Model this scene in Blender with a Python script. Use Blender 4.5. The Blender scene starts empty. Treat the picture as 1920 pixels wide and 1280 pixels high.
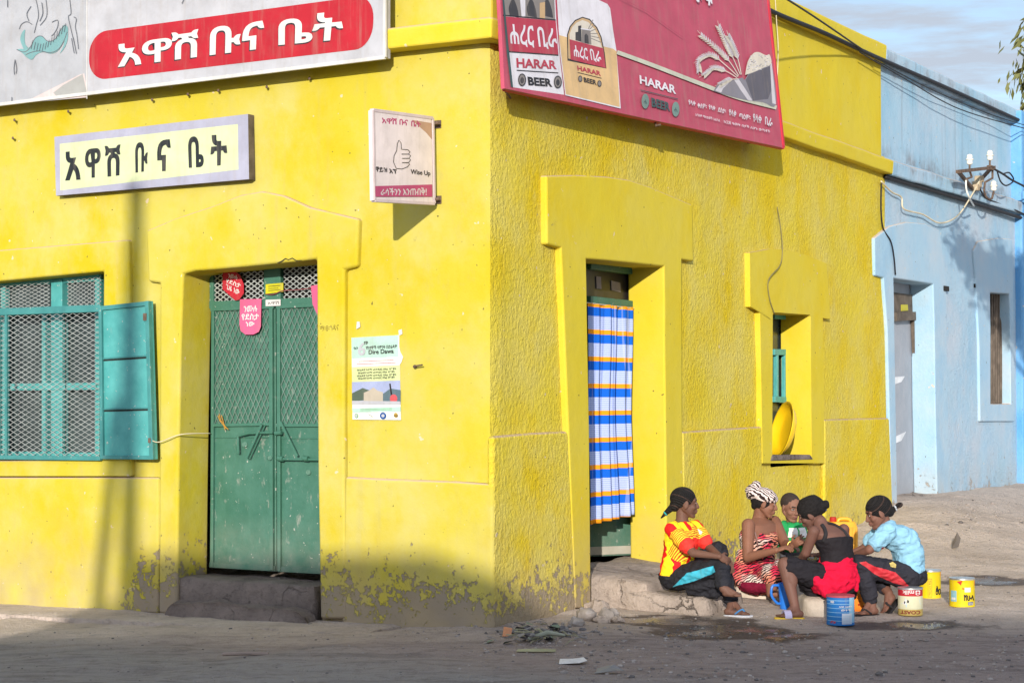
import bpy, bmesh, math, random
from mathutils import Vector, Matrix, Quaternion, noise
V = Vector
SC = bpy.context.scene
COL = SC.collection
random.seed(7)

# ------------------------------------------------------------------ camera, world, sun, exposure
FPX, CX, CY, EYE = 3545.0, 960.0, 640.0, 1.69
PITCH = math.atan((745 - CY) / FPX)
cam = bpy.data.cameras.new('camera'); camo = bpy.data.objects.new('camera', cam); COL.objects.link(camo)
cam.sensor_width = 36; cam.lens = 36 * FPX / 1920; cam.clip_end = 600; cam.clip_start = .1
camo.location = (0, 0, EYE); camo.rotation_euler = (math.pi / 2 + PITCH, 0, 0)
SC.camera = camo

SUN_EL = math.radians(12.6)
SUN_H = V((0.118, 0.993, 0)).normalized()          # horizontal travel of the light
SUN_D = V((SUN_H.x * math.cos(SUN_EL), SUN_H.y * math.cos(SUN_EL), -math.sin(SUN_EL)))
sl = bpy.data.lights.new('sun', 'SUN'); so = bpy.data.objects.new('sun', sl); COL.objects.link(so)
sl.energy = 3.8; sl.angle = math.radians(.55); sl.color = (1.0, .93, .83)
so.rotation_euler = SUN_D.to_track_quat('-Z', 'Y').to_euler(); so.location = (-6, -20, 14)

W = bpy.data.worlds.new('World'); SC.world = W; W.use_nodes = True
nt = W.node_tree; nt.nodes.clear()
def N(nt, typ, **kw):
    n = nt.nodes.new(typ)
    for k, v in kw.items():
        if k.startswith('i_'): n.inputs[k[2:].replace('_', ' ')].default_value = v
        else: setattr(n, k, v)
    return n
out = N(nt, 'ShaderNodeOutputWorld'); bg = N(nt, 'ShaderNodeBackground')
sky = N(nt, 'ShaderNodeTexSky', sky_type='NISHITA', sun_disc=False, sun_elevation=SUN_EL,
        sun_rotation=math.atan2(-SUN_H.x, -SUN_H.y), altitude=1200, air_density=1.0, dust_density=1.5, ozone_density=1.6)
tc = N(nt, 'ShaderNodeTexCoord'); mp = N(nt, 'ShaderNodeMapping'); mp.inputs['Scale'].default_value = (3.0, 3.0, 22)
mp.inputs['Rotation'].default_value = (0, .1, 0)
nz = N(nt, 'ShaderNodeTexNoise', i_Scale=3.4, i_Detail=7.0, i_Roughness=.62)
rp = N(nt, 'ShaderNodeValToRGB'); rp.color_ramp.elements[0].position = .40; rp.color_ramp.elements[1].position = .62
rp.color_ramp.elements[0].color = (.35, .35, .35, 1); rp.color_ramp.elements[1].color = (.95, .95, .95, 1)
mx = N(nt, 'ShaderNodeMix', data_type='RGBA')
L = nt.links.new
# clouds scatter the sun forward: they are brighter on the sun's side of the sky
dt = N(nt, 'ShaderNodeVectorMath', operation='DOT_PRODUCT'); dt.inputs[1].default_value = -SUN_D; L(tc.outputs['Generated'], dt.inputs[0])
fw = N(nt, 'ShaderNodeMapRange', interpolation_type='SMOOTHSTEP'); fw.inputs['From Min'].default_value = -.9; fw.inputs['From Max'].default_value = 1.0; fw.inputs['To Min'].default_value = 1.0; fw.inputs['To Max'].default_value = 2.1
L(dt.outputs['Value'], fw.inputs['Value'])
cl = N(nt, 'ShaderNodeVectorMath', operation='SCALE'); cl.inputs[0].default_value = (2.65, 2.95, 3.45); L(fw.outputs[0], cl.inputs['Scale'])
L(tc.outputs['Generated'], mp.inputs[0]); L(mp.outputs[0], nz.inputs['Vector']); L(nz.outputs['Fac'], rp.inputs[0])
L(rp.outputs[0], mx.inputs[0]); L(sky.outputs[0], mx.inputs[6]); L(cl.outputs[0], mx.inputs[7]); L(mx.outputs[2], bg.inputs[0]); L(bg.outputs[0], out.inputs[0])
bg.inputs[1].default_value = .15
SC.view_settings.view_transform = 'Standard'; SC.view_settings.look = 'None'
SC.view_settings.exposure = 0.47; SC.view_settings.gamma = 1.0; SC.view_settings.use_curve_mapping = False
SC.cycles.max_bounces = 6; SC.cycles.caustics_reflective = False; SC.cycles.caustics_refractive = False

# ------------------------------------------------------------------ picture geometry -> world
FWD = V((0, math.cos(PITCH), math.sin(PITCH))); UPV = V((0, -math.sin(PITCH), math.cos(PITCH))); RGT = V((1, 0, 0))
EYEV = V((0, 0, EYE))
def ray(px, py): return (RGT * ((px - CX) / FPX) - UPV * ((py - CY) / FPX) + FWD)
def atY(px, py, Y):
    r = ray(px, py); return EYEV + r * (Y / r.y)
class Plane:
    def __init__(s, p0, n, u, v=V((0, 0, 1))): s.p0, s.n, s.u, s.v = V(p0), V(n).normalized(), V(u).normalized(), V(v).normalized()
    def px(s, x, y, w=0):
        r = ray(x, y); p = s.p0 + s.n * w
        return EYEV + r * ((p - EYEV).dot(s.n) / r.dot(s.n))
    def uv(s, x, y, w=0):
        d = s.px(x, y, w) - s.p0; return d.dot(s.u), d.dot(s.v)
    def pt(s, u, v, w=0): return s.p0 + s.u * u + s.v * v + s.n * w
C0 = V((-.157, 13.9, 0))
RD = V((2100 / FPX, 1, 0)).normalized(); RN = V((RD.y, -RD.x, 0))
LD = V((-RD.y, RD.x, 0)); LN = V((-RD.x, -RD.y, 0))
LW = Plane(C0, LN, LD); RW = Plane(C0, RN, RD)

def sstep(a, b, x):
    t = min(1, max(0, (x - a) / (b - a))); return t * t * (3 - 2 * t)
def ground_z(x, y):
    d = V((x, y, 0)) - C0; u = d.dot(RD); w = d.dot(RN); ul = d.dot(LD); wl = d.dot(LN)
    z = 0.0
    if w > -1.0:
        z += .52 * sstep(4.6, 9.5, u) * (1 - sstep(.15, 2.5 + .12 * max(0, u - 6), w))
        z += .10 * (1 - sstep(0, .9, w)) * sstep(1.7, 2.4, u) * (1 - sstep(4, 5, u))
    if wl > -.5:
        z += -.05 * sstep(.3, .9, ul) - .085 * sstep(.8, 5, ul)
    near = 1 - sstep(25, 45, math.hypot(x, y - 14))
    z += near * (.024 * noise.noise(V((x * .9, y * .9, 0))) + .016 * noise.noise(V((x * 2.2, y * 4.1, 4))) + .008 * noise.noise(V((x * 7, y * 10, 8))) + .035 * (.5 - abs(noise.noise(V((x * .35, y * 1.9, 2))))) )
    return z
def to_px(p):
    d = V(p) - EYEV; k = d.dot(FWD); return (CX + FPX * d.x / k, CY - FPX * d.dot(UPV) / k)
def onG(px, py):
    r = ray(px, py); t = 5.0
    while t < 60:
        p = EYEV + r * t
        if p.z <= ground_z(p.x, p.y): return p
        t += .02
    return p

# ------------------------------------------------------------------ mesh helpers
class MB:
    def __init__(s): s.v, s.f, s.m = [], [], []
    def add(s, vs, fs, m=0):
        o = len(s.v); s.v += [V(p) for p in vs]; s.f += [tuple(i + o for i in f) for f in fs]; s.m += [m] * len(fs); return s
    def box(s, c, ax, m=0):                     # ax: three half-axis vectors
        c = V(c); a, b, d = [V(q) for q in ax]
        vs = [c + a * i + b * j + d * k for k in (-1, 1) for j in (-1, 1) for i in (-1, 1)]
        fs = [(0, 2, 3, 1), (4, 5, 7, 6), (0, 1, 5, 4), (2, 6, 7, 3), (0, 4, 6, 2), (1, 3, 7, 5)]
        if a.cross(b).dot(d) < 0: fs = [f[::-1] for f in fs]
        return s.add(vs, fs, m)
    def bar(s, p, q, hx, hy, up=V((0, 0, 1)), m=0):  # rectangular bar from p to q
        p, q = V(p), V(q); d = q - p; l = d.length; d.normalize()
        a = d.cross(up); a = a.normalized() if a.length > 1e-5 else V((1, 0, 0)); b = a.cross(d)
        return s.box((p + q) / 2, (d * l / 2, a * hx, b * hy), m)
    def prism(s, front, back, m=0, mside=None):
        n = len(front); o = len(s.v)
        nrm = V((0, 0, 0))
        for i in range(n): nrm += (V(front[i]) - V(front[0])).cross(V(front[(i + 1) % n]) - V(front[0]))
        if nrm.dot(V(front[0]) - V(back[0])) < 0: front, back = front[::-1], back[::-1]
        s.add(list(front) + list(back), [tuple(range(n))], m)
        s.f.append(tuple(o + n + i for i in reversed(range(n)))); s.m.append(m if mside is None else mside)
        for i in range(n):
            j = (i + 1) % n; s.f.append((o + i, o + n + i, o + n + j, o + j)); s.m.append(m if mside is None else mside)
        return s
    def slab(s, pl, pts, w0, w1, m=0, mside=None):   # px polygon on a plane, from depth w0 to w1 (w1 nearer)
        fr = [pl.px(x, y, w1) for x, y in pts]; bk = [p - pl.n * (w1 - w0) for p in fr]
        return s.prism(fr, bk, m, mside)
    def ring(s, pl, outer, inner, w0, w1, m=0, closed=False):
        n = len(outer); F = [pl.px(x, y, w1) for x, y in outer]; G = [pl.px(x, y, w1) for x, y in inner]
        B = [p - pl.n * (w1 - w0) for p in F]; D = [p - pl.n * (w1 - w0) for p in G]
        if not closed: return s.prism(F + G[::-1], B + D[::-1], m)
        o = len(s.v); s.v += F + G + B + D; fs = []
        k = n if closed else n - 1
        for i in range(k):
            j = (i + 1) % n
            fs += [(i, j, n + j, n + i), (2 * n + j, 2 * n + i, 3 * n + i, 3 * n + j), (i, 2 * n + i, 2 * n + j, j), (n + j, 3 * n + j, 3 * n + i, n + i)]
        if not closed:
            fs += [(0, n, 3 * n, 2 * n), (n - 1, 3 * n - 1, 4 * n - 1, 2 * n - 1)]
        s.f += [tuple(o + q for q in f) for f in fs]; s.m += [m] * len(fs); return s
    def tube(s, pts, r, seg=8, m=0, cap=True):
        pts = [V(p) for p in pts]; n = len(pts); rr = r if isinstance(r, (list, tuple)) else [r] * n
        o = len(s.v); a = None
        for i, p in enumerate(pts):
            d = (pts[min(i + 1, n - 1)] - pts[max(i - 1, 0)]); d = d.normalized() if d.length > 1e-9 else V((0, 0, 1))
            if a is None: a = d.orthogonal().normalized()
            a = (a - d * a.dot(d)); a = a.normalized() if a.length > 1e-6 else d.orthogonal().normalized()
            b = d.cross(a)
            for k in range(seg):
                t = 2 * math.pi * k / seg; s.v.append(p + (a * math.cos(t) + b * math.sin(t)) * rr[i])
        for i in range(n - 1):
            for k in range(seg):
                j = (k + 1) % seg
                s.f.append((o + i * seg + k, o + i * seg + j, o + (i + 1) * seg + j, o + (i + 1) * seg + k)); s.m.append(m)
        if cap:
            s.f.append(tuple(o + k for k in reversed(range(seg)))); s.m.append(m)
            s.f.append(tuple(o + (n - 1) * seg + k for k in range(seg))); s.m.append(m)
        return s
    def lathe(s, prof, c=V((0, 0, 0)), M=None, seg=32, mats=None):  # prof: (r, z) bottom to top, mats per segment
        o = len(s.v); n = len(prof)
        for r, z in prof:
            for k in range(seg):
                t = 2 * math.pi * k / seg; p = V((r * math.cos(t), r * math.sin(t), z))
                s.v.append((M @ p if M else p) + V(c))
        for i in range(n - 1):
            for k in range(seg):
                j = (k + 1) % seg; s.f.append((o + i * seg + k, o + i * seg + j, o + (i + 1) * seg + j, o + (i + 1) * seg + k))
                s.m.append(mats[i] if mats else 0)
        s.f.append(tuple(o + k for k in reversed(range(seg)))); s.m.append(mats[0] if mats else 0)
        s.f.append(tuple(o + (n - 1) * seg + k for k in range(seg))); s.m.append(mats[-1] if mats else 0)
        return s
    def ell(s, c, ax, seg=16, rings=10, m=0):
        c = V(c); a, b, d = [V(q) for q in ax]
        if a.cross(b).dot(d) < 0: b = -b
        vs = [c - d]; 
        for i in range(1, rings):
            ph = -math.pi / 2 + math.pi * i / rings
            for k in range(seg):
                t = 2 * math.pi * k / seg
                vs.append(c + (a * math.cos(t) + b * math.sin(t)) * math.cos(ph) + d * math.sin(ph))
        vs.append(c + d); fs = []
        for k in range(seg): fs.append((0, 1 + (k + 1) % seg, 1 + k))
        for i in range(rings - 2):
            for k in range(seg):
                j = (k + 1) % seg; q = 1 + i * seg; fs.append((q + k, q + j, q + seg + j, q + seg + k))
        q = 1 + (rings - 2) * seg
        for k in range(seg): fs.append((q + k, q + (k + 1) % seg, len(vs) - 1))
        return s.add(vs, fs, m)
    def rcone(s, a, b, ra, rb, seg=14, m=0):    # round-ended cone, closed
        a, b = V(a), V(b); d = b - a
        if d.length < 1e-6: return s.ell(a, (V((ra, 0, 0)), V((0, ra, 0)), V((0, 0, ra))), m=m)
        z = d.normalized(); x = z.orthogonal().normalized(); y = z.cross(x); prof = []
        for i in range(1, 6): t = -math.pi / 2 + math.pi / 2 * i / 5; prof.append((a + z * ra * math.sin(t), ra * math.cos(t)))
        for i in range(0, 5): t = math.pi / 2 * i / 5; prof.append((b + z * rb * math.sin(t), rb * math.cos(t)))
        vs = [a - z * ra]
        for c, r in prof:
            for k in range(seg): t = 2 * math.pi * k / seg; vs.append(c + (x * math.cos(t) + y * math.sin(t)) * r)
        vs.append(b + z * rb); fs = []; n = len(prof)
        for k in range(seg): fs.append((0, 1 + (k + 1) % seg, 1 + k))
        for i in range(n - 1):
            for k in range(seg): j = (k + 1) % seg; q = 1 + i * seg; fs.append((q + k, q + j, q + seg + j, q + seg + k))
        q = 1 + (n - 1) * seg
        for k in range(seg): fs.append((q + k, q + (k + 1) % seg, len(vs) - 1))
        return s.add(vs, fs, m)
    def loft(s, secs, seg=24, m=0, e=2.3):      # closed loft of super-ellipses: (centre, U, V)
        o = len(s.v); n = len(secs)
        for c, U, Vv in secs:
            for k in range(seg):
                t = 2 * math.pi * k / seg; ct, st = math.cos(t), math.sin(t)
                s.v.append(V(c) + V(U) * (abs(ct) ** (2 / e) * (1 if ct >= 0 else -1)) + V(Vv) * (abs(st) ** (2 / e) * (1 if st >= 0 else -1)))
        for i in range(n - 1):
            for k in range(seg): j = (k + 1) % seg; s.f.append((o + i * seg + k, o + i * seg + j, o + (i + 1) * seg + j, o + (i + 1) * seg + k)); s.m.append(m)
        s.f.append(tuple(o + k for k in reversed(range(seg)))); s.m.append(m)
        s.f.append(tuple(o + (n - 1) * seg + k for k in range(seg))); s.m.append(m)
        return s
    def mesh(s, name):
        me = bpy.data.meshes.new(name); me.from_pydata([tuple(p) for p in s.v], [], s.f)
        me.polygons.foreach_set('material_index', s.m); me.update(); return me
    def build(s, name, mats, parent=None, smooth=False, bevel=0, bseg=2, fix=False, auto=None):
        me = s.mesh(name)
        if fix:
            bm = bmesh.new(); bm.from_mesh(me); bmesh.ops.recalc_face_normals(bm, faces=bm.faces); bm.to_mesh(me); bm.free()
        for mm in (mats if isinstance(mats, (list, tuple)) else [mats]): me.materials.append(mm)
        o = bpy.data.objects.new(name, me); COL.objects.link(o)
        if smooth: me.polygons.foreach_set('use_smooth', [True] * len(me.polygons))
        if auto is not None: me.set_sharp_from_angle(angle=math.radians(auto))
        if bevel:
            b = o.modifiers.new('bevel', 'BEVEL'); b.width = bevel; b.segments = bseg; b.limit_method = 'ANGLE'; b.angle_limit = math.radians(40); b.harden_normals = bool(smooth)
        if parent is not None: adopt(o, parent)
        return o
def root_matrix(p):
    m = p.matrix_basis
    q = p
    if p.parent is not None: m = root_matrix(p.parent) @ p.matrix_parent_inverse @ p.matrix_basis
    return m
def adopt(o, parent):
    o.parent = parent; o.matrix_parent_inverse = root_matrix(parent).inverted()
def tag(o, label=None, cat=None, group=None, kind=None):
    if label: o['label'] = label
    if cat: o['category'] = cat
    if group: o['group'] = group
    if kind: o['kind'] = kind
    return o
def thing(name, loc, label, cat, group=None):
    o = bpy.data.objects.new(name, None); COL.objects.link(o); o.location = loc; o.empty_display_size = .1
    return tag(o, label, cat, group)
def evaluated(o, name):
    dg = bpy.context.evaluated_depsgraph_get(); me = bpy.data.meshes.new_from_object(o.evaluated_get(dg)); me.name = name; return me
def remesh(mb, name, voxel, smooth_it=4, smooth_f=.5):
    me = mb.mesh('tmp'); o = bpy.data.objects.new('tmp', me); COL.objects.link(o)
    r = o.modifiers.new('r', 'REMESH'); r.mode = 'VOXEL'; r.voxel_size = voxel; r.use_smooth_shade = True
    if smooth_it: q = o.modifiers.new('s', 'SMOOTH'); q.iterations = smooth_it; q.factor = smooth_f
    out = evaluated(o, name); bpy.data.objects.remove(o); bpy.data.meshes.remove(me)
    out.polygons.foreach_set('use_smooth', [True] * len(out.polygons)); return out
def obj(name, me, mats, parent=None):
    me.materials.clear()
    for mm in (mats if isinstance(mats, (list, tuple)) else [mats]): me.materials.append(mm)
    o = bpy.data.objects.new(name, me); COL.objects.link(o)
    if parent is not None: adopt(o, parent)
    return o

# text -> triangles mapped into a quad of world points (tl, tr, br, bl)
_txt = {}
def text_shape(body, bold=0.0, res=3):
    k = (body, bold, res)
    if k in _txt: return _txt[k]
    c = bpy.data.curves.new('t', 'FONT'); c.body = body; c.size = 1; c.offset = bold; c.resolution_u = res; c.fill_mode = 'FRONT'
    o = bpy.data.objects.new('t', c); COL.objects.link(o)
    me = evaluated(o, 't'); vs = [v.co.copy() for v in me.vertices]; fs = [tuple(p.vertices) for p in me.polygons]
    bpy.data.objects.remove(o); bpy.data.curves.remove(c); bpy.data.meshes.remove(me)
    x0 = min(v.x for v in vs); x1 = max(v.x for v in vs); y0 = min(v.y for v in vs); y1 = max(v.y for v in vs)
    vs = [((v.x - x0) / (x1 - x0), (v.y - y0) / max(1e-6, y1 - y0)) for v in vs]
    _txt[k] = (vs, fs); return _txt[k]
def quadmap(q, a, b): return q[3] * (1 - a) * (1 - b) + q[2] * a * (1 - b) + q[1] * a * b + q[0] * (1 - a) * b
def put_text(mb, body, q, m, bold=0.0, lift=V((0, 0, 0))):
    vs, fs = text_shape(body, bold)
    nrm = (q[1] - q[3]).cross(q[0] - q[3])
    pts = [quadmap(q, a, b) + lift for a, b in vs]
    mb.add(pts, fs, m)
def rrect(ru, rv, k=8):
    pts = []
    for cx, cy, a0 in ((1 - ru, 1 - rv, 0), (ru, 1 - rv, 90), (ru, rv, 180), (1 - ru, rv, 270)):
        for i in range(k + 1):
            t = math.radians(a0 + 90 * i / k); pts.append((cx + ru * math.cos(t), cy + rv * math.sin(t)))
    return pts
class Art:
    """flat printing on a plane given in picture points, each layer a hair above the last"""
    def __init__(s, mb, pl, w, step=.0004): s.mb, s.pl, s.w, s.step = mb, pl, w, step
    def up(s): s.w += s.step; return s.w
    def poly(s, pts, m): 
        w = s.up(); p = [s.pl.px(x, y, w) for x, y in pts]
        n = V((0, 0, 0))
        for i in range(1, len(p) - 1): n += (p[i] - p[0]).cross(p[i + 1] - p[0])
        if n.dot(s.pl.n) < 0: p.reverse()
        s.mb.add(p, [tuple(range(len(p)))], m); return s
    def text(s, body, q, m, bold=0.0):
        w = s.up(); put_text(s.mb, body, [s.pl.px(x, y, w) for x, y in q], m, bold); return s
    def ellipse(s, c, rx, ry, m, k=20, rot=0):
        cr, sr = math.cos(rot), math.sin(rot)
        return s.poly([(c[0] + rx * math.cos(2 * math.pi * i / k) * cr - ry * math.sin(2 * math.pi * i / k) * sr, c[1] + rx * math.cos(2 * math.pi * i / k) * sr + ry * math.sin(2 * math.pi * i / k) * cr) for i in range(k)], m)
    def stroke(s, pts, wd, m, same=False):
        w = s.w if same else s.up(); n = len(pts); A, B = [], []
        for i, (x, y) in enumerate(pts):
            x0, y0 = pts[max(0, i - 1)]; x1, y1 = pts[min(n - 1, i + 1)]; l = math.hypot(x1 - x0, y1 - y0) or 1
            ww = (wd if not isinstance(wd, (list, tuple)) else wd[i]) / 2
            dx, dy = -(y1 - y0) / l * ww, (x1 - x0) / l * ww
            A.append(s.pl.px(x + dx, y + dy, w)); B.append(s.pl.px(x - dx, y - dy, w))
        s.mb.add(A + B, [(i, i + 1, n + i + 1, n + i) for i in range(n - 1)], m); return s
def curve(pts, k=6):
    out = []; n = len(pts)
    for i in range(n - 1):
        p0, p1, p2, p3 = [V((*pts[min(max(j, 0), n - 1)],)) for j in (i - 1, i, i + 1, i + 2)]
        for q in range(k):
            t = q / k; out.append(.5 * ((2 * p1) + (p2 - p0) * t + (2 * p0 - 5 * p1 + 4 * p2 - p3) * t * t + (3 * p1 - p0 - 3 * p2 + p3) * t ** 3))
    out.append(V((*pts[-1],))); return out
# ------------------------------------------------------------------ materials
def lin(r, g, b, k=1.0):
    f = lambda c: ((c / 255 + .055) / 1.055) ** 2.4 if c / 255 > .04045 else c / 255 / 12.92
    return (f(r) * k, f(g) * k, f(b) * k, 1)
def ramp(nt, src, p0, p1, c0=(0, 0, 0, 1), c1=(1, 1, 1, 1)):
    r = N(nt, 'ShaderNodeValToRGB'); e = r.color_ramp.elements; e[0].position, e[1].position = p0, p1; e[0].color, e[1].color = c0, c1
    nt.links.new(src, r.inputs[0]); return r.outputs[0]
def mixc(nt, fac, a, b, mode='MIX'):
    m = N(nt, 'ShaderNodeMix', data_type='RGBA', blend_type=mode)
    for sock, v in ((m.inputs[0], fac), (m.inputs[6], a), (m.inputs[7], b)):
        if hasattr(v, 'is_linked'): nt.links.new(v, sock)
        else: sock.default_value = v
    return m.outputs[2]
def mth(nt, op, a, b=0.0, clamp=False):
    m = N(nt, 'ShaderNodeMath', operation=op, use_clamp=clamp)
    for i, v in enumerate((a, b)):
        if hasattr(v, 'is_linked'): nt.links.new(v, m.inputs[i])
        else: m.inputs[i].default_value = v
    return m.outputs[0]
def start(name, rough=.8, spec=.3):
    m = bpy.data.materials.new(name); m.use_nodes = True; nt = m.node_tree
    b = nt.nodes['Principled BSDF']; b.inputs['Roughness'].default_value = rough; b.inputs['Specular IOR Level'].default_value = spec
    tc = N(nt, 'ShaderNodeTexCoord'); return m, nt, b, tc.outputs['Object']
def nois(nt, co, scale, detail=3.0, rough=.55, dist=0.0):
    n = N(nt, 'ShaderNodeTexNoise', i_Scale=scale, i_Detail=detail, i_Roughness=rough, i_Distortion=dist); nt.links.new(co, n.inputs['Vector']); return n.outputs['Fac']
def scaled(nt, co, s, rot=(0, 0, 0), loc=(0, 0, 0)):
    m = N(nt, 'ShaderNodeMapping'); m.inputs['Scale'].default_value = s; m.inputs['Rotation'].default_value = rot; m.inputs['Location'].default_value = loc
    nt.links.new(co, m.inputs[0]); return m.outputs[0]
def bump(nt, b, h, dist=.01, strength=1.0, chain=None):
    n = N(nt, 'ShaderNodeBump'); n.inputs['Distance'].default_value = dist; n.inputs['Strength'].default_value = strength
    nt.links.new(h, n.inputs['Height'])
    if chain: nt.links.new(chain, n.inputs['Normal'])
    nt.links.new(n.outputs[0], b.inputs['Normal']); return n.outputs[0]
def sepz(nt, co, axis='Z'):
    s = N(nt, 'ShaderNodeSeparateXYZ'); nt.links.new(co, s.inputs[0]); return s.outputs[axis]
_cache = {}
def plain(name, col, rough=.7, var=.18, vs=6.0, bmp=.0, bs=60.0, metal=0.0, spec=.3, grime=0.0, sheen=0):
    if name in _cache: return _cache[name]
    m, nt, b, co = start(name, rough, spec)
    n = nois(nt, co, vs, 4.0)
    lo = tuple(c * (1 - var) for c in col[:3]) + (1,); hi = tuple(min(1, c * (1 + var)) for c in col[:3]) + (1,)
    c = ramp(nt, n, .3, .7, lo, hi)
    if grime:
        g = ramp(nt, nois(nt, co, vs * 1.7, 6.0, .7), .48, .72)
        c = mixc(nt, mth(nt, 'MULTIPLY', g, grime), c, (.16, .125, .09, 1))
    nt.links.new(c, b.inputs['Base Color']); b.inputs['Metallic'].default_value = metal
    if bmp: bump(nt, b, nois(nt, co, bs, 4.0), bmp)
    _cache[name] = m; return m

def plaster(name, col, pale, deep, under, stucco, worn_top, dust=(.50, .36, .24, 1), fine=.0015, streaks=.0, ledges=(), soil_top=.85, worn_x=None):
    m, nt, b, co = start(name, .85, .2)
    c = mixc(nt, ramp(nt, nois(nt, co, 1.1, 6.0, .68), .40, .64), col, pale)
    c = mixc(nt, ramp(nt, nois(nt, scaled(nt, co, (1, 1, .7), (0, 0, 0), (3, 5, 1)), 1.5, 6.0, .66), .47, .66), c, deep)
    c = mixc(nt, mth(nt, 'MULTIPLY', ramp(nt, nois(nt, scaled(nt, co, (2.2, 2.2, 1.1), (0, 0, 0), (5, 5, 3)), 3.0, 7.0, .75), .56, .74), .38), c, tuple(q * .72 + .03 for q in pale[:3]) + (1,))
    # chips and specks
    chip = ramp(nt, nois(nt, co, 14.0, 2.0), .73, .745); c = mixc(nt, mth(nt, 'MULTIPLY', chip, .8), c, (.62, .50, .36, 1))
    speck = ramp(nt, nois(nt, scaled(nt, co, (1, 1, 1), (0, 0, 0), (9, 2, 4)), 26.0, 1.0), .77, .79); c = mixc(nt, mth(nt, 'MULTIPLY', speck, .85), c, (.10, .08, .03, 1))
    # rain streaks and grime
    if streaks:
        st = ramp(nt, nois(nt, scaled(nt, co, (5, 5, .22)), 2.2, 4.0), .56, .72); c = mixc(nt, mth(nt, 'MULTIPLY', st, streaks), c, under)
    for z0, z1 in ledges:      # soot and damp gathered along the ledges
        zz = mth(nt, 'ADD', sepz(nt, co), mth(nt, 'MULTIPLY', mth(nt, 'SUBTRACT', nois(nt, scaled(nt, co, (3, 3, .6)), 2.5, 6.0, .7), .5), .5))
        band = mth(nt, 'MULTIPLY', ramp(nt, mth(nt, 'SUBTRACT', zz, z0 - .5), .46, .54), ramp(nt, mth(nt, 'SUBTRACT', zz, z1 - .5), .40, .56, (1, 1, 1, 1), (0, 0, 0, 1)))
        c = mixc(nt, mth(nt, 'MULTIPLY', band, ramp(nt, nois(nt, co, 2.6, 6.0, .7), .44, .66, (0, 0, 0, 1), (.8, .8, .8, 1))), c, under)
    # worn foot of the wall
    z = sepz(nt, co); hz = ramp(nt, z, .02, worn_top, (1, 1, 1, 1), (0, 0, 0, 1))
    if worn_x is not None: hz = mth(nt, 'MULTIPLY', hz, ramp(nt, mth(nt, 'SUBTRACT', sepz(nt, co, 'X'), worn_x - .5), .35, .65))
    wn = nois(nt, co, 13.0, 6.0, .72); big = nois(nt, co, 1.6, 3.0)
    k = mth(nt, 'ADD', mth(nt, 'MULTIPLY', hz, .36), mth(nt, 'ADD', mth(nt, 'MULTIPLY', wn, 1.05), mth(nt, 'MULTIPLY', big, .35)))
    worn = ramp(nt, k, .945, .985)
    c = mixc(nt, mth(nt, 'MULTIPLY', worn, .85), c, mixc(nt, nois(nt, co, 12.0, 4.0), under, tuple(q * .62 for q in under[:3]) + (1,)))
    soil = ramp(nt, z, .0, soil_top, (.7, .7, .7, 1), (0, 0, 0, 1)); c = mixc(nt, mth(nt, 'MULTIPLY', soil, ramp(nt, nois(nt, co, 3.0, 5.0), .3, .7)), c, (.38, .29, .17, 1))
    # dust lying on ledges
    g = N(nt, 'ShaderNodeNewGeometry'); nzv = N(nt, 'ShaderNodeSeparateXYZ'); nt.links.new(g.outputs['True Normal'], nzv.inputs[0])
    c = mixc(nt, mth(nt, 'MULTIPLY', ramp(nt, nzv.outputs['Z'], .35, .75), ramp(nt, nois(nt, co, 9.0, 3.0), .25, .5)), c, dust)
    nt.links.new(c, b.inputs['Base Color'])
    ch = bump(nt, b, nois(nt, co, 55.0, 4.0, .6), fine)
    ch = bump(nt, b, nois(nt, co, 5.0, 2.0), .008, .7, ch)
    if stucco:
        v1 = nois(nt, scaled(nt, co, (1, 1, .75)), 33.0, 4.0, .66, .12)
        v2 = ramp(nt, v1, .28, .74)
        amp = ramp(nt, nois(nt, co, 1.3, 3.0), .3, .7, (.45, .45, .45, 1), (1, 1, 1, 1))
        ch = bump(nt, b, mth(nt, 'MULTIPLY', v2, amp), stucco, 1.0, ch)
    ch = bump(nt, b, mth(nt, 'MULTIPLY', worn, -1.0), .004, 1.0, ch)
    return m
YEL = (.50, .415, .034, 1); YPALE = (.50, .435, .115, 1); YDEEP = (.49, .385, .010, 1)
YEL2 = (.635, .505, .042, 1); YPALE2 = (.62, .515, .12, 1); YDEEP2 = (.635, .465, .012, 1); PLAS = (.27, .215, .215, 1)  # right face yellow is lightened: light its grazing sun lacks is put into the colour
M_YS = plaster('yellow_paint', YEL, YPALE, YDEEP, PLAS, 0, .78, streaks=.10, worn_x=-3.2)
M_YR = plaster('yellow_stucco_lightened', YEL2, YPALE2, YDEEP2, PLAS, .015, .75, streaks=.05)
M_YP = plaster('yellow_trim', (.61, .485, .035, 1), (.60, .485, .06, 1), (.61, .46, .02, 1), PLAS, 0, .5)
M_BL = plaster('blue_plaster', (.345, .51, .63, 1), (.44, .52, .60, 1), (.30, .48, .63, 1), (.50, .41, .34, 1), .009, 1.3, dust=(.48, .40, .33, 1), soil_top=1.7)
M_BS = plaster('blue_smooth', (.345, .51, .63, 1), (.42, .52, .60, 1), (.30, .48, .63, 1), (.50, .41, .34, 1), .003, 1.2, dust=(.55, .46, .38, 1), soil_top=1.6)
M_BT = plaster('blue_trim', (.34, .515, .64, 1), (.41, .52, .62, 1), (.28, .47, .61, 1), (.20, .19, .20, 1), .004, .6, dust=(.48, .40, .33, 1), streaks=.35, ledges=((4.30, 4.55), (5.40, 5.62)))
M_BB = plaster('bright_blue_paint', (.14, .36, .64, 1), (.18, .38, .62, 1), (.10, .31, .60, 1), (.3, .25, .2, 1), .006, .5)
M_DARK = plain('dark_interior', (.02, .019, .018, 1), .9)
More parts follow.
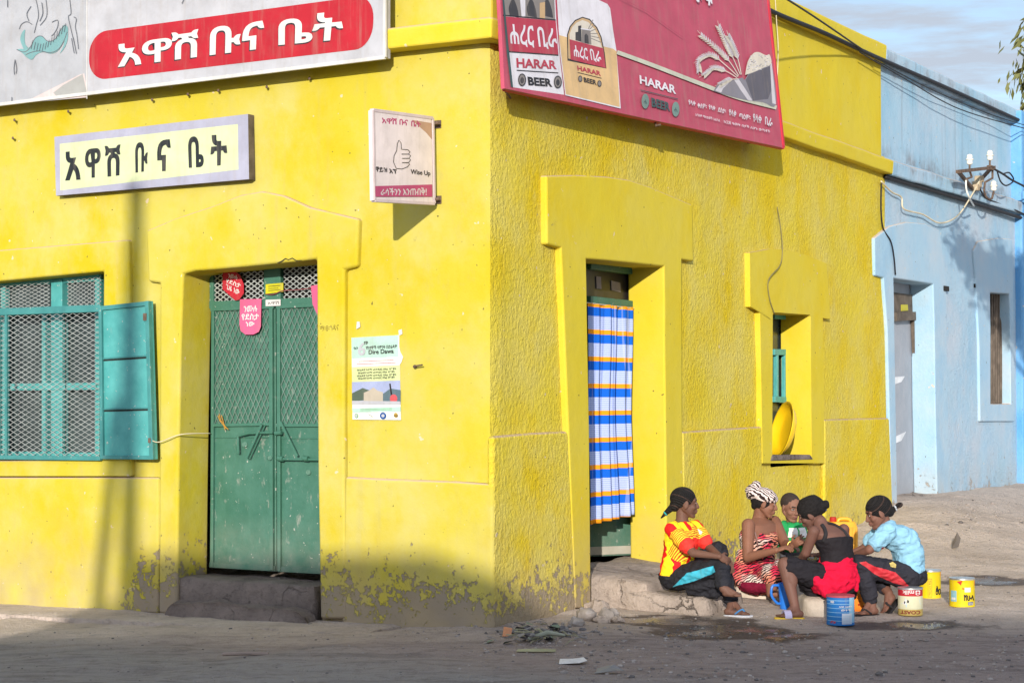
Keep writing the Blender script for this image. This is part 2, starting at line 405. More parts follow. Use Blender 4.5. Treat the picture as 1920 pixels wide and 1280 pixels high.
def stony(name, col):
    m, nt, b, co = start(name, .93, .2)
    c = ramp(nt, nois(nt, co, 3.5, 7.0, .7), .3, .7, tuple(q * .62 for q in col[:3]) + (1,), tuple(q * 1.22 for q in col[:3]) + (1,))
    c = mixc(nt, mth(nt, 'MULTIPLY', ramp(nt, nois(nt, co, 19.0, 4.0, .7), .55, .68), .5), c, tuple(q * .45 for q in col[:3]) + (1,))
    vo = N(nt, 'ShaderNodeTexVoronoi', feature='DISTANCE_TO_EDGE', i_Scale=2.6); dn = N(nt, 'ShaderNodeVectorMath', operation='ADD'); nv = N(nt, 'ShaderNodeTexNoise', i_Scale=5.0, i_Detail=5.0)
    nt.links.new(co, nv.inputs['Vector']); sc = N(nt, 'ShaderNodeVectorMath', operation='SCALE'); sc.inputs['Scale'].default_value = .35; nt.links.new(nv.outputs['Color'], sc.inputs[0])
    nt.links.new(co, dn.inputs[0]); nt.links.new(sc.outputs[0], dn.inputs[1]); nt.links.new(dn.outputs[0], vo.inputs['Vector'])
    crack = mth(nt, 'MULTIPLY', ramp(nt, vo.outputs['Distance'], .004, .022, (1, 1, 1, 1), (0, 0, 0, 1)), ramp(nt, nois(nt, co, 1.4, 2.0), .42, .6))
    c = mixc(nt, mth(nt, 'MULTIPLY', crack, .75), c, (.07, .055, .045, 1)); nt.links.new(c, b.inputs['Base Color'])
    ch = bump(nt, b, nois(nt, co, 14.0, 6.0, .72), .035); ch = bump(nt, b, nois(nt, co, 60.0, 4.0, .6), .006, 1.0, ch); bump(nt, b, mth(nt, 'MULTIPLY', crack, -1.0), .02, 1.0, ch); return m
M_CONC = stony('concrete', (.225, .18, .158, 1))
M_STEP = stony('worn_concrete_step', (.41, .335, .285, 1))
M_ROOF = plain('roof_screed', (.30, .26, .22, 1), .9)

def metal_paint(name, col, dark, rust=.3, rough=.5, scale=5.0):
    m, nt, b, co = start(name, rough, .4)
    c = mixc(nt, ramp(nt, nois(nt, co, scale, 5.0, .65), .35, .7), col, dark)
    c = mixc(nt, mth(nt, 'MULTIPLY', ramp(nt, nois(nt, scaled(nt, co, (1, 1, .45)), scale * 3.2, 6.0, .7), .6, .7), rust), c, (.36, .34, .30, 1))
    z = sepz(nt, co); dz = ramp(nt, z, .2, .75, (.6, .6, .6, 1), (0, 0, 0, 1))
    c = mixc(nt, mth(nt, 'MULTIPLY', dz, ramp(nt, nois(nt, co, 4.0, 5.0, .7), .3, .75)), c, (.34, .30, .25, 1))
    c = mixc(nt, mth(nt, 'MULTIPLY', ramp(nt, nois(nt, co, 33.0, 2.0), .70, .72), .7), c, (.5, .47, .42, 1))
    nt.links.new(c, b.inputs['Base Color']); bump(nt, b, nois(nt, scaled(nt, co, (1, 1, .6)), 4.5, 4.0, .6), .014); return m
M_GREEN = metal_paint('green_metal_paint', (.036, .125, .083, 1), (.060, .165, .118, 1), .5)
M_GREENB = metal_paint('green_frame_paint', (.04, .135, .09, 1), (.055, .16, .115, 1), .15)
M_TEAL = metal_paint('teal_metal_paint', (.055, .28, .27, 1), (.09, .36, .345, 1), .12, .45, 6.0)
M_TEALD = metal_paint('teal_dark_paint', (.036, .18, .178, 1), (.06, .25, .24, 1), .2)
M_WIRE = plain('mesh_wire', (.40, .42, .40, 1), .5, .2, metal=.3)
M_WIREG = plain('door_mesh_wire', (.13, .20, .165, 1), .5, .2, metal=.2)
M_GREY = metal_paint('grey_door_paint', (.30, .32, .36, 1), (.36, .37, .41, 1), .2)
M_WOOD = plain('weathered_wood', (.12, .095, .075, 1), .8, .35, 9.0, .004, 30.0)
M_BLK = plain('black_cable', (.014, .014, .018, 1), .55)
M_CREAMW = plain('cream_cable', (.62, .54, .38, 1), .6)
M_PORC = plain('porcelain', (.78, .75, .66, 1), .25, .05, spec=.5)
M_IRON = plain('rusty_iron', (.13, .085, .06, 1), .8, .4, 20.0, .002, 60.0)
M_GLASS = plain('dusty_window_glass', (.045, .06, .06, 1), .25, .4, 3.0, spec=.5)

def dirt():
    m, nt, b, co = start('dirt', .95, .2)
    c = mixc(nt, ramp(nt, nois(nt, co, 1.1, 6.0, .65), .35, .7), (.64, .525, .44, 1), (.77, .64, .545, 1))
    c = mixc(nt, mth(nt, 'MULTIPLY', ramp(nt, nois(nt, scaled(nt, co, (1, 1, 1), (0, 0, 0), (3, 8, 0)), .75, 7.0, .72), .48, .66), .55), c, (.40, .31, .245, 1))
    c = mixc(nt, mth(nt, 'MULTIPLY', ramp(nt, nois(nt, co, 11.0, 5.0, .7), .54, .68), .35), c, (.33, .26, .205, 1))
    # packed street in front, drier earth by the walls
    sx = N(nt, 'ShaderNodeSeparateXYZ'); nt.links.new(co, sx.inputs[0])
    w = mth(nt, 'ADD', mth(nt, 'MULTIPLY', mth(nt, 'SUBTRACT', sx.outputs['X'], C0.x), RN.x), mth(nt, 'MULTIPLY', mth(nt, 'SUBTRACT', sx.outputs['Y'], C0.y), RN.y))
    wob = mth(nt, 'MULTIPLY', mth(nt, 'SUBTRACT', nois(nt, co, .8, 4.0), .5), 1.6)
    street = ramp(nt, mth(nt, 'MULTIPLY', mth(nt, 'SUBTRACT', 14.6, mth(nt, 'ADD', sx.outputs['Y'], wob)), .6), .0, 1.0)
    c = mixc(nt, mth(nt, 'MULTIPLY', street, .9), c, mixc(nt, nois(nt, scaled(nt, co, (.5, 2.0, 1)), 2.5, 6.0, .7), (.235, .178, .162, 1), (.46, .37, .34, 1)))
    # asphalt remains far left front
    asp = ramp(nt, mth(nt, 'ADD', mth(nt, 'MULTIPLY', mth(nt, 'SUBTRACT', 12.4, sx.outputs['Y']), .5), mth(nt, 'MULTIPLY', mth(nt, 'ADD', sx.outputs['X'], wob), -.30)), .1, .6)
    c = mixc(nt, mth(nt, 'MULTIPLY', asp, .8), c, (.33, .31, .295, 1))
    trk = ramp(nt, nois(nt, scaled(nt, co, (.28, 2.6, 1), (0, 0, .05)), 2.4, 6.0, .68), .50, .62); c = mixc(nt, mth(nt, 'MULTIPLY', mth(nt, 'MULTIPLY', trk, street), .35), c, (.115, .095, .10, 1))
    c = mixc(nt, mth(nt, 'MULTIPLY', mth(nt, 'MULTIPLY', ramp(nt, nois(nt, scaled(nt, co, (.8, 1.3, 1), (0, 0, 0), (1, 4, 0)), 7.0, 7.0, .75), .50, .64), street), .5), c, (.14, .108, .10, 1))
    # pebbly speckle
    vz = N(nt, 'ShaderNodeTexVoronoi', i_Scale=26.0); nt.links.new(co, vz.inputs['Vector'])
    c = mixc(nt, mth(nt, 'MULTIPLY', ramp(nt, vz.outputs['Distance'], .0, .35, (1, 1, 1, 1), (0, 0, 0, 1)), ramp(nt, nois(nt, co, 2.2, 4.0), .45, .7)), c, (.34, .31, .30, 1))
    dk = ramp(nt, nois(nt, scaled(nt, co, (1, 2.2, 1), (0, 0, 0), (7, 1, 0)), 5.5, 6.0, .7), .56, .72); c = mixc(nt, mth(nt, 'MULTIPLY', dk, .55), c, (.16, .135, .125, 1))
    # wet patches where washing water was thrown
    wet = None
    for (px, py, rx, ry) in ((1345, 1178, .62, .50), (1200, 1165, .55, .35), (1330, 1190, .55, .55), (1480, 1195, .45, .40), (1290, 1168, .7, .45), (1400, 1185, .6, .4), (1700, 1172, .75, .32), (1250, 1160, .4, .3), (1860, 1090, .7, .5)):
        g = atY(px, py, EYE / max(.01, -(ray(px, py).z)) * ray(px, py).y)
        dx = mth(nt, 'MULTIPLY', mth(nt, 'SUBTRACT', sx.outputs['X'], g.x), 1 / rx); dy = mth(nt, 'MULTIPLY', mth(nt, 'SUBTRACT', sx.outputs['Y'], g.y), 1 / ry)
        d = mth(nt, 'SUBTRACT', 1.0, mth(nt, 'SQRT', mth(nt, 'ADD', mth(nt, 'MULTIPLY', dx, dx), mth(nt, 'MULTIPLY', dy, dy))))
        wet = d if wet is None else mth(nt, 'MAXIMUM', wet, d)
    wn = mth(nt, 'ADD', wet, mth(nt, 'MULTIPLY', mth(nt, 'SUBTRACT', nois(nt, co, 3.5, 5.0, .65), .5), 1.5))
    wf = ramp(nt, wn, .15, .38)
    c = mixc(nt, mth(nt, 'MULTIPLY', wf, .80), c, (.058, .038, .033, 1))
    nt.links.new(c, b.inputs['Base Color'])
    pud = ramp(nt, mth(nt, 'ADD', wn, mth(nt, 'MULTIPLY', mth(nt, 'SUBTRACT', nois(nt, co, 2.0, 2.0), .5), 1.0)), .55, .7)
    nt.links.new(mth(nt, 'SUBTRACT', .95, mth(nt, 'ADD', mth(nt, 'MULTIPLY', wf, .35), mth(nt, 'MULTIPLY', pud, .45))), b.inputs['Roughness'])
    h = mth(nt, 'MULTIPLY', mth(nt, 'ADD', nois(nt, co, 16.0, 6.0, .7), mth(nt, 'MULTIPLY', nois(nt, co, 70.0, 3.0), .4)), mth(nt, 'SUBTRACT', 1.0, mth(nt, 'MULTIPLY', pud, .95)))
    bump(nt, b, h, .07); return m
M_DIRT = dirt()
M_STONE = plain('grey_stone', (.30, .26, .235, 1), .9, .35, 8.0, .01, 25.0)
M_STONEW = plain('pale_stone', (.48, .41, .34, 1), .9, .2, 6.0, .01, 25.0, grime=.2)
def ink(name, r, g, b, k=.70, rough=.6, var=.10, grime=.16):
    if name in _cache: return _cache[name]
    m = plain(name, lin(r, g, b, k), rough, var, 5.0, grime=grime); nt = m.node_tree; bs = nt.nodes['Principled BSDF']; src = bs.inputs['Base Color'].links[0].from_socket
    co = N(nt, 'ShaderNodeTexCoord').outputs['Object']; st = ramp(nt, nois(nt, scaled(nt, co, (7, 7, .5)), 2.6, 5.0, .65), .52, .76)
    nt.links.new(mixc(nt, mth(nt, 'MULTIPLY', st, .30), src, (.30, .25, .20, 1)), bs.inputs['Base Color']); return m
# ------------------------------------------------------------------ ground
def axis(lo, hi, a, b, fine):
    xs = []; x = a
    while x <= b + 1e-6: xs.append(x); x += fine
    s = fine; x = a
    while x > lo: s *= 1.35; x -= s; xs.insert(0, x)
    s = fine; x = xs[-1]
    while x < hi: s *= 1.35; x += s; xs.append(x)
    return xs
def ground():
    xs = axis(-160, 160, -5.2, 8.0, .06); ys = axis(-160, 200, 10.4, 27, .075)
    mb = MB(); nx = len(xs)
    for y in ys:
        for x in xs: mb.v.append(V((x, y, ground_z(x, y))))
    for j in range(len(ys) - 1):
        for i in range(nx - 1): mb.f.append((j * nx + i, j * nx + i + 1, (j + 1) * nx + i + 1, (j + 1) * nx + i)); mb.m.append(0)
    tag(mb.build('ground', M_DIRT, smooth=True), kind='structure')
ground()

# ------------------------------------------------------------------ yellow corner house
TOPZ = 5.55; BACKD = 7.0; UEND = RW.uv(1660, 560)[0]; LEND = 8.5
def wall_sheet(mb, pl, u0, u1, z0, z1, holes, mat, step=.09, wob=.007, seed=0):
    us = {u0, u1}; zs = {z0, z1}
    for a, b, c, d in holes: us |= {a, b}; zs |= {c, d}
    def fill(st):
        st = sorted(st); o = []
        for a, b in zip(st, st[1:]):
            n = max(1, int((b - a) / step + .5)); o += [a + (b - a) * i / n for i in range(n)]
        return o + [st[-1]]
    us, zs = fill(us), fill(zs); o = len(mb.v); n = len(us)
    for z in zs:
        for u in us:
            w = wob * noise.noise(V((u * 1.3 + seed, z * 1.3, 0))) + wob * .6 * noise.noise(V((u * 4, z * 4, seed)))
            k = min(1, abs(u - u0) / .25) if u0 == 0 else 1
            p = pl.pt(u, z, w * k)
            if u0 == 0 and u < 1e-6: p += (RN + LN) * (.012 * noise.noise(V((0, z * 2.2, 3))) - .012)
            mb.v.append(p)
    for j in range(len(zs) - 1):
        for i in range(n - 1):
            cu, cz = (us[i] + us[i + 1]) / 2, (zs[j] + zs[j + 1]) / 2
            if any(a < cu < b and c < cz < d for a, b, c, d in holes): continue
            mb.f.append((o + j * n + i, o + j * n + i + 1, o + (j + 1) * n + i + 1, o + (j + 1) * n + i)); mb.m.append(mat)
def hole(pl, x0, x1, y0, y1, grow=.06, zb=None):
    us = sorted((pl.uv(x0, (y0 + y1) / 2)[0], pl.uv(x1, (y0 + y1) / 2)[0]))
    zt = pl.uv((x0 + x1) / 2, y0)[1]; zz = pl.uv((x0 + x1) / 2, y1)[1] if zb is None else zb
    return (us[0] - grow, us[1] + grow, zz - (grow if zb is None else 0), zt + grow)
house = thing('corner_house', C0 + RD * 3 - RN * 3, 'yellow plastered corner building with green metal doors and painted trim', 'building')
mb = MB()
H_WIN = hole(LW, -60, 193, 517, 860); H_DOOR = hole(LW, 338, 594, 500, 1080, zb=-.2)
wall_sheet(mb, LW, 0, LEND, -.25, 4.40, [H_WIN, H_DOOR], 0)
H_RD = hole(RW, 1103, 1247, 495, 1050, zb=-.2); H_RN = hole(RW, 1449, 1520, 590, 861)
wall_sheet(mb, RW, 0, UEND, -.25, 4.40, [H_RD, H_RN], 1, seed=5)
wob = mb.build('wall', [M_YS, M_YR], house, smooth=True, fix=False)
# back and end walls and roof keep the rooms dark
mb = MB()
def hull(z0, z1, pts, mat=0):
    mb.prism([V((p.x, p.y, z1)) for p in pts], [V((p.x, p.y, z0)) for p in pts], mat)
q = [C0 + LD * (LEND - .05) - LN * .25, C0 - LN * .25 - RN * .25, C0 + RD * (UEND - .05) - RN * .25, C0 + RD * (UEND - .05) - RN * LEND]
inner = [C0 - LN * .3 - RN * .3, C0 + RD * (UEND - .1) - RN * .3, C0 + RD * (UEND - .1) + LD * (LEND - .1), C0 + LD * (LEND - .1) - LN * .3]
mb.prism([V((p.x, p.y, 4.75)) for p in inner], [V((p.x, p.y, 4.6)) for p in inner])
a, b = C0 + LD * LEND - LN * .45, C0 + RD * (UEND - .12) - RN * .45; c = C0 + RD * UEND + LD * LEND
for p, r_ in ((a, c), (c, b)):
    d = (r_ - p).normalized(); nn = V((d.y, -d.x, 0)) * .1
    mb.prism([V((x.x, x.y, 5.2)) for x in (p - nn, r_ - nn, r_ + nn, p + nn)], [V((x.x, x.y, -.3)) for x in (p - nn, r_ - nn, r_ + nn, p + nn)])
mb.build('roof', [M_ROOF], house)

# sweep of a profile (w, z) along both street faces
def sweep(name, prof, left, right, mats, parent, drop=0, setl=None, bevel=.02, wavy=.008):
    mb = MB(); st = []
    n1, n2 = 26, 26
    for i in range(n1): st.append((0, left * (1 - i / n1)))
    st.append((1, 0))
    for i in range(1, n2 + 1): st.append((2, right * i / n2))
    k = len(prof)
    for side, t in st:
        for (wl, wr, z) in prof:
            zz = z - (drop * t / right if side == 2 else 0) + wavy * noise.noise(V((t * 1.7, side, z)))
            ww = wavy * .8 * noise.noise(V((t * 2.3, side + 4, z * 3)))
            if side == 0: p = C0 + LD * (t - wr * 0) + LN * (wl + ww)
            elif side == 1: p = C0 + LN * wl + RN * wr
            else: p = C0 + RD * t + RN * (wr + ww)
            mb.v.append(V((p.x, p.y, zz)))
    for s_ in range(len(st) - 1):
        for i in range(k):
            j = (i + 1) % k; mb.f.append((s_ * k + i, (s_ + 1) * k + i, (s_ + 1) * k + j, s_ * k + j)); mb.m.append(0 if st[s_ + 1][0] < 2 else 1)
    mb.f.append(tuple(reversed(range(k)))); mb.m.append(0); mb.f.append(tuple((len(st) - 1) * k + i for i in range(k))); mb.m.append(1)
    return mb.build(name, mats, parent, bevel=bevel, fix=True)
ZC0, ZC1 = 4.31, 4.47
cz = 1.0
sweep('cornice', [(.16, .10, ZC0), (.17, .11, ZC1 - .02), (.15, .09, ZC1), (-.3, -.3, ZC1 + .03), (-.3, -.3, ZC0), (-.02, -.02, ZC0)], LEND, UEND, [M_YP, M_YP], house, drop=.11)
sweep('parapet', [(-.06, -.03, ZC1 - .15), (-.06, -.03, 5.50), (-.25, -.25, 5.50), (-.25, -.25, ZC1 - .15)], LEND, UEND, [M_YS, M_YP], house)
sweep('coping', [(.02, .03, 5.46), (.03, .04, 5.66), (-.1, -.1, 5.70), (-.3, -.3, 5.68), (-.3, -.3, 5.46)], LEND, UEND, [M_YS, M_YP], house)

# trim on the shaded street face (right) and the sunlit face (left)
def trim_ring(pl, outer, inner, w0, w1, mat, closed=False, bevel=.022):
    MB().ring(pl, outer, inner, w0, w1, closed=closed).build('door_surround' if not closed else 'window_surround', mat, house, bevel=bevel, bseg=3, fix=True, smooth=True, auto=55)
OUT = [(297, 1150), (298, 893), (299, 531), (277, 528), (273, 432), (330, 408), (400, 385), (450, 365), (490, 358), (530, 366), (580, 388), (672, 410), (669, 500), (645, 506), (645, 900), (650, 1160)]
INN = [(331, 1150), (334, 893), (338, 650), (341, 560), (343, 514), (365, 508), (405, 505), (450, 501), (490, 497), (530, 493), (560, 490), (592, 486), (593, 540), (593, 600), (595, 895), (600, 1160)]
MB().ring(LW, OUT, INN, -.34, .05).build('door_surround', M_YS, house, bevel=.025, bseg=3, fix=True, smooth=True, auto=55)
WO = [(-120, 893), (-120, 478), (240, 449), (243, 600), (246, 893)]; WI = [(-70, 864), (-70, 534), (193, 509), (192, 620), (190, 861)]
MB().ring(LW, WO, WI, -.24, .05, closed=True).build('window_surround', M_YS, house, bevel=.022, bseg=3, fix=True, smooth=True, auto=55)
mb = MB(); mb.slab(LW, [(-200, 894), (297.5, 894), (297.5, 1150), (-200, 1150)], -.01, .045); mb.build('plinth', M_YS, house, bevel=.03, bseg=3, smooth=True, auto=55, fix=True); mb = MB()
mb.slab(LW, [(645.5, 893), (700, 896), (780, 899), (860, 902), to_px(LW.pt(-.0485, LW.uv(926, 906)[1], .045)), to_px(LW.pt(-.0485, -.25, .045)), (640, 1180)], -.01, .045)
mb.build('plinth', M_YS, house, bevel=.03, bseg=3, smooth=True, auto=55, fix=True)
RO = [(1079, 1140), (1066, 810), (1052, 465), (1026, 458), (1025, 329), (1085, 328), (1140, 331), (1180, 337), (1220, 350), (1299, 384), (1301, 490), (1279, 487), (1280, 808), (1284, 1110)]
RI = [(1109, 1140), (1106, 810), (1102, 600), (1101, 530), (1100, 486), (1115, 487), (1140, 489), (1170, 492), (1200, 495), (1245, 500), (1246, 560), (1246, 640), (1248, 810), (1251, 1110)]
MB().ring(RW, RO, RI, -.30, .055).build('door_surround', M_YP, house, bevel=.02, bseg=3, fix=True, smooth=True, auto=55)
NO = [(1430, 868), (1425, 581), (1407, 575), (1406, 474), (1445, 467), (1475, 468), (1505, 476), (1550, 494), (1557, 598), (1543, 596), (1546, 868)]
NI = [(1448, 862), (1449, 602), (1449, 590), (1450, 586), (1462, 586), (1475, 587), (1490, 588), (1519, 590), (1520, 593), (1520, 597), (1522, 861)]
MB().ring(RW, NO, NI, -.27, .055, closed=True).build('window_surround', M_YP, house, bevel=.02, bseg=3, fix=True, smooth=True, auto=55)
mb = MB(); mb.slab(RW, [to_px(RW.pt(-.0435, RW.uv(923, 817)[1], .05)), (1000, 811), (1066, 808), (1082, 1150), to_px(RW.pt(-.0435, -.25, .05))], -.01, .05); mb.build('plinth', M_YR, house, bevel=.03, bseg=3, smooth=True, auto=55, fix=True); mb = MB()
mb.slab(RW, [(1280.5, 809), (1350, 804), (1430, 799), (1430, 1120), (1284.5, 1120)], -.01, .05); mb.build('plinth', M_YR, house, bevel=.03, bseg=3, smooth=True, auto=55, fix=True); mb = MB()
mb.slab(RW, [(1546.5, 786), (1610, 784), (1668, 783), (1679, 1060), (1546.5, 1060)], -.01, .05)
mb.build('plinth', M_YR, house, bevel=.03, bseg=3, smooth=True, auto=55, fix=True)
MB().slab(RW, [(1449, 853), (1520, 852), (1526, 861), (1446, 864)], -.26, .065).build('window_sill', M_CONC, house, bevel=.012)

# expanded-metal mesh: flat zigzag wires
def diamonds(mb, pl, x0, x1, y0, y1, w, nx, ny, r, lean=0.0, m=0):
    """diamond lattice between picture points: corners tl, tr, bl, br given as ((x, y), ...)"""
def lattice(mb, q, nx, ny, r, m=0, off=V((0, 0, 0))):
    n = (q[1] - q[3]).cross(q[0] - q[3]).normalized()
    P = lambda a, b: quadmap(q, a, b) + off
    for s in (1, -1):
        for i in range(-ny, nx + ny):
            a0, b0, a1, b1 = i / nx, 0.0, (i + s * ny) / nx, 1.0
            pts = []
            # clip to the frame
            t0, t1 = 0.0, 1.0; d = a1 - a0
            lo, hi = ((0 - a0) / d, (1 - a0) / d) if d > 0 else ((1 - a0) / d, (0 - a0) / d)
            t0, t1 = max(t0, lo), min(t1, hi)
            if t1 - t0 < .01: continue
            p0 = P(a0 + d * t0, t0); p1 = P(a0 + d * t1, t1)
            mb.bar(p0 + n * (.001 * s), p1 + n * (.001 * s), r, r * .6, n, m)

# ---- window on the sunlit face
win = None
PW = LW
fr = MB()
def fbar(mb, pl, p, q, w, half, dep, m=0): mb.bar(pl.px(*p, w), pl.px(*q, w), half, dep, pl.n, m)
wd = -.16
for p, q_, h in (((-70, 852), (193, 856), .035), ((-70, 536), (193, 520), .03), ((10, 530), (10, 858), .028), ((187, 515), (187, 858), .025), ((112, 525), (112, 858), .065),
                 ((88, 585), (88, 856), .022), ((-70, 726), (187, 724), .030), ((-70, 590), (187, 578), .03)):
    fbar(fr, LW, p, q_, wd, h, .022 + .0007 * len(fr.f))
window = fr.build('window', M_TEAL, house, bevel=.004)
MB().slab(LW, [(-70, 520), (196, 505), (196, 866), (-70, 866)], -.215, -.20).build('pane', M_GLASS, window)
mb = MB(); mb.slab(LW, [(122.2, 590), (123.8, 590), (123.8, 850), (122.2, 850)], wd + .05, wd + .052); mb.build('mullion_gap', M_DARK, window)
# outer frame of mesh, standing proud of the trim
WMF = .075
g = MB(); fbar(g, LW, (-60, 587), (190, 578), WMF, .03, .02); fbar(g, LW, (-60, 856), (190, 859), WMF, .018, .019)
fbar(g, LW, (-2, 588), (-2, 856), WMF, .02, .021); fbar(g, LW, (13, 586), (13, 856), WMF, .012, .018)
grille = g.build('mesh_frame', M_TEALD, window, bevel=.004)
g = MB(); lattice(g, [LW.px(-60, 590, WMF), LW.px(190, 580, WMF), LW.px(190, 858, WMF), LW.px(-60, 856, WMF)], 17, 29, .0021)
lattice(g, [LW.px(-60, 540, wd + .06), LW.px(93, 528, wd + .06), LW.px(93, 586, wd + .06), LW.px(-60, 590, wd + .06)], 12, 8, .0021)
lattice(g, [LW.px(126, 526, wd + .06), LW.px(190, 518, wd + .06), LW.px(190, 580, wd + .06), LW.px(126, 583, wd + .06)], 6, 8, .0021)
g.build('wire_mesh', M_WIRE, window)
# shutter leaf, folded back against the wall and standing off it
SHP = Plane(LW.px(188, 715, .11), LN, LD)
a = LW.px(188, 574, .10); b = LW.px(282, 564, .10); c = LW.px(291, 861, .10); d = LW.px(191, 860, .10)
sh = MB(); th = LN * .035
sh.prism([a, b, c, d], [p - th for p in (a, b, c, d)])
sh2 = MB()
def lerpq(u, v): return quadmap([a, b, c, d], u, v)
for p, q_, h in ((lerpq(0, .985), lerpq(1, .985), .018), (lerpq(0, .012), lerpq(1, .012), .016), (lerpq(.03, 0), lerpq(.03, 1), .016), (lerpq(.965, 0), lerpq(.965, 1), .02)):
    sh2.bar(p + LN * .008, q_ + LN * .008, h, .011 + .0005 * len(sh2.f), LN)
for v in (.655, .325):
    sd_ = MB(); sd_.bar(lerpq(.05, v - .012) + LN * .0015, lerpq(.95, v - .012) + LN * .0015, .006, .002, LN); sd_.build('panel_seam', M_DARK, window)
    sh2.bar(lerpq(.05, v) + LN * .003, lerpq(.95, v) + LN * .003, .007, .008, LN)
shutter = sh.build('shutter', M_TEAL, window, bevel=.004)
sh2.build('shutter_frame', M_TEALD, window, bevel=.003)
hb = MB(); hb.box(lerpq(.93, .90) + LN * .02, (LD * .018, V((0, 0, .03)), LN * .012)); hb.build('hinge', M_IRON, window); hb = MB(); hb.box(lerpq(.95, .12) + LN * .022, (LD * .012, V((0, 0, .02)), LN * .012)); hb.build('hinge', M_IRON, window)

# ---- green double door
DW = -.30
def dpx(x, y, w=DW): return LW.px(x, y, w)
door = MB()
door.slab(LW, [(397, 578), (516, 573), (518, 1071), (393, 1064)], DW - .04, DW)
MBd = door.build('door', M_GREEN, house, bevel=.006)
d2 = MB(); d2.slab(LW, [(519.5, 573), (660, 568), (664, 1079), (521, 1072)], DW - .04, DW); door2 = d2.build('door', M_GREEN, house, bevel=.006)
f = MB()
for p, q_, h, dp in (((398, 580), (516, 575), .016, .014), ((402, 578), (400, 1062), .014, .013), ((511, 576), (512, 1068), .018, .015), ((400, 797), (512, 795), .012, .012), ((400, 820), (513, 820), .004, .004), ((395, 1058), (517, 1065), .022, .009)):
    f.bar(dpx(*p) + LN * dp * .9, dpx(*q_) + LN * dp * .9, h, dp, LN)
lf = f.build('door_rail', M_GREENB, MBd, bevel=.003)
f = MB()
for p, q_, h, dp in (((521, 575), (660, 569), .016, .014), ((525, 575), (526, 1070), .016, .013), ((520, 797), (660, 797), .012, .012), ((524, 821), (660, 822), .004, .004), ((523, 1066), (660, 1073), .022, .009)):
    f.bar(dpx(*p) + LN * dp * .9, dpx(*q_) + LN * dp * .9, h, dp, LN)
f.build('door_rail', M_GREENB, door2, bevel=.003)
g = MB(); lattice(g, [dpx(403, 582, DW + .008), dpx(509, 577, DW + .008), dpx(510, 794, DW + .008), dpx(402, 796, DW + .008)], 11, 9, .004)
g.build('wire_mesh', M_WIREG, MBd)
g = MB(); lattice(g, [dpx(527, 578, DW + .008), dpx(650, 573, DW + .008), dpx(650, 796, DW + .008), dpx(527, 795, DW + .008)], 12, 9, .004)
g.build('wire_mesh', M_WIREG, door2)
# bolts, hasps
R_ = .011
k = MB()
k.tube([dpx(443, 818, DW + .04), dpx(466, 812, DW + .045), dpx(486, 811, DW + .045), dpx(512, 811, DW + .04)], R_); k.tube([dpx(446, 818, DW + .04), dpx(447, 850, DW + .05)], .012)
k.tube([dpx(516, 812, DW + .045), dpx(528, 811, DW + .045)], .017)
k.bar(dpx(491, 795, DW + .06), dpx(463, 858, DW + .06), .009, .006, LN); k.tube([dpx(497, 797, DW + .03), dpx(468, 860, DW + .03)], .007)
k.tube([dpx(459, 833, DW + .0), dpx(459, 833, DW + .02)], .022, 12)
k.tube([dpx(505, 858, DW + .0), dpx(506, 858, DW + .05)], .018, 12)
k.build('door_bolt', M_GREENB, MBd, smooth=True, auto=40)
k = MB(); k.bar(dpx(526, 790, DW + .055), dpx(558, 855, DW + .045), .009, .006, LN); k.tube([dpx(524, 860, DW + .045), dpx(625, 862, DW + .045)], R_)
for x in (526, 573): k.tube([dpx(x - 4, 859, DW + .045), dpx(x + 5, 860, DW + .045)], .022, 12)
k.tube([dpx(578, 885, DW + .0), dpx(578, 885, DW + .02)], .02, 12)
k.build('door_bolt', M_GREENB, door2, smooth=True, auto=40)
# fanlight above
t = MB()
for p, q_, h, dp in (((395, 572), (662, 562), .03, .02), ((396, 500), (662, 480), .03, .021), ((399, 500), (399, 574), .02, .019), ((513, 490), (513, 570), .085, .022)):
    t.bar(dpx(*p) + LN * 0, dpx(*q_), h, dp, LN)
fan = t.build('fanlight', M_GREENB, house, bevel=.004)
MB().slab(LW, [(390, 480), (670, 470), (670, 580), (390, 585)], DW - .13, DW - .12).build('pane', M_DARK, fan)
g = MB(); lattice(g, [dpx(402, 500), dpx(495, 494), dpx(495, 568), dpx(402, 571)], 8, 8, .004); lattice(g, [dpx(532, 490), dpx(655, 483), dpx(655, 562), dpx(532, 567)], 10, 8, .004); g.build('wire_mesh', M_WIRE, fan)
# things stuck to that door
def sheet(name, pl, pts, w, mats, label, cat, art=None, th=.002, group=None, parent=None):
    mb = MB(); mb.slab(pl, pts, w - th, w)
    if art: art(Art(mb, pl, w))
    o = mb.build(name, mats, parent)
    if label: tag(o, label, cat, group)
    return o
I_RED = ink('red_print', 205, 38, 58); I_PINK = ink('pink_print', 235, 105, 150); I_WHITE = ink('white_print', 236, 232, 228); I_BLACK = ink('black_print', 28, 27, 32)
sheet('sticker', LW, [(418, 505), (436, 505), (450, 516), (457, 533), (457, 550), (448, 562), (441, 563), (417, 542)], DW + .05, [I_RED, I_WHITE],
      'red rounded sticker with white lettering hanging askew above the green door', 'sticker',
      lambda A: (A.text('ንሙሉ', [(428, 513), (446, 516), (445, 525), (427, 521)], 1, .02), A.text('የደስታ', [(425, 522), (452, 531), (450, 541), (423, 530)], 1, .02), A.text('ጊዜ ነው', [(424, 532), (450, 544), (447, 554), (422, 541)], 1, .02)))
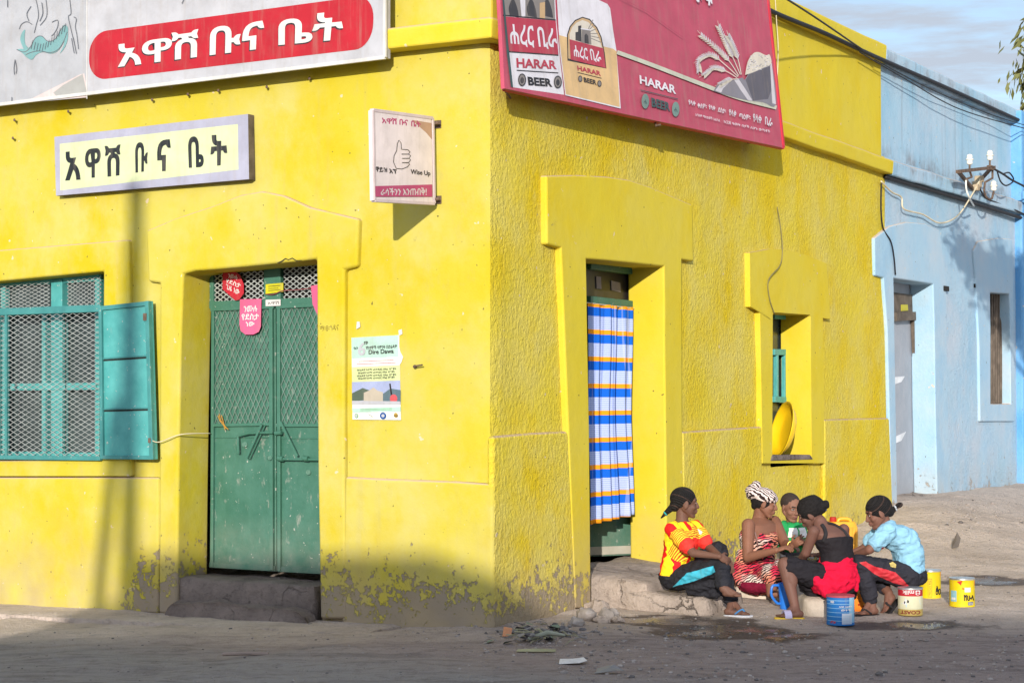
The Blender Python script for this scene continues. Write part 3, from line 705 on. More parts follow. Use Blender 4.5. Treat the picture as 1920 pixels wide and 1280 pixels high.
sheet('sticker', LW, [(450, 561), (490, 560), (489, 612), (485, 622), (475, 627), (460, 627), (451, 620), (449, 608)], DW + .045, [I_PINK, I_WHITE],
      'pink rounded sticker with three lines of white lettering on the green door leaf', 'sticker',
      lambda A: (A.text('ንሙሉ', [(457, 574), (483, 572), (482, 584), (457, 585)], 1, .02), A.text('የደስታ', [(453, 588), (486, 587), (485, 600), (453, 601)], 1, .02), A.text('ነው', [(461, 603), (477, 603), (477, 611), (461, 612)], 1, .02)))
sheet('sticker', LW, [(583, 536), (640, 526), (640, 585), (596, 592), (586, 570)], DW + .05, [I_PINK], 'pink sticker half hidden behind the yellow door jamb', 'sticker')
sheet('notice', LW, [(498, 533), (531, 530), (531, 547), (498, 551)], DW + .035, [ink('yellow_notice', 222, 214, 30), I_BLACK], 'small yellow notice pasted above the green door leaves', 'notice',
      lambda A: (A.stroke([(503, 537), (526, 535)], 1.2, 1), A.stroke([(503, 541), (522, 540)], 1.0, 1), A.stroke([(503, 545), (526, 543)], 1.0, 1)))
sheet('notice', LW, [(498, 562), (526, 561), (526, 573), (498, 574)], DW + .035, [I_WHITE, I_BLACK], 'small white paper strip with dark printing above the green door', 'notice',
      lambda A: A.text('አዋሽ', [(502, 565), (523, 564), (523, 570), (502, 571)], 1))
mb = MB()
for (dx, dy) in ((0, 0), (4, 2), (-2, 3)): mb.tube([dpx(411 + dx, 776 + dy, DW + .03), dpx(414 + dx, 788, DW + .035), dpx(420, 795 + dy, DW + .035), dpx(424 + dx, 803 + dy, DW + .04)], .004, 5)
tag(mb.build('straw_tie', ink('straw', 205, 150, 50)), 'loose tuft of yellow straw tied through the door mesh', 'straw')
# threshold step under this door
mb = MB()
def rough_block(mb, pl, u0, u1, w0, w1, z0, z1, wear=.02, seed=0, n=(14, 6, 3), slope=0):
    nu, nw, nz_ = n
    P = {}
    def vert(i, j, k):
        key = (i, j, k)
        if key in P: return P[key]
        u = u0 + (u1 - u0) * i / nu; w = w0 + (w1 - w0) * j / nw; z = z0 + (z1 - z0) * k / nz_
        edge = (j == nw) + (k == nz_) + (i in (0, nu))
        d = V((noise.noise(V((u * 3, w * 3, z * 3 + seed))), noise.noise(V((u * 3 + 9, w * 3, z * 3 + seed))), noise.noise(V((u * 3, w * 3 + 7, z * 3 + seed))))) * wear * 1.3
        d += V((noise.noise(V((u * 9, w * 9, z * 9 + seed))), noise.noise(V((u * 9 + 9, w * 9, z * 9 + seed))), noise.noise(V((u * 9, w * 9 + 7, z * 9 + seed))))) * wear * .6
        if edge >= 2:
            if j == nw: w -= wear * 1.2
            if k == nz_: z -= wear * .9
            if i == 0: u += wear
            if i == nu: u -= wear
        zz = z + d.z - slope * (w - w0) * (k / nz_)
        P[key] = len(mb.v); mb.v.append(pl.pt(u + d.x, zz, w + d.y)); return P[key]
    def face(a): mb.f.append(tuple(vert(*q) for q in a)); mb.m.append(0)
    for i in range(nu):
        for j in range(nw): face([(i, j, nz_), (i + 1, j, nz_), (i + 1, j + 1, nz_), (i, j + 1, nz_)]); face([(i, j, 0), (i, j + 1, 0), (i + 1, j + 1, 0), (i + 1, j, 0)])
        for k in range(nz_): face([(i, nw, k), (i, nw, k + 1), (i + 1, nw, k + 1), (i + 1, nw, k)]); face([(i, 0, k), (i + 1, 0, k), (i + 1, 0, k + 1), (i, 0, k + 1)])
    for j in range(nw):
        for k in range(nz_): face([(0, j, k), (0, j, k + 1), (0, j + 1, k + 1), (0, j + 1, k)]); face([(nu, j, k), (nu, j + 1, k), (nu, j + 1, k + 1), (nu, j, k + 1)])
    return mb
ua = LW.uv(598, 1080)[0]; ub = LW.uv(331, 1080)[0]
mb = rough_block(MB(), LW, ua + .03, ub - .02, -.36, .03, -.3, .235, .016, 3, n=(20, 8, 4))
rough_block(mb, LW, ua - .06, ub - .05, .05, .22, -.3, .06, .03, 6, n=(18, 6, 4))
mb.build('door_step', M_CONC, house, smooth=True, fix=True, auto=60)
# raised walk along the sunlit face
mb = rough_block(MB(), LW, .75, LEND, -.02, .62, -.4, -.015, .011, 11, n=(90, 8, 4))
for i_, v_ in enumerate(mb.v): mb.v[i_] = v_ - V((0, 0, .017 * max(0, (v_ - C0).dot(LD) - .75)))
tag(mb.build('walkway', M_DIRT, smooth=True, fix=True, auto=60), kind='structure')

# ---- right door with open leaf; curtain hangs in it
RDW = -.30
f = MB()
def rbar(mb, p, q_, w, h, dp, m=0): mb.bar(RW.px(*p, w), RW.px(*q_, w), h, dp, RW.n, m)
rbar(f, (1098, 566), (1197, 577), RDW, .05, .05); rbar(f, (1099, 497), (1199, 510), RDW, .035, .049); rbar(f, (1192, 500), (1197, 1046), RDW, .04, .052)
dr = f.build('door_frame', M_GREENB, house, bevel=.006)
g = MB(); g.slab(RW, [(1098, 500), (1196, 510), (1196, 575), (1098, 566)], RDW - .03, RDW - .02); g.build('pane', plain('sooty_glass', (.035, .03, .028, 1), .35, .3, 8.0), dr)
g = MB(); g.slab(RW, [(1118, 518), (1127, 519), (1128, 542), (1119, 541)], RDW - .015, RDW - .012); g.build('pasted_scrap', plain('faded_paper', (.25, .21, .20, 1), .9), dr); g = MB(); g.slab(RW, [(1146, 526), (1163, 530), (1164, 548), (1147, 544)], RDW - .015, RDW - .012); g.build('pasted_scrap', plain('faded_paper', (.25, .21, .20, 1), .9), dr)
# half-open lower leaf inside
g = MB(); P0 = RW.px(1193, 800, RDW - .02); dd = (RD * -.72 - RN * .5).normalized()
zb = RW.uv(1196, 1040, RDW)[1]; zt = RW.uv(1196, 580, RDW)[1]
base = V((P0.x, P0.y, 0)) + RD * .02
g.box(base + dd * .42 + V((0, 0, (zb + zt) / 2)), (dd * .42, V((0, 0, (zt - zb) / 2)), dd.cross(V((0, 0, 1))) * .02)); leaf = g.build('door', M_GREEN, house, bevel=.006)
g = MB(); g.box(base + dd * .42 + V((0, 0, zb + .05)) + RN * .03, (dd * .40, V((0, 0, .035)), dd.cross(V((0, 0, 1))) * .008)); g.build('kick_plate', M_CREAMW if 0 else plain('pale_scuffed_paint', (.36, .34, .28, 1), .8), leaf)
# dark room behind
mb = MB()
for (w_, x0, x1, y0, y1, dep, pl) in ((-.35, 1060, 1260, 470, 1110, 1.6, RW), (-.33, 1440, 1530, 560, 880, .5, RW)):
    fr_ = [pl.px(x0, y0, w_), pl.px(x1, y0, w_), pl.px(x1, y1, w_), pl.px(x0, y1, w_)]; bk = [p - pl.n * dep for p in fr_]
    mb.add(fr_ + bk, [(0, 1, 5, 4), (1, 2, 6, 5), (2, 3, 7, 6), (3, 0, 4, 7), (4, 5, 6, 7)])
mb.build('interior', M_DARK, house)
# steps at the right door
us = RW.uv(1104, 1100)[0]
mb = rough_block(MB(), RW, us + .02, us + 1.75, -.36, .52, -.2, .30, .018, 21, n=(26, 12, 5), slope=.08)
rough_block(mb, RW, us - .02, us + .75, .36, 1.04, -.2, .165, .024, 33, n=(14, 9, 4), slope=.05)
mb.build('door_step', M_STEP, house, smooth=True, fix=True, auto=60)
rs = random.Random(5)
for i, (x, y, r) in enumerate(((1098, 1160, .10), (1122, 1146, .11), (1142, 1158, .08), (1128, 1167, .06), (1082, 1172, .07), (1158, 1165, .05), (1112, 1132, .08))):
    p = onG(x, y); b_ = MB(); a_ = rs.uniform(0, 3); A_ = V((math.cos(a_), math.sin(a_), 0)); B_ = V((-math.sin(a_), math.cos(a_), 0))
    b_.ell(p + V((0, 0, r * .25)), (A_ * r, B_ * r * .75, V((0, 0, r * .62))), 14, 10)
    for k_ in range(len(b_.v)):
        q_ = b_.v[k_] - p; n_ = q_.normalized(); b_.v[k_] = b_.v[k_] + n_ * r * (.55 * (abs(noise.noise(q_ * (2.2 / r) * .5 + V((i * 3, 0, 0)))) - .25) + .22 * noise.noise(q_ * (3.0 / r)))
    tag(b_.build('rubble_stone', M_STEP if i % 2 else M_STONE, smooth=True, auto=35), 'broken stone in the rubble between the yellow wall foot and the door step', 'stone', 'rubble stones beside the door step')
# ---- small window niche with teal frame
f = MB(); NW_ = -.24
rbar(f, (1478, 588), (1476, 862), NW_, .022, .03); rbar(f, (1449, 660), (1477, 660), NW_, .03, .024); rbar(f, (1449, 748), (1477, 750), NW_, .03, .026); rbar(f, (1449, 592), (1477, 594), NW_, .03, .025)
rbar(f, (1455, 660), (1455, 750), NW_, .02, .022); rbar(f, (1470, 662), (1470, 750), NW_, .022, .021)
nw = f.build('window', M_TEAL, house, bevel=.004)
MB().slab(RW, [(1440, 585), (1480, 588), (1480, 870), (1440, 870)], NW_ - .06, NW_ - .05).build('pane', M_GLASS, nw)

# nails and a hook in the sunlit wall, painted-over specks of mortar
for i, (x, y) in enumerate(((285, 188), (409, 171), (500, 164), (580, 148), (352, 178), (128, 210), (27, 226), (24, 260))):
    mb = MB(); mb.tube([LW.px(x, y, -.01), LW.px(x, y - 1, .045)], .007, 6); mb.ell(LW.px(x, y - 1, .047), (LN * .006, LD * .013, V((0, 0, .013))), 8, 6)
    mb.build('nail', M_IRON, house)
mb = MB(); mb.tube([LW.px(777, 686, -.01), LW.px(778, 686, .05), LW.px(792, 684, .06)], .006, 6); mb.ell(LW.px(778, 687, .03), (LN * .02, LD * .014, V((0, 0, .014))), 8, 6); mb.build('hook', M_IRON, house)
# crack over the door, flaked plaster at corner foot
mb = MB(); pts = [(520, 493), (528, 490), (535, 485), (541, 487), (548, 484), (556, 489), (566, 488)]
A = Art(mb, LW, .051); A.stroke(pts, [1.2, 2.0, 2.4, 1.6, 2.2, 1.4, .6], 0); mb.build('crack', M_DARK, house)

# pencilled writing by the door
mb = MB(); A = Art(mb, LW, .051); A.text('ማ፡ፀ፡ጎዳና', [(600, 611), (635, 608), (635, 619), (600, 621)], 0, -.005); mb.build('pencil_writing', ink('pencil', 95, 75, 20), house)

# ------------------------------------------------------------------ pale blue house beyond
blue = thing('blue_house', C0 + RD * (UEND + 3) - RN * 3, 'pale blue plastered house with deep grey door and barred window', 'building')
BEND = RW.uv(1905, 560)[0]
mb = MB(); H_BD = hole(RW, 1677, 1757, 535, 930); H_BW = hole(RW, 1857, 1897, 548, 757)
wall_sheet(mb, RW, UEND, BEND, -.2, 4.40, [(H_BD[0], H_BD[1], .3, H_BD[3]), H_BW], 0, seed=9)
mb.build('wall', M_BL, blue, smooth=True)
def straight(name, prof, u0, u1, mat, parent, seed=0):
    mb = MB(); n = 24; k = len(prof)
    for i in range(n + 1):
        u = u0 + (u1 - u0) * i / n
        for w, z in prof: mb.v.append(RW.pt(u, z + .012 * noise.noise(V((u * 1.9, z, seed))), w + .008 * noise.noise(V((u * 2, z, seed + 3)))))
    for i in range(n):
        for j in range(k): mb.f.append((i * k + j, (i + 1) * k + j, (i + 1) * k + (j + 1) % k, i * k + (j + 1) % k)); mb.m.append(0)
    mb.f.append(tuple(reversed(range(k)))); mb.f.append(tuple(n * k + j for j in range(k))); mb.m += [0, 0]
    return mb.build(name, mat, parent, bevel=.02, fix=True)
straight('cornice', [(.09, ZC0 - .12), (.10, ZC1 - .12), (.08, ZC1 - .11), (-.3, ZC1 - .08), (-.3, ZC0 - .12)], UEND + .002, BEND + .1, M_BT, blue)
straight('parapet', [(-.05, ZC1 - .2), (-.05, 5.48), (-.25, 5.48), (-.25, ZC1 - .2)], UEND + .002, BEND + .1, M_BT, blue, 2)
straight('coping', [(.02, 5.44), (.03, 5.63), (-.1, 5.67), (-.3, 5.64), (-.3, 5.44)], UEND + .002, BEND + .1, M_BT, blue, 4)
mb = MB(); a = RW.pt(UEND, 0, -.3); b = RW.pt(BEND, 0, -.3)
mb.prism([V((p.x, p.y, 4.7)) for p in (a, b, b - RN * 7, a - RN * 7)], [V((p.x, p.y, 4.55)) for p in (a, b, b - RN * 7, a - RN * 7)])
p, q_ = b - RN * 0, b - RN * 7; mb.prism([V((x.x, x.y, 4.6)) for x in (p, q_, q_ - RD * .2, p - RD * .2)], [V((x.x, x.y, -.2)) for x in (p, q_, q_ - RD * .2, p - RD * .2)])
p, q_ = a - RN * 7, b - RN * 7; mb.prism([V((x.x, x.y, 4.6)) for x in (p, q_, q_ - RN * .2, p - RN * .2)], [V((x.x, x.y, -.2)) for x in (p, q_, q_ - RN * .2, p - RN * .2)])
mb.build('roof', M_ROOF, blue)
BO = [(1672, 945), (1664, 620), (1657, 521), (1641, 517), (1640, 446), (1668, 424), (1700, 416), (1735, 419), (1762, 432), (1774, 520), (1776, 660), (1782, 945)]
BI = [(1683, 945), (1680, 760), (1678, 640), (1677, 560), (1676, 522), (1690, 524), (1705, 526), (1725, 529), (1750, 533), (1752, 600), (1754, 760), (1758, 945)]
MB().ring(RW, BO, BI, -.26, .035).build('door_surround', M_BS, blue, bevel=.02, bseg=3, fix=True, smooth=True, auto=55)
WO = [(1838, 790), (1836, 640), (1830, 520), (1826, 470), (1835, 452), (1872, 446), (1898, 448), (1900, 560), (1902, 790)]
WI = [(1858, 757), (1858, 700), (1858, 620), (1857, 549), (1862, 549), (1875, 550), (1893, 551), (1894, 600), (1896, 757)]
MB().ring(RW, WO, WI, -.14, .03, closed=True).build('window_surround', M_BS, blue, bevel=.02, bseg=3, fix=True, smooth=True, auto=55)
mb = MB(); mb.slab(RW, [(1676, 524), (1722, 529), (1722, 932), (1676, 932)], -.30, -.26); bd = mb.build('door', M_GREY, blue)
mb = MB(); mb.slab(RW, [(1676, 548), (1714, 553), (1714, 590), (1676, 588)], -.26, -.23); mb.bar(RW.px(1676, 594, -.23), RW.px(1716, 592, -.23), .05, .04, RN); mb.bar(RW.px(1712, 590, -.23), RW.px(1722, 928, -.23), .03, .02, RN); mb.build('door_frame', M_WOOD, bd)
mb = MB(); mb.slab(RW, [(1676, 707), (1697, 705), (1690, 716), (1676, 721)], -.26, -.252); mb.build('sheet_patch', plain('white_sheet_metal', (.72, .72, .74, 1), .4), bd); mb = MB(); mb.slab(RW, [(1676, 820), (1699, 809), (1690, 826), (1676, 832)], -.26, -.252); mb.build('sheet_patch', plain('white_sheet_metal', (.72, .72, .74, 1), .4), bd)
mb = MB(); mb.slab(RW, [(1690, 571), (1702, 571), (1703, 582), (1690, 583)], -.23, -.225); mb.build('lock_plate', ink('yellow_tag', 215, 205, 60), bd)
mb = MB(); mb.slab(RW, [(1857, 548), (1900, 552), (1900, 760), (1857, 760)], -.17, -.14); bw = mb.build('window', M_WOOD, blue)
mb = MB()
for i in range(6): mb.tube([RW.px(1859 + i * 4.4, 552, -.10), RW.px(1859 + i * 4.4, 756, -.10)], .018, 6)
mb.build('window_bar', M_WOOD, bw)
mb = MB(); mb.box(RW.px(1771, 541, .02), (RD * .09, V((0, 0, .03)), RN * .03)); mb.build('vent_hole', M_DARK, blue); mb = MB(); mb.box(RW.px(1829, 536, .0), (RD * .07, V((0, 0, .025)), RN * .02)); mb.build('vent_hole', M_DARK, blue)
us_ = RW.uv(1676, 940)[0]
mb = rough_block(MB(), RW, us_ - .1, us_ + 1.75, -.4, .35, .0, .57, .03, 51, n=(16, 6, 4), slope=.15)
rough_block(mb, RW, us_ - .15, us_ + 1.3, .25, .62, .0, .36, .03, 55, n=(14, 5, 3), slope=.1)
mb.build('door_step', M_STEP, blue, smooth=True, fix=True, auto=60)

# ------------------------------------------------------------------ bright blue house at the far end
bb = thing('bright_blue_house', C0 + RD * (BEND + 3) - RN * 3, 'bright blue house front past the pale blue house', 'building')
mb = MB(); a, b = BEND - .02, BEND + 9
mb.prism([RW.pt(a, 5.62, .10), RW.pt(b, 5.62, .10), RW.pt(b, 5.62, -7), RW.pt(a, 5.62, -7)], [RW.pt(a, .0, .10), RW.pt(b, .0, .10), RW.pt(b, .0, -7), RW.pt(a, .0, -7)])
mb.build('wall', M_BB, bb, bevel=.03, fix=True)
mb = MB(); mb.prism([RW.pt(BEND + .35, 3.05, .12), RW.pt(BEND + 1.6, 3.05, .12), RW.pt(BEND + 1.6, .4, .12), RW.pt(BEND + .35, .4, .12)], [RW.pt(BEND + .35, 3.05, .09), RW.pt(BEND + 1.6, 3.05, .09), RW.pt(BEND + 1.6, .4, .09), RW.pt(BEND + .35, .4, .09)]); mb.build('door', plain('deep_blue_paint', (.035, .10, .26, 1), .6), bb)
mb = MB(); mb.prism([RW.pt(BEND - .05, 4.5, .16), RW.pt(b, 4.5, .16), RW.pt(b, 4.5, .1), RW.pt(BEND - .05, 4.5, .1)], [RW.pt(BEND - .05, 4.34, .16), RW.pt(b, 4.34, .16), RW.pt(b, 4.34, .1), RW.pt(BEND - .05, 4.34, .1)]); mb.build('cornice', M_BB, bb, bevel=.02, fix=True)
# ------------------------------------------------------------------ signs
I_SRED = ink('sign_red', 205, 35, 52, .62); I_SWHITE = ink('sign_white', 214, 214, 220, .60, .5); I_SHADE = ink('letter_edge', 45, 48, 56)
I_GREYF = ink('grey_frame', 184, 184, 204, .7, .55); I_PALEY = ink('pale_sign_yellow', 222, 230, 182, .74, .5)
# big coffee-house fascia sign
S1 = Plane(LW.p0, LN, LD); W1 = .20
mb = MB(); mb.slab(S1, [(-130, 212), (722, 108), (722, -330), (-130, -300)], W1 - .07, W1, 0)
A = Art(mb, S1, W1)
SG = [I_SWHITE, I_SRED, I_SHADE, ink('emblem_teal', 128, 176, 178), ink('emblem_line', 108, 112, 120), ink('panel_grey', 200, 202, 208, .60), ink('dirty_pink', 200, 184, 182, .9), ink('worn_grey', 158, 158, 155, .9), I_WHITE]
A.poly([(-100, -200), (163, -200), (163, 183), (-100, 205)], 5)
A.poly([(20, 192), (60, 185), (110, 160), (150, 140), (158, 138), (165, 178), (163, 183)], 6); A.poly([(118, 160), (155, 139), (164, 178), (110, 186), (100, 174)], 7)
qd = [V((168, 62, 0)), V((702, -10, 0)), V((698, 90, 0)), V((166, 152, 0))]
A.poly([tuple(quadmap(qd, a, b))[:2] for a, b in rrect(.06, .45)], 1)
for body, q in (('አዋሽ', [(221, 76), (372, 55), (371, 107), (221, 126)]), ('ቡና', [(394, 52), (496, 38), (494, 91), (393, 104)]), ('ቤት', [(522, 33), (647, 20), (641, 74), (522, 85)])):
    A.text(body, [(x - .8, y + 2.4) for x, y in q], 2, .028); A.text(body, q, 8, .022)
# dragon and lance of the printed emblem
A.poly([tuple(p)[:2] for p in curve([(31, 93), (42, 100), (50, 108), (60, 112), (68, 103), (80, 98), (95, 101), (108, 96), (118, 82), (126, 65), (127, 52), (120, 47), (112, 58), (105, 72), (96, 77), (86, 76), (78, 68), (66, 72), (56, 88), (46, 92), (38, 92), (31, 93)], 4)][:-1], 3)
A.poly([tuple(p)[:2] for p in curve([(44, 92), (38, 75), (41, 62), (47, 56), (46, 68), (47, 82), (52, 90), (44, 92)], 4)][:-1], 3)
A.poly([tuple(p)[:2] for p in curve([(127, 52), (127, 72), (122, 88), (112, 101), (119, 86), (122, 70), (123, 55), (127, 52)], 3)][:-1], 3)
for pts in ([(31, 93), (45, 98), (56, 90), (66, 72), (78, 68), (90, 78), (104, 73), (114, 56), (122, 47)], [(48, 103), (60, 98), (75, 96), (95, 99), (110, 92), (120, 76), (126, 60)], [(36, 55), (40, 46), (50, 41), (60, 46)], [(64, 62), (68, 46), (72, 30), (70, 12), (66, -5)], [(75, 48), (86, 34), (88, 20), (86, 0)],
            [(97, 42), (108, 38), (108, 50), (102, 62), (96, 68)], [(130, -5), (133, 25), (128, 32), (134, 60), (140, 85)], [(138, 32), (143, 36), (141, 50), (144, 66), (147, 92)], [(137, 70), (141, 90), (143, 101)], [(134, 72), (137, 90), (139, 100)], [(28, 112), (26, 128), (27, 140)], [(28, 112), (31, 128), (30, 138)], [(58, 12), (50, 26), (54, 40)], [(14, 0), (14, 14)], [(22, 182), (22, 192)], [(78, 5), (80, 25), (74, 40)],
            [(345, -2), (341, 7)]):
    A.stroke([tuple(p)[:2] for p in curve(pts, 4)], 1.3, 4)
for i in range(13):
    t = i / 12; x = 58 + 62 * t; A.stroke([(x, 92 + 6 * math.sin(t * 5) - 26 * t * t), (x + 3, 76 + 8 * math.sin(t * 5) - 24 * t * t)], .8, 4, same=i > 0)
sg = mb.build('fascia_sign', SG); tag(sg, 'large white fascia sign with red rounded panel and white Amharic lettering above the cornice', 'sign')
mb = MB(); mb.bar(S1.px(-130, 212, W1), S1.px(722.5, 108, W1), .014, .012, LN); mb.bar(S1.px(722, 108, W1), S1.px(722, -330, W1), .012, .013, LN); mb.bar(S1.px(163, 186, W1 + .003), S1.px(163, -300, W1 + .003), .004, .004, LN)
mb.build('frame', ink('sign_edge', 214, 212, 208, .8), sg, bevel=.003)
mb = MB()
for x in (60, 260, 460, 660):
    p = S1.px(x, 150 - .12 * x, W1 - .07); mb.bar(p, p - LN * .28, .02, .02); mb.build('bracket', M_IRON, sg); mb = MB()

# framed wooden sign
W2 = .085
mb = MB(); mb.slab(LW, [(102, 257), (465, 214), (467, 336), (105, 367)], W2 - .075, W2, 0, 3)
A = Art(mb, LW, W2); A.poly([(112, 270), (446, 233), (447, 318), (113, 357)], 1)
for ch, q in (('አ', [(122, 285), (150, 282), (151, 337), (122, 339)]), ('ዋ', [(159, 280), (189, 277), (188, 332), (160, 335)]), ('ሽ', [(196, 274), (226, 271), (225, 329), (198, 332)]), ('ቡ', [(253, 268), (278, 265), (276, 321), (254, 324)]),
              ('ና', [(293, 263), (321, 261), (318, 320), (296, 322)]), ('ቤ', [(352, 257), (382, 254), (382, 313), (354, 315)]), ('ት', [(392, 254), (429, 251), (424, 309), (396, 312)])):
    A.text(ch, q, 2, .03)
tag(mb.build('name_board', [I_GREYF, I_PALEY, ink('sign_black', 38, 44, 48), M_WOOD], bevel=0), 'pale yellow name board in a grey frame with black hand-painted Amharic letters', 'sign')

# small sign standing out from the wall
WP = LW.px(811, 300, .10); Lp = ray(698, 290); q_ = EYEV + Lp * ((WP.y - .64) / Lp.y)
hd = V((q_.x - WP.x, q_.y - WP.y, 0)).normalized(); nn = V((hd.y, -hd.x, 0)); nn = nn if nn.dot(V((0, -1, 0))) > 0 else -nn
if nn.dot(EYEV - WP) < 0: nn = -nn
S3 = Plane(WP, nn, hd)
mb = MB(); mb.slab(S3, [(697, 207), (809, 222), (812, 382), (700, 376)], -.03, 0, 0)
A = Art(mb, S3, 0)
PS = [ink('panel_cream', 228, 214, 212, .9), ink('magenta_print', 205, 82, 128), I_WHITE, I_BLACK, ink('rust_stain', 205, 165, 140)]
A.poly([(772, 225), (809, 231), (810, 262), (800, 250)], 4)
A.text('አዋሽ', [(716, 219), (744, 222), (744, 234), (716, 231)], 1, .03); A.text('ቡና', [(749, 223), (765, 225), (765, 236), (749, 234)], 1, .03); A.text('ቤት', [(771, 225), (789, 227), (789, 239), (771, 237)], 1, .03)
A.text('ዋይዝ', [(704, 312), (726, 315), (726, 324), (704, 323)], 3, .03); A.text('አፕ', [(730, 316), (744, 318), (744, 326), (730, 325)], 3, .03); A.text('Wise Up', [(770, 317), (807, 321), (807, 332), (770, 329)], 3, .02)
for pts in ([(734, 334), (729, 322), (730, 310), (735, 300), (736, 288), (739, 281), (743, 286), (744, 298), (756, 299), (760, 303), (757, 307), (761, 310), (758, 315), (761, 318), (757, 323), (759, 326), (755, 331), (745, 335), (734, 334)], [(744, 307), (757, 307)], [(745, 315), (758, 315)], [(745, 323), (757, 323)]): A.stroke([(x + 9, y - 18) for x, y in pts], 1.1, 3)
A.poly([(703.5, 349), (810.5, 346), (810.8, 369), (704, 369)], 1); A.text('ራሳችንን እንጠብቅ!', [(714, 353), (800, 351), (800, 366), (714, 366)], 2, .015)
pj = mb.build('projecting_sign', PS); tag(pj, 'small double-faced cream sign with pink band projecting from the sunlit wall', 'sign')
mb = MB()
for p, q in (((697, 207), (809, 222)), ((809, 222), (812, 382)), ((812, 382), (700, 376)), ((700, 376), (697, 207))): mb.bar(S3.px(*p, -.015), S3.px(*q, -.015), .012, .019, nn)
mb.build('frame', ink('sign_frame_cream', 214, 196, 196, .85), pj, bevel=.003)
mb = MB()
for y in (231, 373):
    p = S3.px(810, y, -.015); mb.bar(p, p - LN * .11 + V((0, 0, .0)), .012, .012); mb.box(p - LN * .085, (LD * .03, LN * .012, V((0, 0, .03)))); mb.tube([p - LN * .02, p - LN * .02 + LD * -.05], .012, 6); mb.build('bracket', M_IRON, pj, bevel=.002); mb = MB()

# conference poster
def poster(A):
    A.poly([(659, 633), (747, 628), (747, 669), (660, 672)], 1); A.poly([(660, 688), (749, 684), (750, 714), (660, 716)], 2)
    A.poly([(660, 716), (750, 713), (751, 757), (660, 758)], 3); A.poly([(660, 737), (680, 727), (700, 734), (700, 749), (660, 752)], 4); A.poly([(682, 752), (682, 736), (692, 732), (700, 726), (708, 732), (718, 735), (718, 752)], 5)
    A.poly([(718, 752), (718, 738), (732, 728), (751, 731), (751, 753)], 6); A.stroke([(731, 719), (734, 740)], 3, 7); A.ellipse((738, 747), 7, 8, 8); A.poly([(660, 751), (750, 752), (751, 758), (660, 758)], 9)
    A.poly([(660, 765), (751, 762), (751, 771), (661, 773)], 1)
    A.text('6', [(671, 643), (685, 641), (685, 666), (671, 667)], 9, .03); A.text('ኛው', [(682, 640), (690, 638), (690, 645), (682, 646)], 7, .02)
    A.text('የከተሞች ሳምንት በድሬዳዋ', [(686, 648), (744, 645), (744, 652), (686, 655)], 7, .02); A.text('የኢት', [(663, 650), (671, 649), (671, 655), (663, 656)], 7, .02); A.text('Dire Dawa', [(691, 656), (738, 653), (738, 662), (691, 664)], 7, .02)
    for y, a, b in ((676, 672, 738), (681, 668, 742)): A.stroke([(a, y + 1.5), (b, y - 1.5)], .8, 8)
    for i, y in enumerate((692, 697.5, 703, 708)): A.text('የድሬዳዋ ከተማ አስተዳደር በዓል ዝግጅት', [(669 + 2 * (i % 2), y - .4), (743 - 3 * (i % 2), y - 3.2), (743 - 3 * (i % 2), y + 1.0), (669 + 2 * (i % 2), y + 3.6)], 7, .01)
    for y in (767, 769.5): A.stroke([(675, y), (735, y - 2)], .6, 10)
    A.ellipse((668, 779), 3.5, 4.5, 10); A.ellipse((668, 779), 2.3, 3.3, 9); A.ellipse((694, 779), 5, 4, 0); A.stroke([(691, 776), (698, 781)], 1, 7); A.ellipse((718, 779), 6, 6.5, 11); A.ellipse((718, 779), 3, 3, 9); A.ellipse((742, 778), 3.6, 4.5, 12); A.stroke([(738, 779), (746, 779)], 1.4, 7)
sheet('wall_poster', LW, [(659, 633), (748, 628), (748, 650), (750, 660), (755, 669), (752, 679), (749, 684), (751, 787), (661, 786)], .012,
      [ink('poster_white', 236, 236, 226, .9), ink('poster_mint', 196, 234, 216), ink('poster_lime', 226, 236, 170), ink('poster_sky', 176, 186, 222), ink('poster_leaf', 92, 108, 92), ink('poster_stone', 205, 192, 172), ink('poster_slate', 96, 120, 130), I_BLACK, ink('poster_red', 222, 92, 98), I_SWHITE, ink('poster_green', 130, 190, 120), ink('poster_blue', 40, 90, 160), ink('poster_gold', 196, 160, 70)],
      'pale green event poster with photograph pasted on the sunlit yellow wall', 'poster', poster, th=.008)
for pts in ([(669, 603), (674, 603), (675, 613), (668, 617)], [(747, 619), (753, 617), (754, 626), (748, 629)]):
    sheet('paper_scrap', LW, pts, .010, [I_WHITE], 'torn white paper scrap stuck ' + ('above the left corner' if pts[0][0] < 700 else 'at the top right corner') + ' of the wall poster', 'paper scrap', th=.006)

# beer hoarding on the shaded face, leaning out at the foot
BL = RW.px(946, 166, .22); BR = RW.px(1467, 277, .33); TR = RW.px(1437, 0, .17)
bn = (BR - BL).cross(TR - BL).normalized(); bn = bn if bn.dot(EYEV - BL) > 0 else -bn
bu = (BR - BL).normalized(); S4 = Plane(BL, bn, bu, bn.cross(bu))
HB = [ink('hoarding_red', 205, 88, 112), ink('hoarding_white', 226, 222, 228, .85), ink('hoarding_band', 200, 66, 88), ink('beer_beige', 222, 186, 134, .85), ink('stripe_sage', 205, 205, 186, .8), ink('dark_teal', 66, 94, 96),
      ink('letter_black', 44, 44, 50), ink('gate_grey', 150, 142, 138), ink('gate_dark', 72, 70, 74), ink('sack_grey', 150, 146, 156), ink('sack_light', 216, 210, 216, .8), ink('wheat', 226, 216, 200, .8), ink('tan_sky', 220, 184, 138), ink('sage_disc', 130, 158, 150), ink('sack_dark', 108, 104, 114), ink('hoarding_crease', 186, 76, 100)]
mb = MB(); mb.slab(S4, [(931, -140), (946, 166), (1467, 277), (1418, -190)], -.03, 0, 0)
A = Art(mb, S4, 0, .0003)
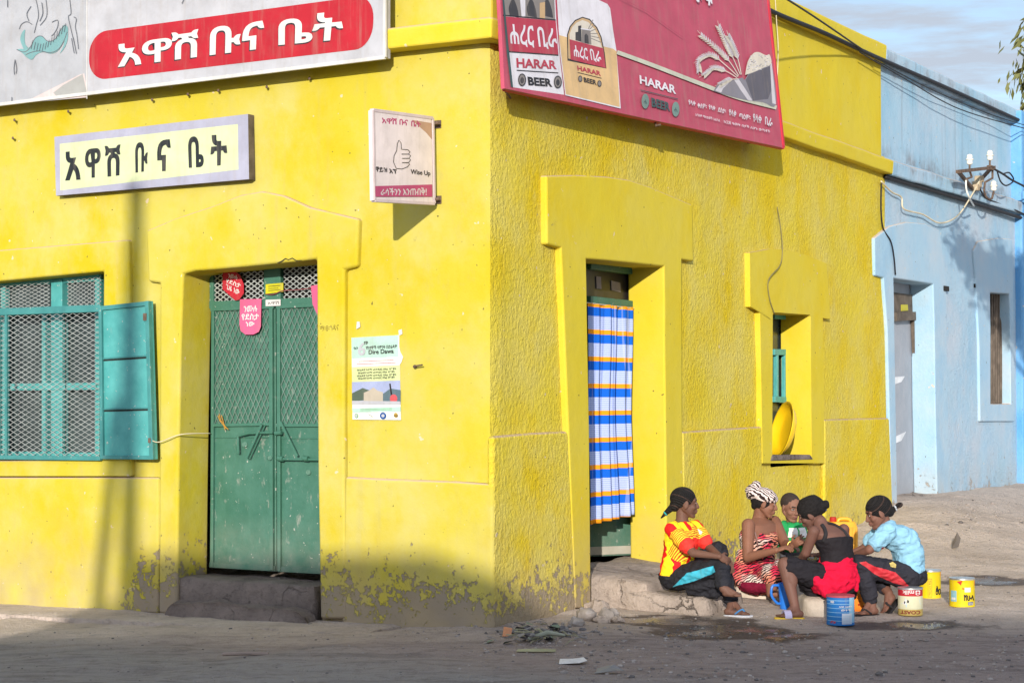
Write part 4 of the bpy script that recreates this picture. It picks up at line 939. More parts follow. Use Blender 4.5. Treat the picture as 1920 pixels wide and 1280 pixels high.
A.poly([(938, -60), (946, 30), (955, 130), (962, 164), (1058, 178), (1050, 110), (1043, 38), (1038, -60)], 1)
A.poly([(939, -60), (944, 28), (1041, 38), (1037, -60)], 7)
for x in (958, 992, 1022): A.poly([tuple(p)[:2] for p in curve([(x - 2, 30), (x - 4, 14), (x + 4, -2), (x + 12, 16), (x + 15, 34)], 4)], 8)
A.poly([(985, 31), (985, 0), (979, -6), (975, 0), (978, 32)], 1); A.poly([(1012, 34), (1012, 6), (1022, 4), (1022, 35)], 12)
A.stroke([(943, 29), (1042, 38)], 2.2, 6); A.poly([(944, 31), (1042, 39.5), (1047, 103), (950, 96)], 2); A.stroke([(950, 97), (1047, 104)], 2.2, 6)
A.text('ሐረር', [(954, 45), (1000, 49), (1002, 90), (958, 86)], 1, .02); A.text('ቢራ', [(1006, 50), (1042, 54), (1046, 93), (1011, 92)], 1, .02)
A.text('HARAR', [(968, 109), (1043, 114), (1044, 130), (969, 127)], 2, .03); A.stroke([(969, 132), (1047, 137)], 1.6, 6)
A.text('BEER', [(989, 144), (1034, 148), (1036, 163), (991, 160)], 6, .04)
for x, y in ((979, 150), (1046, 154)): A.ellipse((x, y), 7.5, 12, 8); A.ellipse((x, y), 5.6, 9.6, 7); A.ellipse((x, y + 1), 3.4, 6, 8)
A.poly([(938, -60), (942, 0), (950, 100), (958, 163), (962, 164), (955, 100), (945, 0), (941, -60)], 5)
# the glass
A.poly([(1041, -60), (1120, -60), (1122, 0), (1139, 8), (1144, 16), (1150, 60), (1156, 96), (1164, 204), (1060, 179), (1050, 100)], 1)
A.poly([(1048, 66), (1062, 70), (1150, 92), (1156, 97), (1162, 201), (1061, 177)], 3)
A.poly([(1064, 114), (1063, 66), (1068, 50), (1078, 38), (1092, 32), (1106, 36), (1120, 52), (1128, 70), (1134, 100), (1137, 129)], 6)
A.poly([(1065.5, 110), (1065, 66), (1070, 51), (1079, 40), (1092, 34), (1105, 38), (1118, 53), (1126, 70), (1132, 100), (1135, 126)], 12)
A.poly([(1068, 76), (1068, 64), (1073, 51), (1081, 43), (1092, 38), (1103, 42), (1115, 55), (1123, 72), (1129, 90)], 11)
for i in range(6): A.stroke([(1103, 70 - 3 * i), (1127 - 3 * i, 80 - 8.5 * i)], 1.5, 7, same=i > 0)
A.poly([(1079, 76), (1079, 61), (1084, 60), (1084, 49), (1090, 48), (1090, 79)], 8); A.poly([(1090, 80), (1091, 54), (1107, 57), (1109, 84)], 7); A.poly([(1096, 81), (1096, 67), (1099, 63), (1103, 68), (1104, 83)], 8); A.stroke([(1089, 54), (1108, 57)], 2.0, 1)
A.poly([(1068, 74), (1131, 91), (1136, 128), (1070, 112)], 2)
A.text('ሐረር', [(1074, 84), (1101, 91), (1103, 114), (1077, 108)], 1, .02); A.text('ቢራ', [(1105, 91), (1126, 97), (1128, 119), (1109, 115)], 1, .02)
A.text('HARAR', [(1082, 123), (1126, 134), (1127, 143), (1083, 132)], 2, .03); A.stroke([(1083, 136), (1128, 147)], 1.0, 6); A.text('BEER', [(1094, 145), (1118, 151), (1119, 160), (1095, 154)], 6, .03)
for x, y in ((1088, 148), (1124, 157)): A.ellipse((x, y), 4, 6, 8); A.ellipse((x, y), 2.6, 4.4, 7)
# right hand field
A.stroke([tuple(p)[:2] for p in curve([(1157, 98), (1220, 121), (1300, 152), (1380, 182), (1456, 202)], 6)], 7.5, 4)
A.text('HARAR', [(1199, 141), (1267, 161), (1268, 177), (1200, 157)], 1, .03); A.stroke([(1201, 169), (1271, 186)], 1.5, 5)
A.text('BEER', [(1221, 183), (1256, 193), (1257, 209), (1222, 200)], 5, .04)
for x, y in ((1210, 190), (1267, 205)): A.ellipse((x, y), 7, 14, 13); A.text('ሐ', [(x - 3, y - 4), (x + 3, y - 2), (x + 3, y + 6), (x - 3, y + 4)], 5, .01)
A.poly([tuple(p)[:2] for p in curve([(1338, 171), (1346, 158), (1360, 152), (1380, 149), (1392, 146), (1396, 150), (1404, 138), (1416, 126), (1432, 120), (1446, 118), (1455, 196), (1430, 192), (1395, 187), (1360, 178), (1338, 171)], 4)][:-1], 9)
A.poly([(1398, 150), (1404, 140), (1444, 124), (1450, 160), (1440, 186), (1412, 189)], 14); A.poly([(1376, 149), (1384, 147), (1398, 168), (1411, 189), (1403, 189), (1388, 168)], 10); A.poly([(1341, 170), (1350, 158), (1372, 151), (1356, 166), (1352, 174)], 10); A.poly([(1444, 124), (1447, 118), (1455, 196), (1448, 194)], 10)
A.poly([tuple(p)[:2] for p in curve([(1397, 141), (1402, 116), (1412, 101), (1422, 98), (1436, 104), (1443, 103), (1446, 120), (1430, 128), (1412, 136), (1397, 141)], 4)][:-1], 11)
rg = random.Random(3); first = True
for i in range(70):
    x, y = rg.uniform(1402, 1442), rg.uniform(104, 132)
    if y < 98 + (1442 - x) * .12 or y > 140 - (x - 1400) * .35: continue
    A.stroke([(x - 1.3, y), (x + 1.3, y + rg.uniform(-1, 1))], 1.1, 9 if i % 2 else 1, same=not first); first = False
for pts in ([(1388, 140), (1375, 110), (1362, 84), (1348, 52)], [(1385, 142), (1368, 116), (1345, 92), (1316, 68)], [(1384, 144), (1360, 122), (1335, 104), (1312, 112), (1311, 132)], [(1382, 146), (1362, 134), (1340, 128), (1322, 140)], [(1390, 140), (1384, 112), (1374, 86), (1366, 70)], [(1384, 148), (1368, 150), (1352, 158)]):
    cv = [tuple(p)[:2] for p in curve(pts, 8)]; A.stroke(cv, 1.5, 11); n = len(cv); first = True
    for i in range(int(n * .38), n):
        x, y = cv[i]; x0, y0 = cv[i - 1]; l = math.hypot(x - x0, y - y0) or 1; dx, dy = (x - x0) / l, (y - y0) / l
        for sd in (1, -1):
            A.stroke([(x, y), (x + dx * 6 - dy * sd * 5.2, y + dy * 6 + dx * sd * 5.2)], [3.0, .9], 10 if sd > 0 else 11, same=not first); first = False
        if i % 3 == 0: A.stroke([(x, y), (x + dx * 13 - dy * 3, y + dy * 13 + dx * 3)], .6, 11, same=True)
for body, q in (('የላቀ', [(1291, 187), (1304, 190), (1304, 199), (1291, 196)]), ('ቀለም፡', [(1308, 193), (1325, 196), (1325, 205), (1308, 202)]), ('የላቀ', [(1329, 196), (1341, 199), (1341, 208), (1329, 205)]), ('ደስታ፡', [(1346, 201), (1361, 204), (1361, 214), (1346, 211)]), ('የላቀ', [(1367, 205), (1381, 208), (1380, 220), (1367, 216)]),
                ('ጣዕም፡', [(1386, 212), (1407, 216), (1407, 226), (1386, 222)]), ('የላቀ', [(1412, 213), (1428, 217), (1428, 232), (1412, 228)]), ('ቢራ', [(1434, 218), (1448, 222), (1449, 239), (1435, 235)])): A.text(body, q, 1, .02)
A.text('እባክዎ ማስታወሻ፡ አልኮል', [(1304, 212), (1350, 223), (1350, 229), (1304, 218)], 1, .01); A.text('ከ፲፰ ዓመት በታች ለሆኑ ወጣቶች', [(1357, 225), (1444, 244), (1444, 250), (1357, 231)], 1, .01)
A.text('ራ', [(1305, -22), (1316, -20), (1316, 6), (1305, 4)], 1, .03); A.text('ሩ', [(1322, -22), (1336, -19), (1336, 12), (1322, 9)], 1, .03)
A.stroke([(1150, -10), (1210, 20), (1280, 70)], .8, 15)
hd_ = mb.build('beer_hoarding', HB); tag(hd_, 'large faded red beer hoarding with wheat and sack picture leaning out from the shaded wall', 'hoarding')
mb = MB()
for p, q in (((931, -140), (946, 166)), ((1418, -190), (1467, 277))): mb.bar(S4.px(*p, -.05), S4.px(*q, -.05), .022, .021, bn)
mb.bar(S4.px(946, 166, -.05), S4.px(1467, 277, -.05), .018, .022, bn)
mb.build('frame', ink('hoarding_side', 226, 46, 72), hd_, bevel=.004)
mb = MB()
for x, y in ((1030, 168), (1200, 205), (1450, 262)):
    p = S4.px(x, y, -.06); mb.bar(p, p - RN * .42, .02, .02); mb.build('bracket', M_IRON, hd_); mb = MB()
mb.tube([S4.px(1228, 229, -.05), S4.px(1230, 236, -.04), S4.px(1238, 234, -.02)], .012, 6); mb.build('clamp', M_IRON, hd_); mb = MB(); mb.tube([S4.px(945, 167, -.04), S4.px(950, 175, -.1), S4.px(957, 184, -.2)], .008, 6)
mb.build('clamp', M_IRON, hd_)

# ------------------------------------------------------------------ curtain
cw = -.235
u0, u1 = RW.uv(1101, 800, cw)[0], RW.uv(1187, 800, cw)[0]; zt = RW.uv(1140, 572, cw)[1]; zb_ = RW.uv(1140, 975, cw)[1]
mb = MB(); nu, nv = 110, 60
folds = lambda a, v: (.020 * math.sin(a * 17) + .045 * math.sin(a * 34 + 1.3 * math.sin(v * 2.2)) ** 3 + .016 * math.sin(a * 58 + 2 + math.sin(v * 3))) * (.4 + .6 * v) * (.55 + .9 * math.exp(-((a - .58) / .3) ** 2))
for j in range(nv + 1):
    v = j / nv
    for i in range(nu + 1):
        a = i / nu; hang = -.06 * math.sin(a * 3.0) + (.05 if a > .9 else 0) * 0
        edge = u0 + (u1 - u0) * a * (1 - .04 * math.sin(v * 3.1)) + .01 * math.sin(v * 9)
        z = zt + (zb_ + .05 * (a - .4) - zt) * v
        mb.v.append(RW.pt(edge, z, cw + folds(a, v)))
for j in range(nv):
    for i in range(nu): mb.f.append((j * (nu + 1) + i, j * (nu + 1) + i + 1, (j + 1) * (nu + 1) + i + 1, (j + 1) * (nu + 1) + i)); mb.m.append(0)
def curtain_mat():
    m, nt, b, co = start('striped_curtain', .85, .1)
    z = sepz(nt, co); per = (zt - zb_) / 8.05
    t = mth(nt, 'FRACT', mth(nt, 'DIVIDE', mth(nt, 'SUBTRACT', zt + .012, z), per))
    r = N(nt, 'ShaderNodeValToRGB'); r.color_ramp.interpolation = 'CONSTANT'; e = r.color_ramp.elements
    e[0].position = 0; e[0].color = lin(236, 150, 30, .95); e[1].position = .17; e[1].color = lin(22, 96, 200, .95)
    q = e.new(.50); q.color = lin(182, 194, 230, .9)
    nt.links.new(t, r.inputs[0]); c = r.outputs[0]
    fine = mth(nt, 'FRACT', mth(nt, 'DIVIDE', z, .016)); ln = mth(nt, 'MULTIPLY', mth(nt, 'GREATER_THAN', fine, .5), mth(nt, 'GREATER_THAN', t, .5))
    c = mixc(nt, mth(nt, 'MULTIPLY', ln, .5), c, lin(110, 134, 200, .9))
    d = N(nt, 'ShaderNodeVectorMath', operation='DOT_PRODUCT'); nt.links.new(co, d.inputs[0]); d.inputs[1].default_value = RD
    ck = mth(nt, 'MULTIPLY', mth(nt, 'GREATER_THAN', mth(nt, 'FRACT', mth(nt, 'DIVIDE', d.outputs['Value'], .13)), .90), .15); c = mixc(nt, ck, c, lin(238, 238, 246, .9))
    nt.links.new(c, b.inputs['Base Color']); bump(nt, b, nois(nt, co, 120.0), .001); return m
cu = mb.build('door_curtain', curtain_mat(), smooth=True); tag(cu, 'blue white and orange striped curtain hanging in the open doorway', 'curtain')
so_ = cu.modifiers.new('thick', 'SOLIDIFY'); so_.thickness = .003
mb = MB(); mb.tube([RW.pt(u0 - .03, zt + .005, cw), RW.pt(u1 + .06, zt - .01, cw)], .005, 6); mb.build('curtain_string', M_CREAMW, cu)

# yellow basin leaning in the niche
mb = MB(); prof = []
for i in range(9): t = i / 8; prof.append((.19 + .085 * t ** .6, .075 * t))
outer = prof + [(.288, .075), (.288, .082), (.268, .082)] + [(r - .008, z + .006) for r, z in reversed(prof)]
cz_ = RW.px(1470, 806, -.06)
ax = V((-.95, -.20, .24)).normalized(); Mx = ax.to_track_quat('Z', 'Y').to_matrix()
mb.lathe(outer, c=cz_ - ax * .05, M=Mx, seg=40)
tag(mb.build('plastic_basin', plain('yellow_plastic', (.85, .55, .01, 1), .32, .05, spec=.5), smooth=True, auto=50), 'round yellow plastic basin leaning on its edge in the window niche', 'basin')

# ------------------------------------------------------------------ wires and insulators
def wire(name, pts, r, mat, label, cat='cable', k=8, group=None):
    mb = MB(); mb.tube([p for p in curve(pts, k)], r, 7); return tag(mb.build(name, mat, smooth=True), label, cat, group)
wire('cable', [RW.px(1400, -18, .07), RW.px(1440, 18, .055), RW.px(1545, 62, .055), RW.px(1640, 106, .055), RW.px(1780, 167, .055), RW.px(1920, 230, .06), RW.px(1990, 262, .18)], .024, M_BLK, 'thick black cable slung under the coping of both roofs')
wire('cable', [RW.px(1660, 332, .03), RW.px(1750, 358, .04), RW.px(1830, 382, .06), RW.px(1925, 412, .08), RW.px(2000, 436, .2)], .026, M_BLK, 'thick black cable along the underside of the pale blue cornice')
wire('wire', [RW.px(1455, -14, .6), RW.px(1530, 34, .35), RW.px(1612, 90, .08), RW.px(1640, 108, .08)], .010, M_BLK, 'dark wire slanting down from the top edge to the yellow coping', 'wire')
wire('wire', [RW.px(1612, 98, .08), RW.px(1700, 150, .10), RW.px(1800, 205, .12), RW.px(1925, 242, .2)], .007, M_BLK, 'lower thin wire sagging across the pale blue parapet', 'wire')
wire('wire', [RW.px(1640, 112, .08), RW.px(1740, 165, .09), RW.px(1850, 212, .09), RW.px(1925, 236, .2)], .006, M_BLK, 'upper thin wire running close under the thick roof cable', 'wire')
wire('wire', [RW.px(1453, -10, .06), RW.px(1456, 40, .06), RW.px(1459, 90, .05), RW.px(1457, 150, .045), RW.px(1453, 170, .05), RW.px(1457, 262, .12)], .005, M_CREAMW, 'pale thin wire hanging behind the edge of the hoarding', 'wire')
wire('wire', [RW.px(1457, 388, .02), RW.px(1464, 430, .02), RW.px(1467, 470, .075), RW.px(1462, 498, .08), RW.px(1441, 525, .08), RW.px(1443, 560, .08), RW.px(1452, 588, .06)], .0055, plain('grimy_wire', (.20, .17, .07, 1), .7), 'thin grimy wire looping down over the small window hood', 'wire')
wire('wire', [RW.px(1653, 338, .04), RW.px(1652, 390, .03), RW.px(1656, 428, .03), RW.px(1670, 452, .05), RW.px(1676, 480, .06), RW.px(1679, 515, .05)], .009, M_BLK, 'dark wire hanging down beside the grey door of the blue house', 'wire')
wire('wire', [RW.px(1652, 340, .05), RW.px(1672, 360, .05), RW.px(1690, 370, .05), RW.px(1695, 392, .06), RW.px(1730, 402, .06), RW.px(1762, 418, .07), RW.px(1795, 405, .10), RW.px(1822, 366, .14), RW.px(1838, 336, .16)], .010, M_CREAMW, 'cream cable drooping from the insulator bracket', 'cable')
IW = .30
def ip(x, y, w=IW): return RW.px(x, y, w)
br = thing('insulator_bracket', RW.px(1830, 345, .02), 'rusty bracket with white porcelain insulators on the pale blue cornice', 'bracket')
mb = MB(); mb.bar(ip(1795, 322), ip(1864, 314), .02, .02); mb.bar(ip(1797, 322), ip(1830, 362, .05), .018, .018); mb.bar(ip(1858, 316), RW.px(1838, 338, .0), .018, .018)
mb.tube([ip(1861, 318), ip(1861, 334), ip(1847, 342), ip(1845, 358), ip(1848, 368), ip(1854, 374), ip(1860, 372), ip(1863, 360)], .014, 7)
mb.tube([ip(1818, 320), ip(1822, 332), ip(1812, 336), ip(1812, 340)], .014, 7)
mb.tube([ip(1818, 322), ip(1818, 300)], .012, 7); mb.tube([ip(1856, 316), ip(1856, 296)], .012, 7); mb.tube([ip(1863, 364), ip(1863, 350)], .012, 7)
for y in (312, 318): mb.box(ip(1857, y), (RD * .06, RN * .03, V((0, 0, .008))))
mb.build('bracket_arm', M_IRON, br, smooth=True, auto=40)
mb = MB(); 
for (x, y) in ((1832, 346), (1836, 336), (1828, 352)): mb.box(RW.px(x, y, .12), (RD * .05, RN * .05, V((0, 0, .04))))
mb.build('junction_box', plain('taped_joint', (.42, .33, .22, 1), .8), br, bevel=.01)
INS = [(r_ * .82, z_ * .86) for r_, z_ in [(0.0, 0), (.030, 0), (.040, .012), (.046, .03), (.040, .045), (.044, .062), (.060, .07), (.062, .08), (.042, .09), (.040, .105), (.046, .115), (.036, .14), (.018, .15)]]
for x, y in ((1818, 309), (1856, 301), (1863, 358)):
    MB().lathe(INS, c=ip(x, y), seg=18).build('insulator', M_PORC, br, smooth=True, auto=60)
wire('cable', [ip(1862, 316), ip(1880, 326), ip(1898, 338), ip(1925, 352), ip(1990, 390, .5)], .014, M_BLK, 'black service cable leaving the insulator bracket towards the right', 'cable')
wire('wire', [ip(1870, 322), ip(1876, 340), ip(1886, 348), ip(1898, 342), ip(1900, 334), ip(1892, 324), ip(1882, 326)], .010, M_BLK, 'black loop of slack wire beside the insulators', 'wire')
wire('wire', [ip(1811, 338), ip(1812, 356), ip(1818, 372), ip(1826, 386, .15)], .011, M_PORC, 'short white lead hanging below the left insulator', 'wire')
wire('wire', [ip(1836, 352, .15), ip(1850, 372, .10), ip(1880, 384, .08), ip(1912, 398, .1), ip(1940, 412, .2)], .012, M_BLK, 'dark wire running along the blue cornice away from the bracket', 'wire')
wire('string', [dpx(286, 826, .14), dpx(300, 828, .10), dpx(340, 814, .06), dpx(395, 812, -.25)], .004, M_CREAMW, 'thin string tied from the teal shutter to the green door', 'string')
wire('wire', [dpx(497, 551, DW + .03), dpx(512, 552, DW + .04), dpx(530, 545, DW + .04), dpx(560, 543, DW + .04), dpx(600, 538, DW + .03)], .004, ink('red_wire', 150, 70, 80), 'thin reddish wire across the fanlight of the green door', 'wire')
# ------------------------------------------------------------------ tins, jug, jerrycan and other things on the ground
def local_thing(px, py, dz=0): p = onG(px, py); return V((p.x, p.y, p.z + dz))
def scale_at(Y): return FPX / Y
def facing(p): return math.atan2(-(p.y), -p.x)          # direction to the camera in plan
TIN_W = plain('tin_rim', (.60, .60, .60, 1), .3, .1, metal=.8)
def tin(px, py, wpx, hpx, label, mats, art, lid=True, tilt=0.0, open_top=False, group='food tins used for water'):
    base = local_thing(px, py); s = scale_at(base.y); r = wpx / 2 / s; h = hpx / s * 1.0
    t = thing('food_tin', base, label, 'tin', group)
    prof = [(r * .96, 0), (r, .004), (r, .012)]
    n = 9
    for i in range(n + 1): prof.append((r * (.985 if i % 2 else .992), .014 + (h - .03) * i / n))
    prof += [(r, h - .012), (r, h - .002), (r * .95, h)]
    mb = MB(); mb.lathe(prof[:-1] + ([(r * .94, h - .002), (r * .93, h - .06 * 1)] if open_top else [(r * .95, h - .001), (r * .94, h - .008)]), c=base, seg=40, mats=[0] * 40)
    body = mb.build('tin_body', mats, t, smooth=True, auto=35)
    # printed wrapper: curved quads
    mb = MB(); fa = facing(base)
    # the visible half is addressed as x in -1..1 (left..right), y in 0..1
    def pt(x, y, k): a = fa + math.asin(max(-1, min(1, x))); rr = r * (1.0 + .002 * k) + .0006 * k; return base + V((math.cos(a) * rr, math.sin(a) * rr, y * h))
    def patch(x0, x1, y0, y1, m, k):
        nn_ = 14; o = len(mb.v)
        for i in range(nn_ + 1): x = x0 + (x1 - x0) * i / nn_; mb.v.extend([pt(x, y0, k), pt(x, y1, k)])
        for i in range(nn_): mb.f.append((o + 2 * i, o + 2 * i + 2, o + 2 * i + 3, o + 2 * i + 1)); mb.m.append(m)
    def poly(pts, m, k): mb.add([pt(x, y, k) for x, y in pts], [tuple(range(len(pts)))], m)
    def text(body_, x0, x1, y0, y1, m, k, bold=.02, flip=False, turn=False):
        vs, fs = text_shape(body_, bold)
        P_ = []
        for a, b in vs:
            if flip: a, b = 1 - a, 1 - b
            if turn: a, b = 1 - b, a
            P_.append(pt(x0 + (x1 - x0) * a, y0 + (y1 - y0) * b, k))
        mb.add(P_, fs, m)
    art(patch, poly, text)
    mb.build('label', mats, t, smooth=False)
    mb = MB()
    mb.lathe([(r * 1.0, h - .012), (r * 1.025, h - .010), (r * 1.025, h + .002), (r * .96, h + .003)], c=base, seg=40)
    if open_top: pass
    mb.build('rim', TIN_W if lid is True else lid, t, smooth=True, auto=35)
    return t, base, r, h
T_BLUE = [ink('tin_blue', 30, 118, 196), ink('tin_pale_blue', 150, 200, 232), ink('tin_panel', 206, 216, 232), I_WHITE, ink('tin_red', 200, 60, 70), ink('tin_black', 40, 40, 48)]
def art_blue(patch, poly, text):
    for y in (.16, .3, .44, .58, .72, .84): patch(-.95, .95, y, y + .018, 1, 1)
    patch(.1, .78, .06, .42, 2, 2); patch(.62, .95, .1, .95, 1, 1)
    text('ወተት', .05, .75, .5, .57, 3, 2); text('ዱቄት ለልጆች', -.1, .8, .62, .68, 3, 2); text('400', -.7, -.45, .76, .84, 3, 2); poly([(-.75, .10), (-.4, .08), (-.3, .14), (-.6, .17)], 4, 2)
    for i in range(5): patch(.18, .7, .1 + .055 * i, .108 + .055 * i, 1, 3)
tin(1576, 1170, 52, 55, 'blue ribbed tin with a pale label panel standing nearest the street', T_BLUE, art_blue, lid=ink('tin_red_rim', 190, 72, 84), open_top=True)
T_COAST = [ink('tin_gold', 200, 172, 92), I_SRED, I_WHITE, ink('tin_sky', 186, 216, 232), I_BLACK, ink('tin_maroon', 140, 40, 40), ink('tin_cream', 226, 222, 186)]
def art_coast(patch, poly, text):
    patch(-.97, .97, .72, .97, 1, 1); patch(-.97, .97, .24, .72, 6, 1)
    poly([(-.7, .44), (-.3, .32), (.4, .30), (.8, .42), (.7, .62), (.2, .68), (-.4, .64)], 3, 2)
    text('milk', -.62, .3, .78, .93, 2, 2, flip=True); text('8', .4, .78, .76, .95, 2, 2, .05, flip=True)
    poly([(-.58, .46), (-.45, .40), (-.2, .42), (-.05, .5), (-.2, .6), (-.42, .6)], 2, 3); poly([(-.5, .46), (-.42, .44), (-.38, .52), (-.46, .55)], 4, 4); poly([(-.26, .5), (-.12, .48), (-.1, .56), (-.22, .6)], 4, 4)
    text('COAST', -.78, .78, .07, .20, 5, 2, .03, flip=True)
TC = tin(1707, 1152, 46, 51, 'upside-down gold and red milk tin under the girl in pale blue', T_COAST, art_coast)
T_YEL = [ink('tin_yellow', 244, 214, 10), ink('tin_red_top', 215, 60, 40), I_BLACK, ink('tin_lightblue', 150, 200, 210), I_WHITE, ink('tin_brown', 176, 130, 30), ink('tin_grey', 130, 136, 150)]
def art_y1(patch, poly, text):
    poly([(-.3, .90), (.95, .93), (.95, .78), (.3, .84)], 1, 1); patch(-.2, .18, .06, .72, 5, 1); patch(-.16, .14, .08, .70, 0, 2)
    text('ማርጋሪን ቅቤ', -.12, .1, .12, .66, 5, 3, turn=True); text('ል', .5, .8, .25, .46, 2, 2, .06); text('ዐዐ', .5, .95, .14, .36, 2, 3, .04)
tin(1744, 1120, 40, 52, 'yellow tin with red rim half hidden behind the girl in pale blue', T_YEL, art_y1)
def art_y2(patch, poly, text):
    poly([(-.4, .90), (.0, .94), (.96, .92), (.96, .76), (.4, .72), (-.1, .78)], 1, 1); patch(-.85, -.42, .2, .58, 3, 1); patch(-.8, -.5, .26, .34, 4, 2); patch(.2, .66, .54, .70, 4, 1)
    text('ሸሁላ', .12, .92, .24, .46, 2, 2, .05); patch(.45, .85, .08, .20, 6, 1); text('2.5 kg', .5, .8, .10, .17, 4, 3, .01); text('ቅ', .0, .2, .62, .7, 1, 2)
tin(1804, 1136, 47, 53, 'yellow tin with red top standing alone at the far right on the sand', T_YEL, art_y2)

# blue jug
b = local_thing(1474, 1141); s = scale_at(b.y); h = 48 / s
jg = thing('plastic_jug', b, 'bright blue plastic jug with loop handle behind a bare shin', 'jug')
M_JUG = plain('blue_plastic', (.02, .16, .58, 1), .3, .06, spec=.5)
mb = MB(); rb, rt = 11.5 / s, 15 / s
mb.lathe([(rb * .9, 0), (rb, .01), (rb * 1.06, h * .3), (rt * .98, h * .85), (rt * 1.06, h), (rt * 1.0, h), (rt * .9, h * .9), (rb * .95, .02)], c=b, seg=32)
mb.build('jug_body', M_JUG, jg, smooth=True, auto=40)
mb = MB(); ln = V((-.97, -.24, 0)); mb.tube(curve([b + ln * rt * .9 + V((0, 0, h * .92)), b + ln * (rt + .05) + V((0, 0, h * .9)), b + ln * (rt + .06) + V((0, 0, h * .55)), b + ln * (rb + .03) + V((0, 0, h * .25)), b + ln * rb * .9 + V((0, 0, h * .22))], 5), .011, 8); mb.build('jug_handle', M_JUG, jg, smooth=True)

# jerrycan
Yj = 16.6; c = atY(1577, 1012, Yj); gz = ground_z(c.x, c.y); topz = atY(1577, 977, Yj).z
jc = thing('jerrycan', V((c.x, c.y, gz)), 'orange yellow plastic jerrycan with red cap against the wall', 'jerrycan')
M_JC = plain('jerrycan_plastic', (.80, .36, .02, 1), .4, .1, 8.0, spec=.45, grime=.12)
hw = 27 / scale_at(Yj); mb = MB(); cz0 = gz; H_ = topz - gz; U_ = V((hw, .03, 0)); W_ = V((-.03, .11, 0))
secs = [(V((c.x, c.y, cz0 + t * H_)), U_ * k, W_ * k) for t, k in ((0, .9), (.03, 1), (.3, 1.0), (.5, .97), (.8, 1), (.92, .97), (1, .82))]
mb.loft(secs, 28, e=4.5); mb.build('can_body', M_JC, jc, smooth=True, auto=45)
mb = MB(); mb.tube(curve([V((c.x + hw * .7, c.y, cz0 + H_ * .97)), V((c.x + hw * .55, c.y, cz0 + H_ + .018)), V((c.x - hw * .1, c.y, cz0 + H_ + .02)), V((c.x - hw * .25, c.y, cz0 + H_ * .97))], 5), .016, 8); mb.build('can_handle', M_JC, jc, smooth=True)
mb = MB(); mb.lathe([(.028, 0), (.03, .005), (.03, .04), (.024, .045)], c=V((c.x - hw * .55, c.y, cz0 + H_ - .005)), seg=18); mb.build('can_cap', ink('can_red', 200, 50, 40), jc, smooth=True, auto=40)
mb = MB()
for i in range(5): x = c.x + hw * (.48 + .10 * i); mb.bar(V((x, c.y - .118, cz0 + H_ * .62)), V((x, c.y - .112, cz0 + H_ * .93)), .006, .006)
mb.build('can_rib', M_JC, jc, bevel=.004)

# cloth bundle between the squatting girls
b = local_thing(1612, 1146); b = V((b.x, b.y + .12, b.z)); s = scale_at(b.y)
mb = MB(); Ux = V((24 / s, 0, 0)); Uy = V((0, .12, 0))
mb.loft([(b + V((0, 0, 0)), Ux * 1.05, Uy), (b + V((0, 0, .06)), Ux, Uy * 1.05), (b + V((-.01, 0, .15)), Ux * .8, Uy * .85), (b + V((-.015, 0, .22)), Ux * .5, Uy * .6), (b + V((-.02, 0, .26)), Ux * .22, Uy * .3)], 30)
me = mb.mesh('x')
for v in me.vertices: v.co += V((noise.noise(v.co * 14), noise.noise(v.co * 14 + V((5, 0, 0))), 0)) * .014
m, nt, bs_, co = start('patterned_orange_cloth', .9, .1)
vz = N(nt, 'ShaderNodeTexVoronoi', i_Scale=24.0); nt.links.new(co, vz.inputs['Vector']); cc = ramp(nt, vz.outputs['Distance'], .28, .36, lin(150, 42, 20), lin(222, 128, 46))
cc = mixc(nt, ramp(nt, nois(nt, co, 28.0, 2.0), .62, .66), cc, lin(230, 190, 110)); nt.links.new(cc, bs_.inputs['Base Color'])
o = obj('cloth_bundle', me, m); me.polygons.foreach_set('use_smooth', [True] * len(me.polygons)); tag(o, 'orange patterned cloth bundle lying between the two squatting girls', 'cloth bundle')

# low stone slabs serving as seats
def seat_stone(px, py, Y, hw, hd, h, label, seed):
    c = atY(px, py, Y); gz = ground_z(c.x, c.y)
    fr = Plane(V((c.x, c.y, 0)), V((0, -1, 0)), V((1, 0, 0)))
    mb = rough_block(MB(), fr, -hw, hw, -hd, hd, gz - .05, gz + h, .018, seed, n=(10, 6, 4))
    tag(mb.build('seat_stone', M_STONEW, smooth=True, fix=True, auto=60), label, 'stone')
seat_stone(1413, 1100, 15.95, .17, .14, .115, 'low pale stone under the woman in the head wrap', 70)
seat_stone(1548, 1135, 14.72, .20, .16, .13, 'low pale stone under the girl with the red skirt', 72)
# round tray on a white stool in the middle of the circle
c = atY(1524, 1052, 15.35); gz = ground_z(c.x, c.y)
st = thing('low_stool', V((c.x, c.y, gz)), 'low white stool between the women holding a dark tray', 'stool'); hh = c.z - gz
mb = MB(); mb.lathe([(.15, 0), (.155, .02), (.14, .03), (.14, hh - .03), (.17, hh - .02), (.17, hh)], c=V((c.x, c.y, gz)), seg=28); mb.build('stool_body', plain('white_plastic', (.72, .70, .66, 1), .4), st, smooth=True, auto=40)
mb = MB(); q = V((c.x, c.y, gz + hh)); mb.lathe([(.10, 0), (.17, .012), (.20, .03), (.21, .032), (.19, .034), (.12, .014)], c=q, seg=32)
tr = mb.build('tray', plain('dark_tray', (.035, .03, .03, 1), .4), smooth=True, auto=50); tag(tr, 'round dark tray resting on the low white stool', 'tray')
for dx, dy in ((-.07, -.05), (.04, -.07), (.0, .05)):
    mb = MB(); mb.lathe([(.016, 0), (.026, .02), (.030, .05), (.028, .05), (.02, .012)], c=q + V((dx, dy, .015)), seg=16); tag(mb.build('coffee_cup', M_PORC, smooth=True, auto=50), 'small white handleless coffee cup on the dark tray', 'cup', 'coffee cups on the tray')

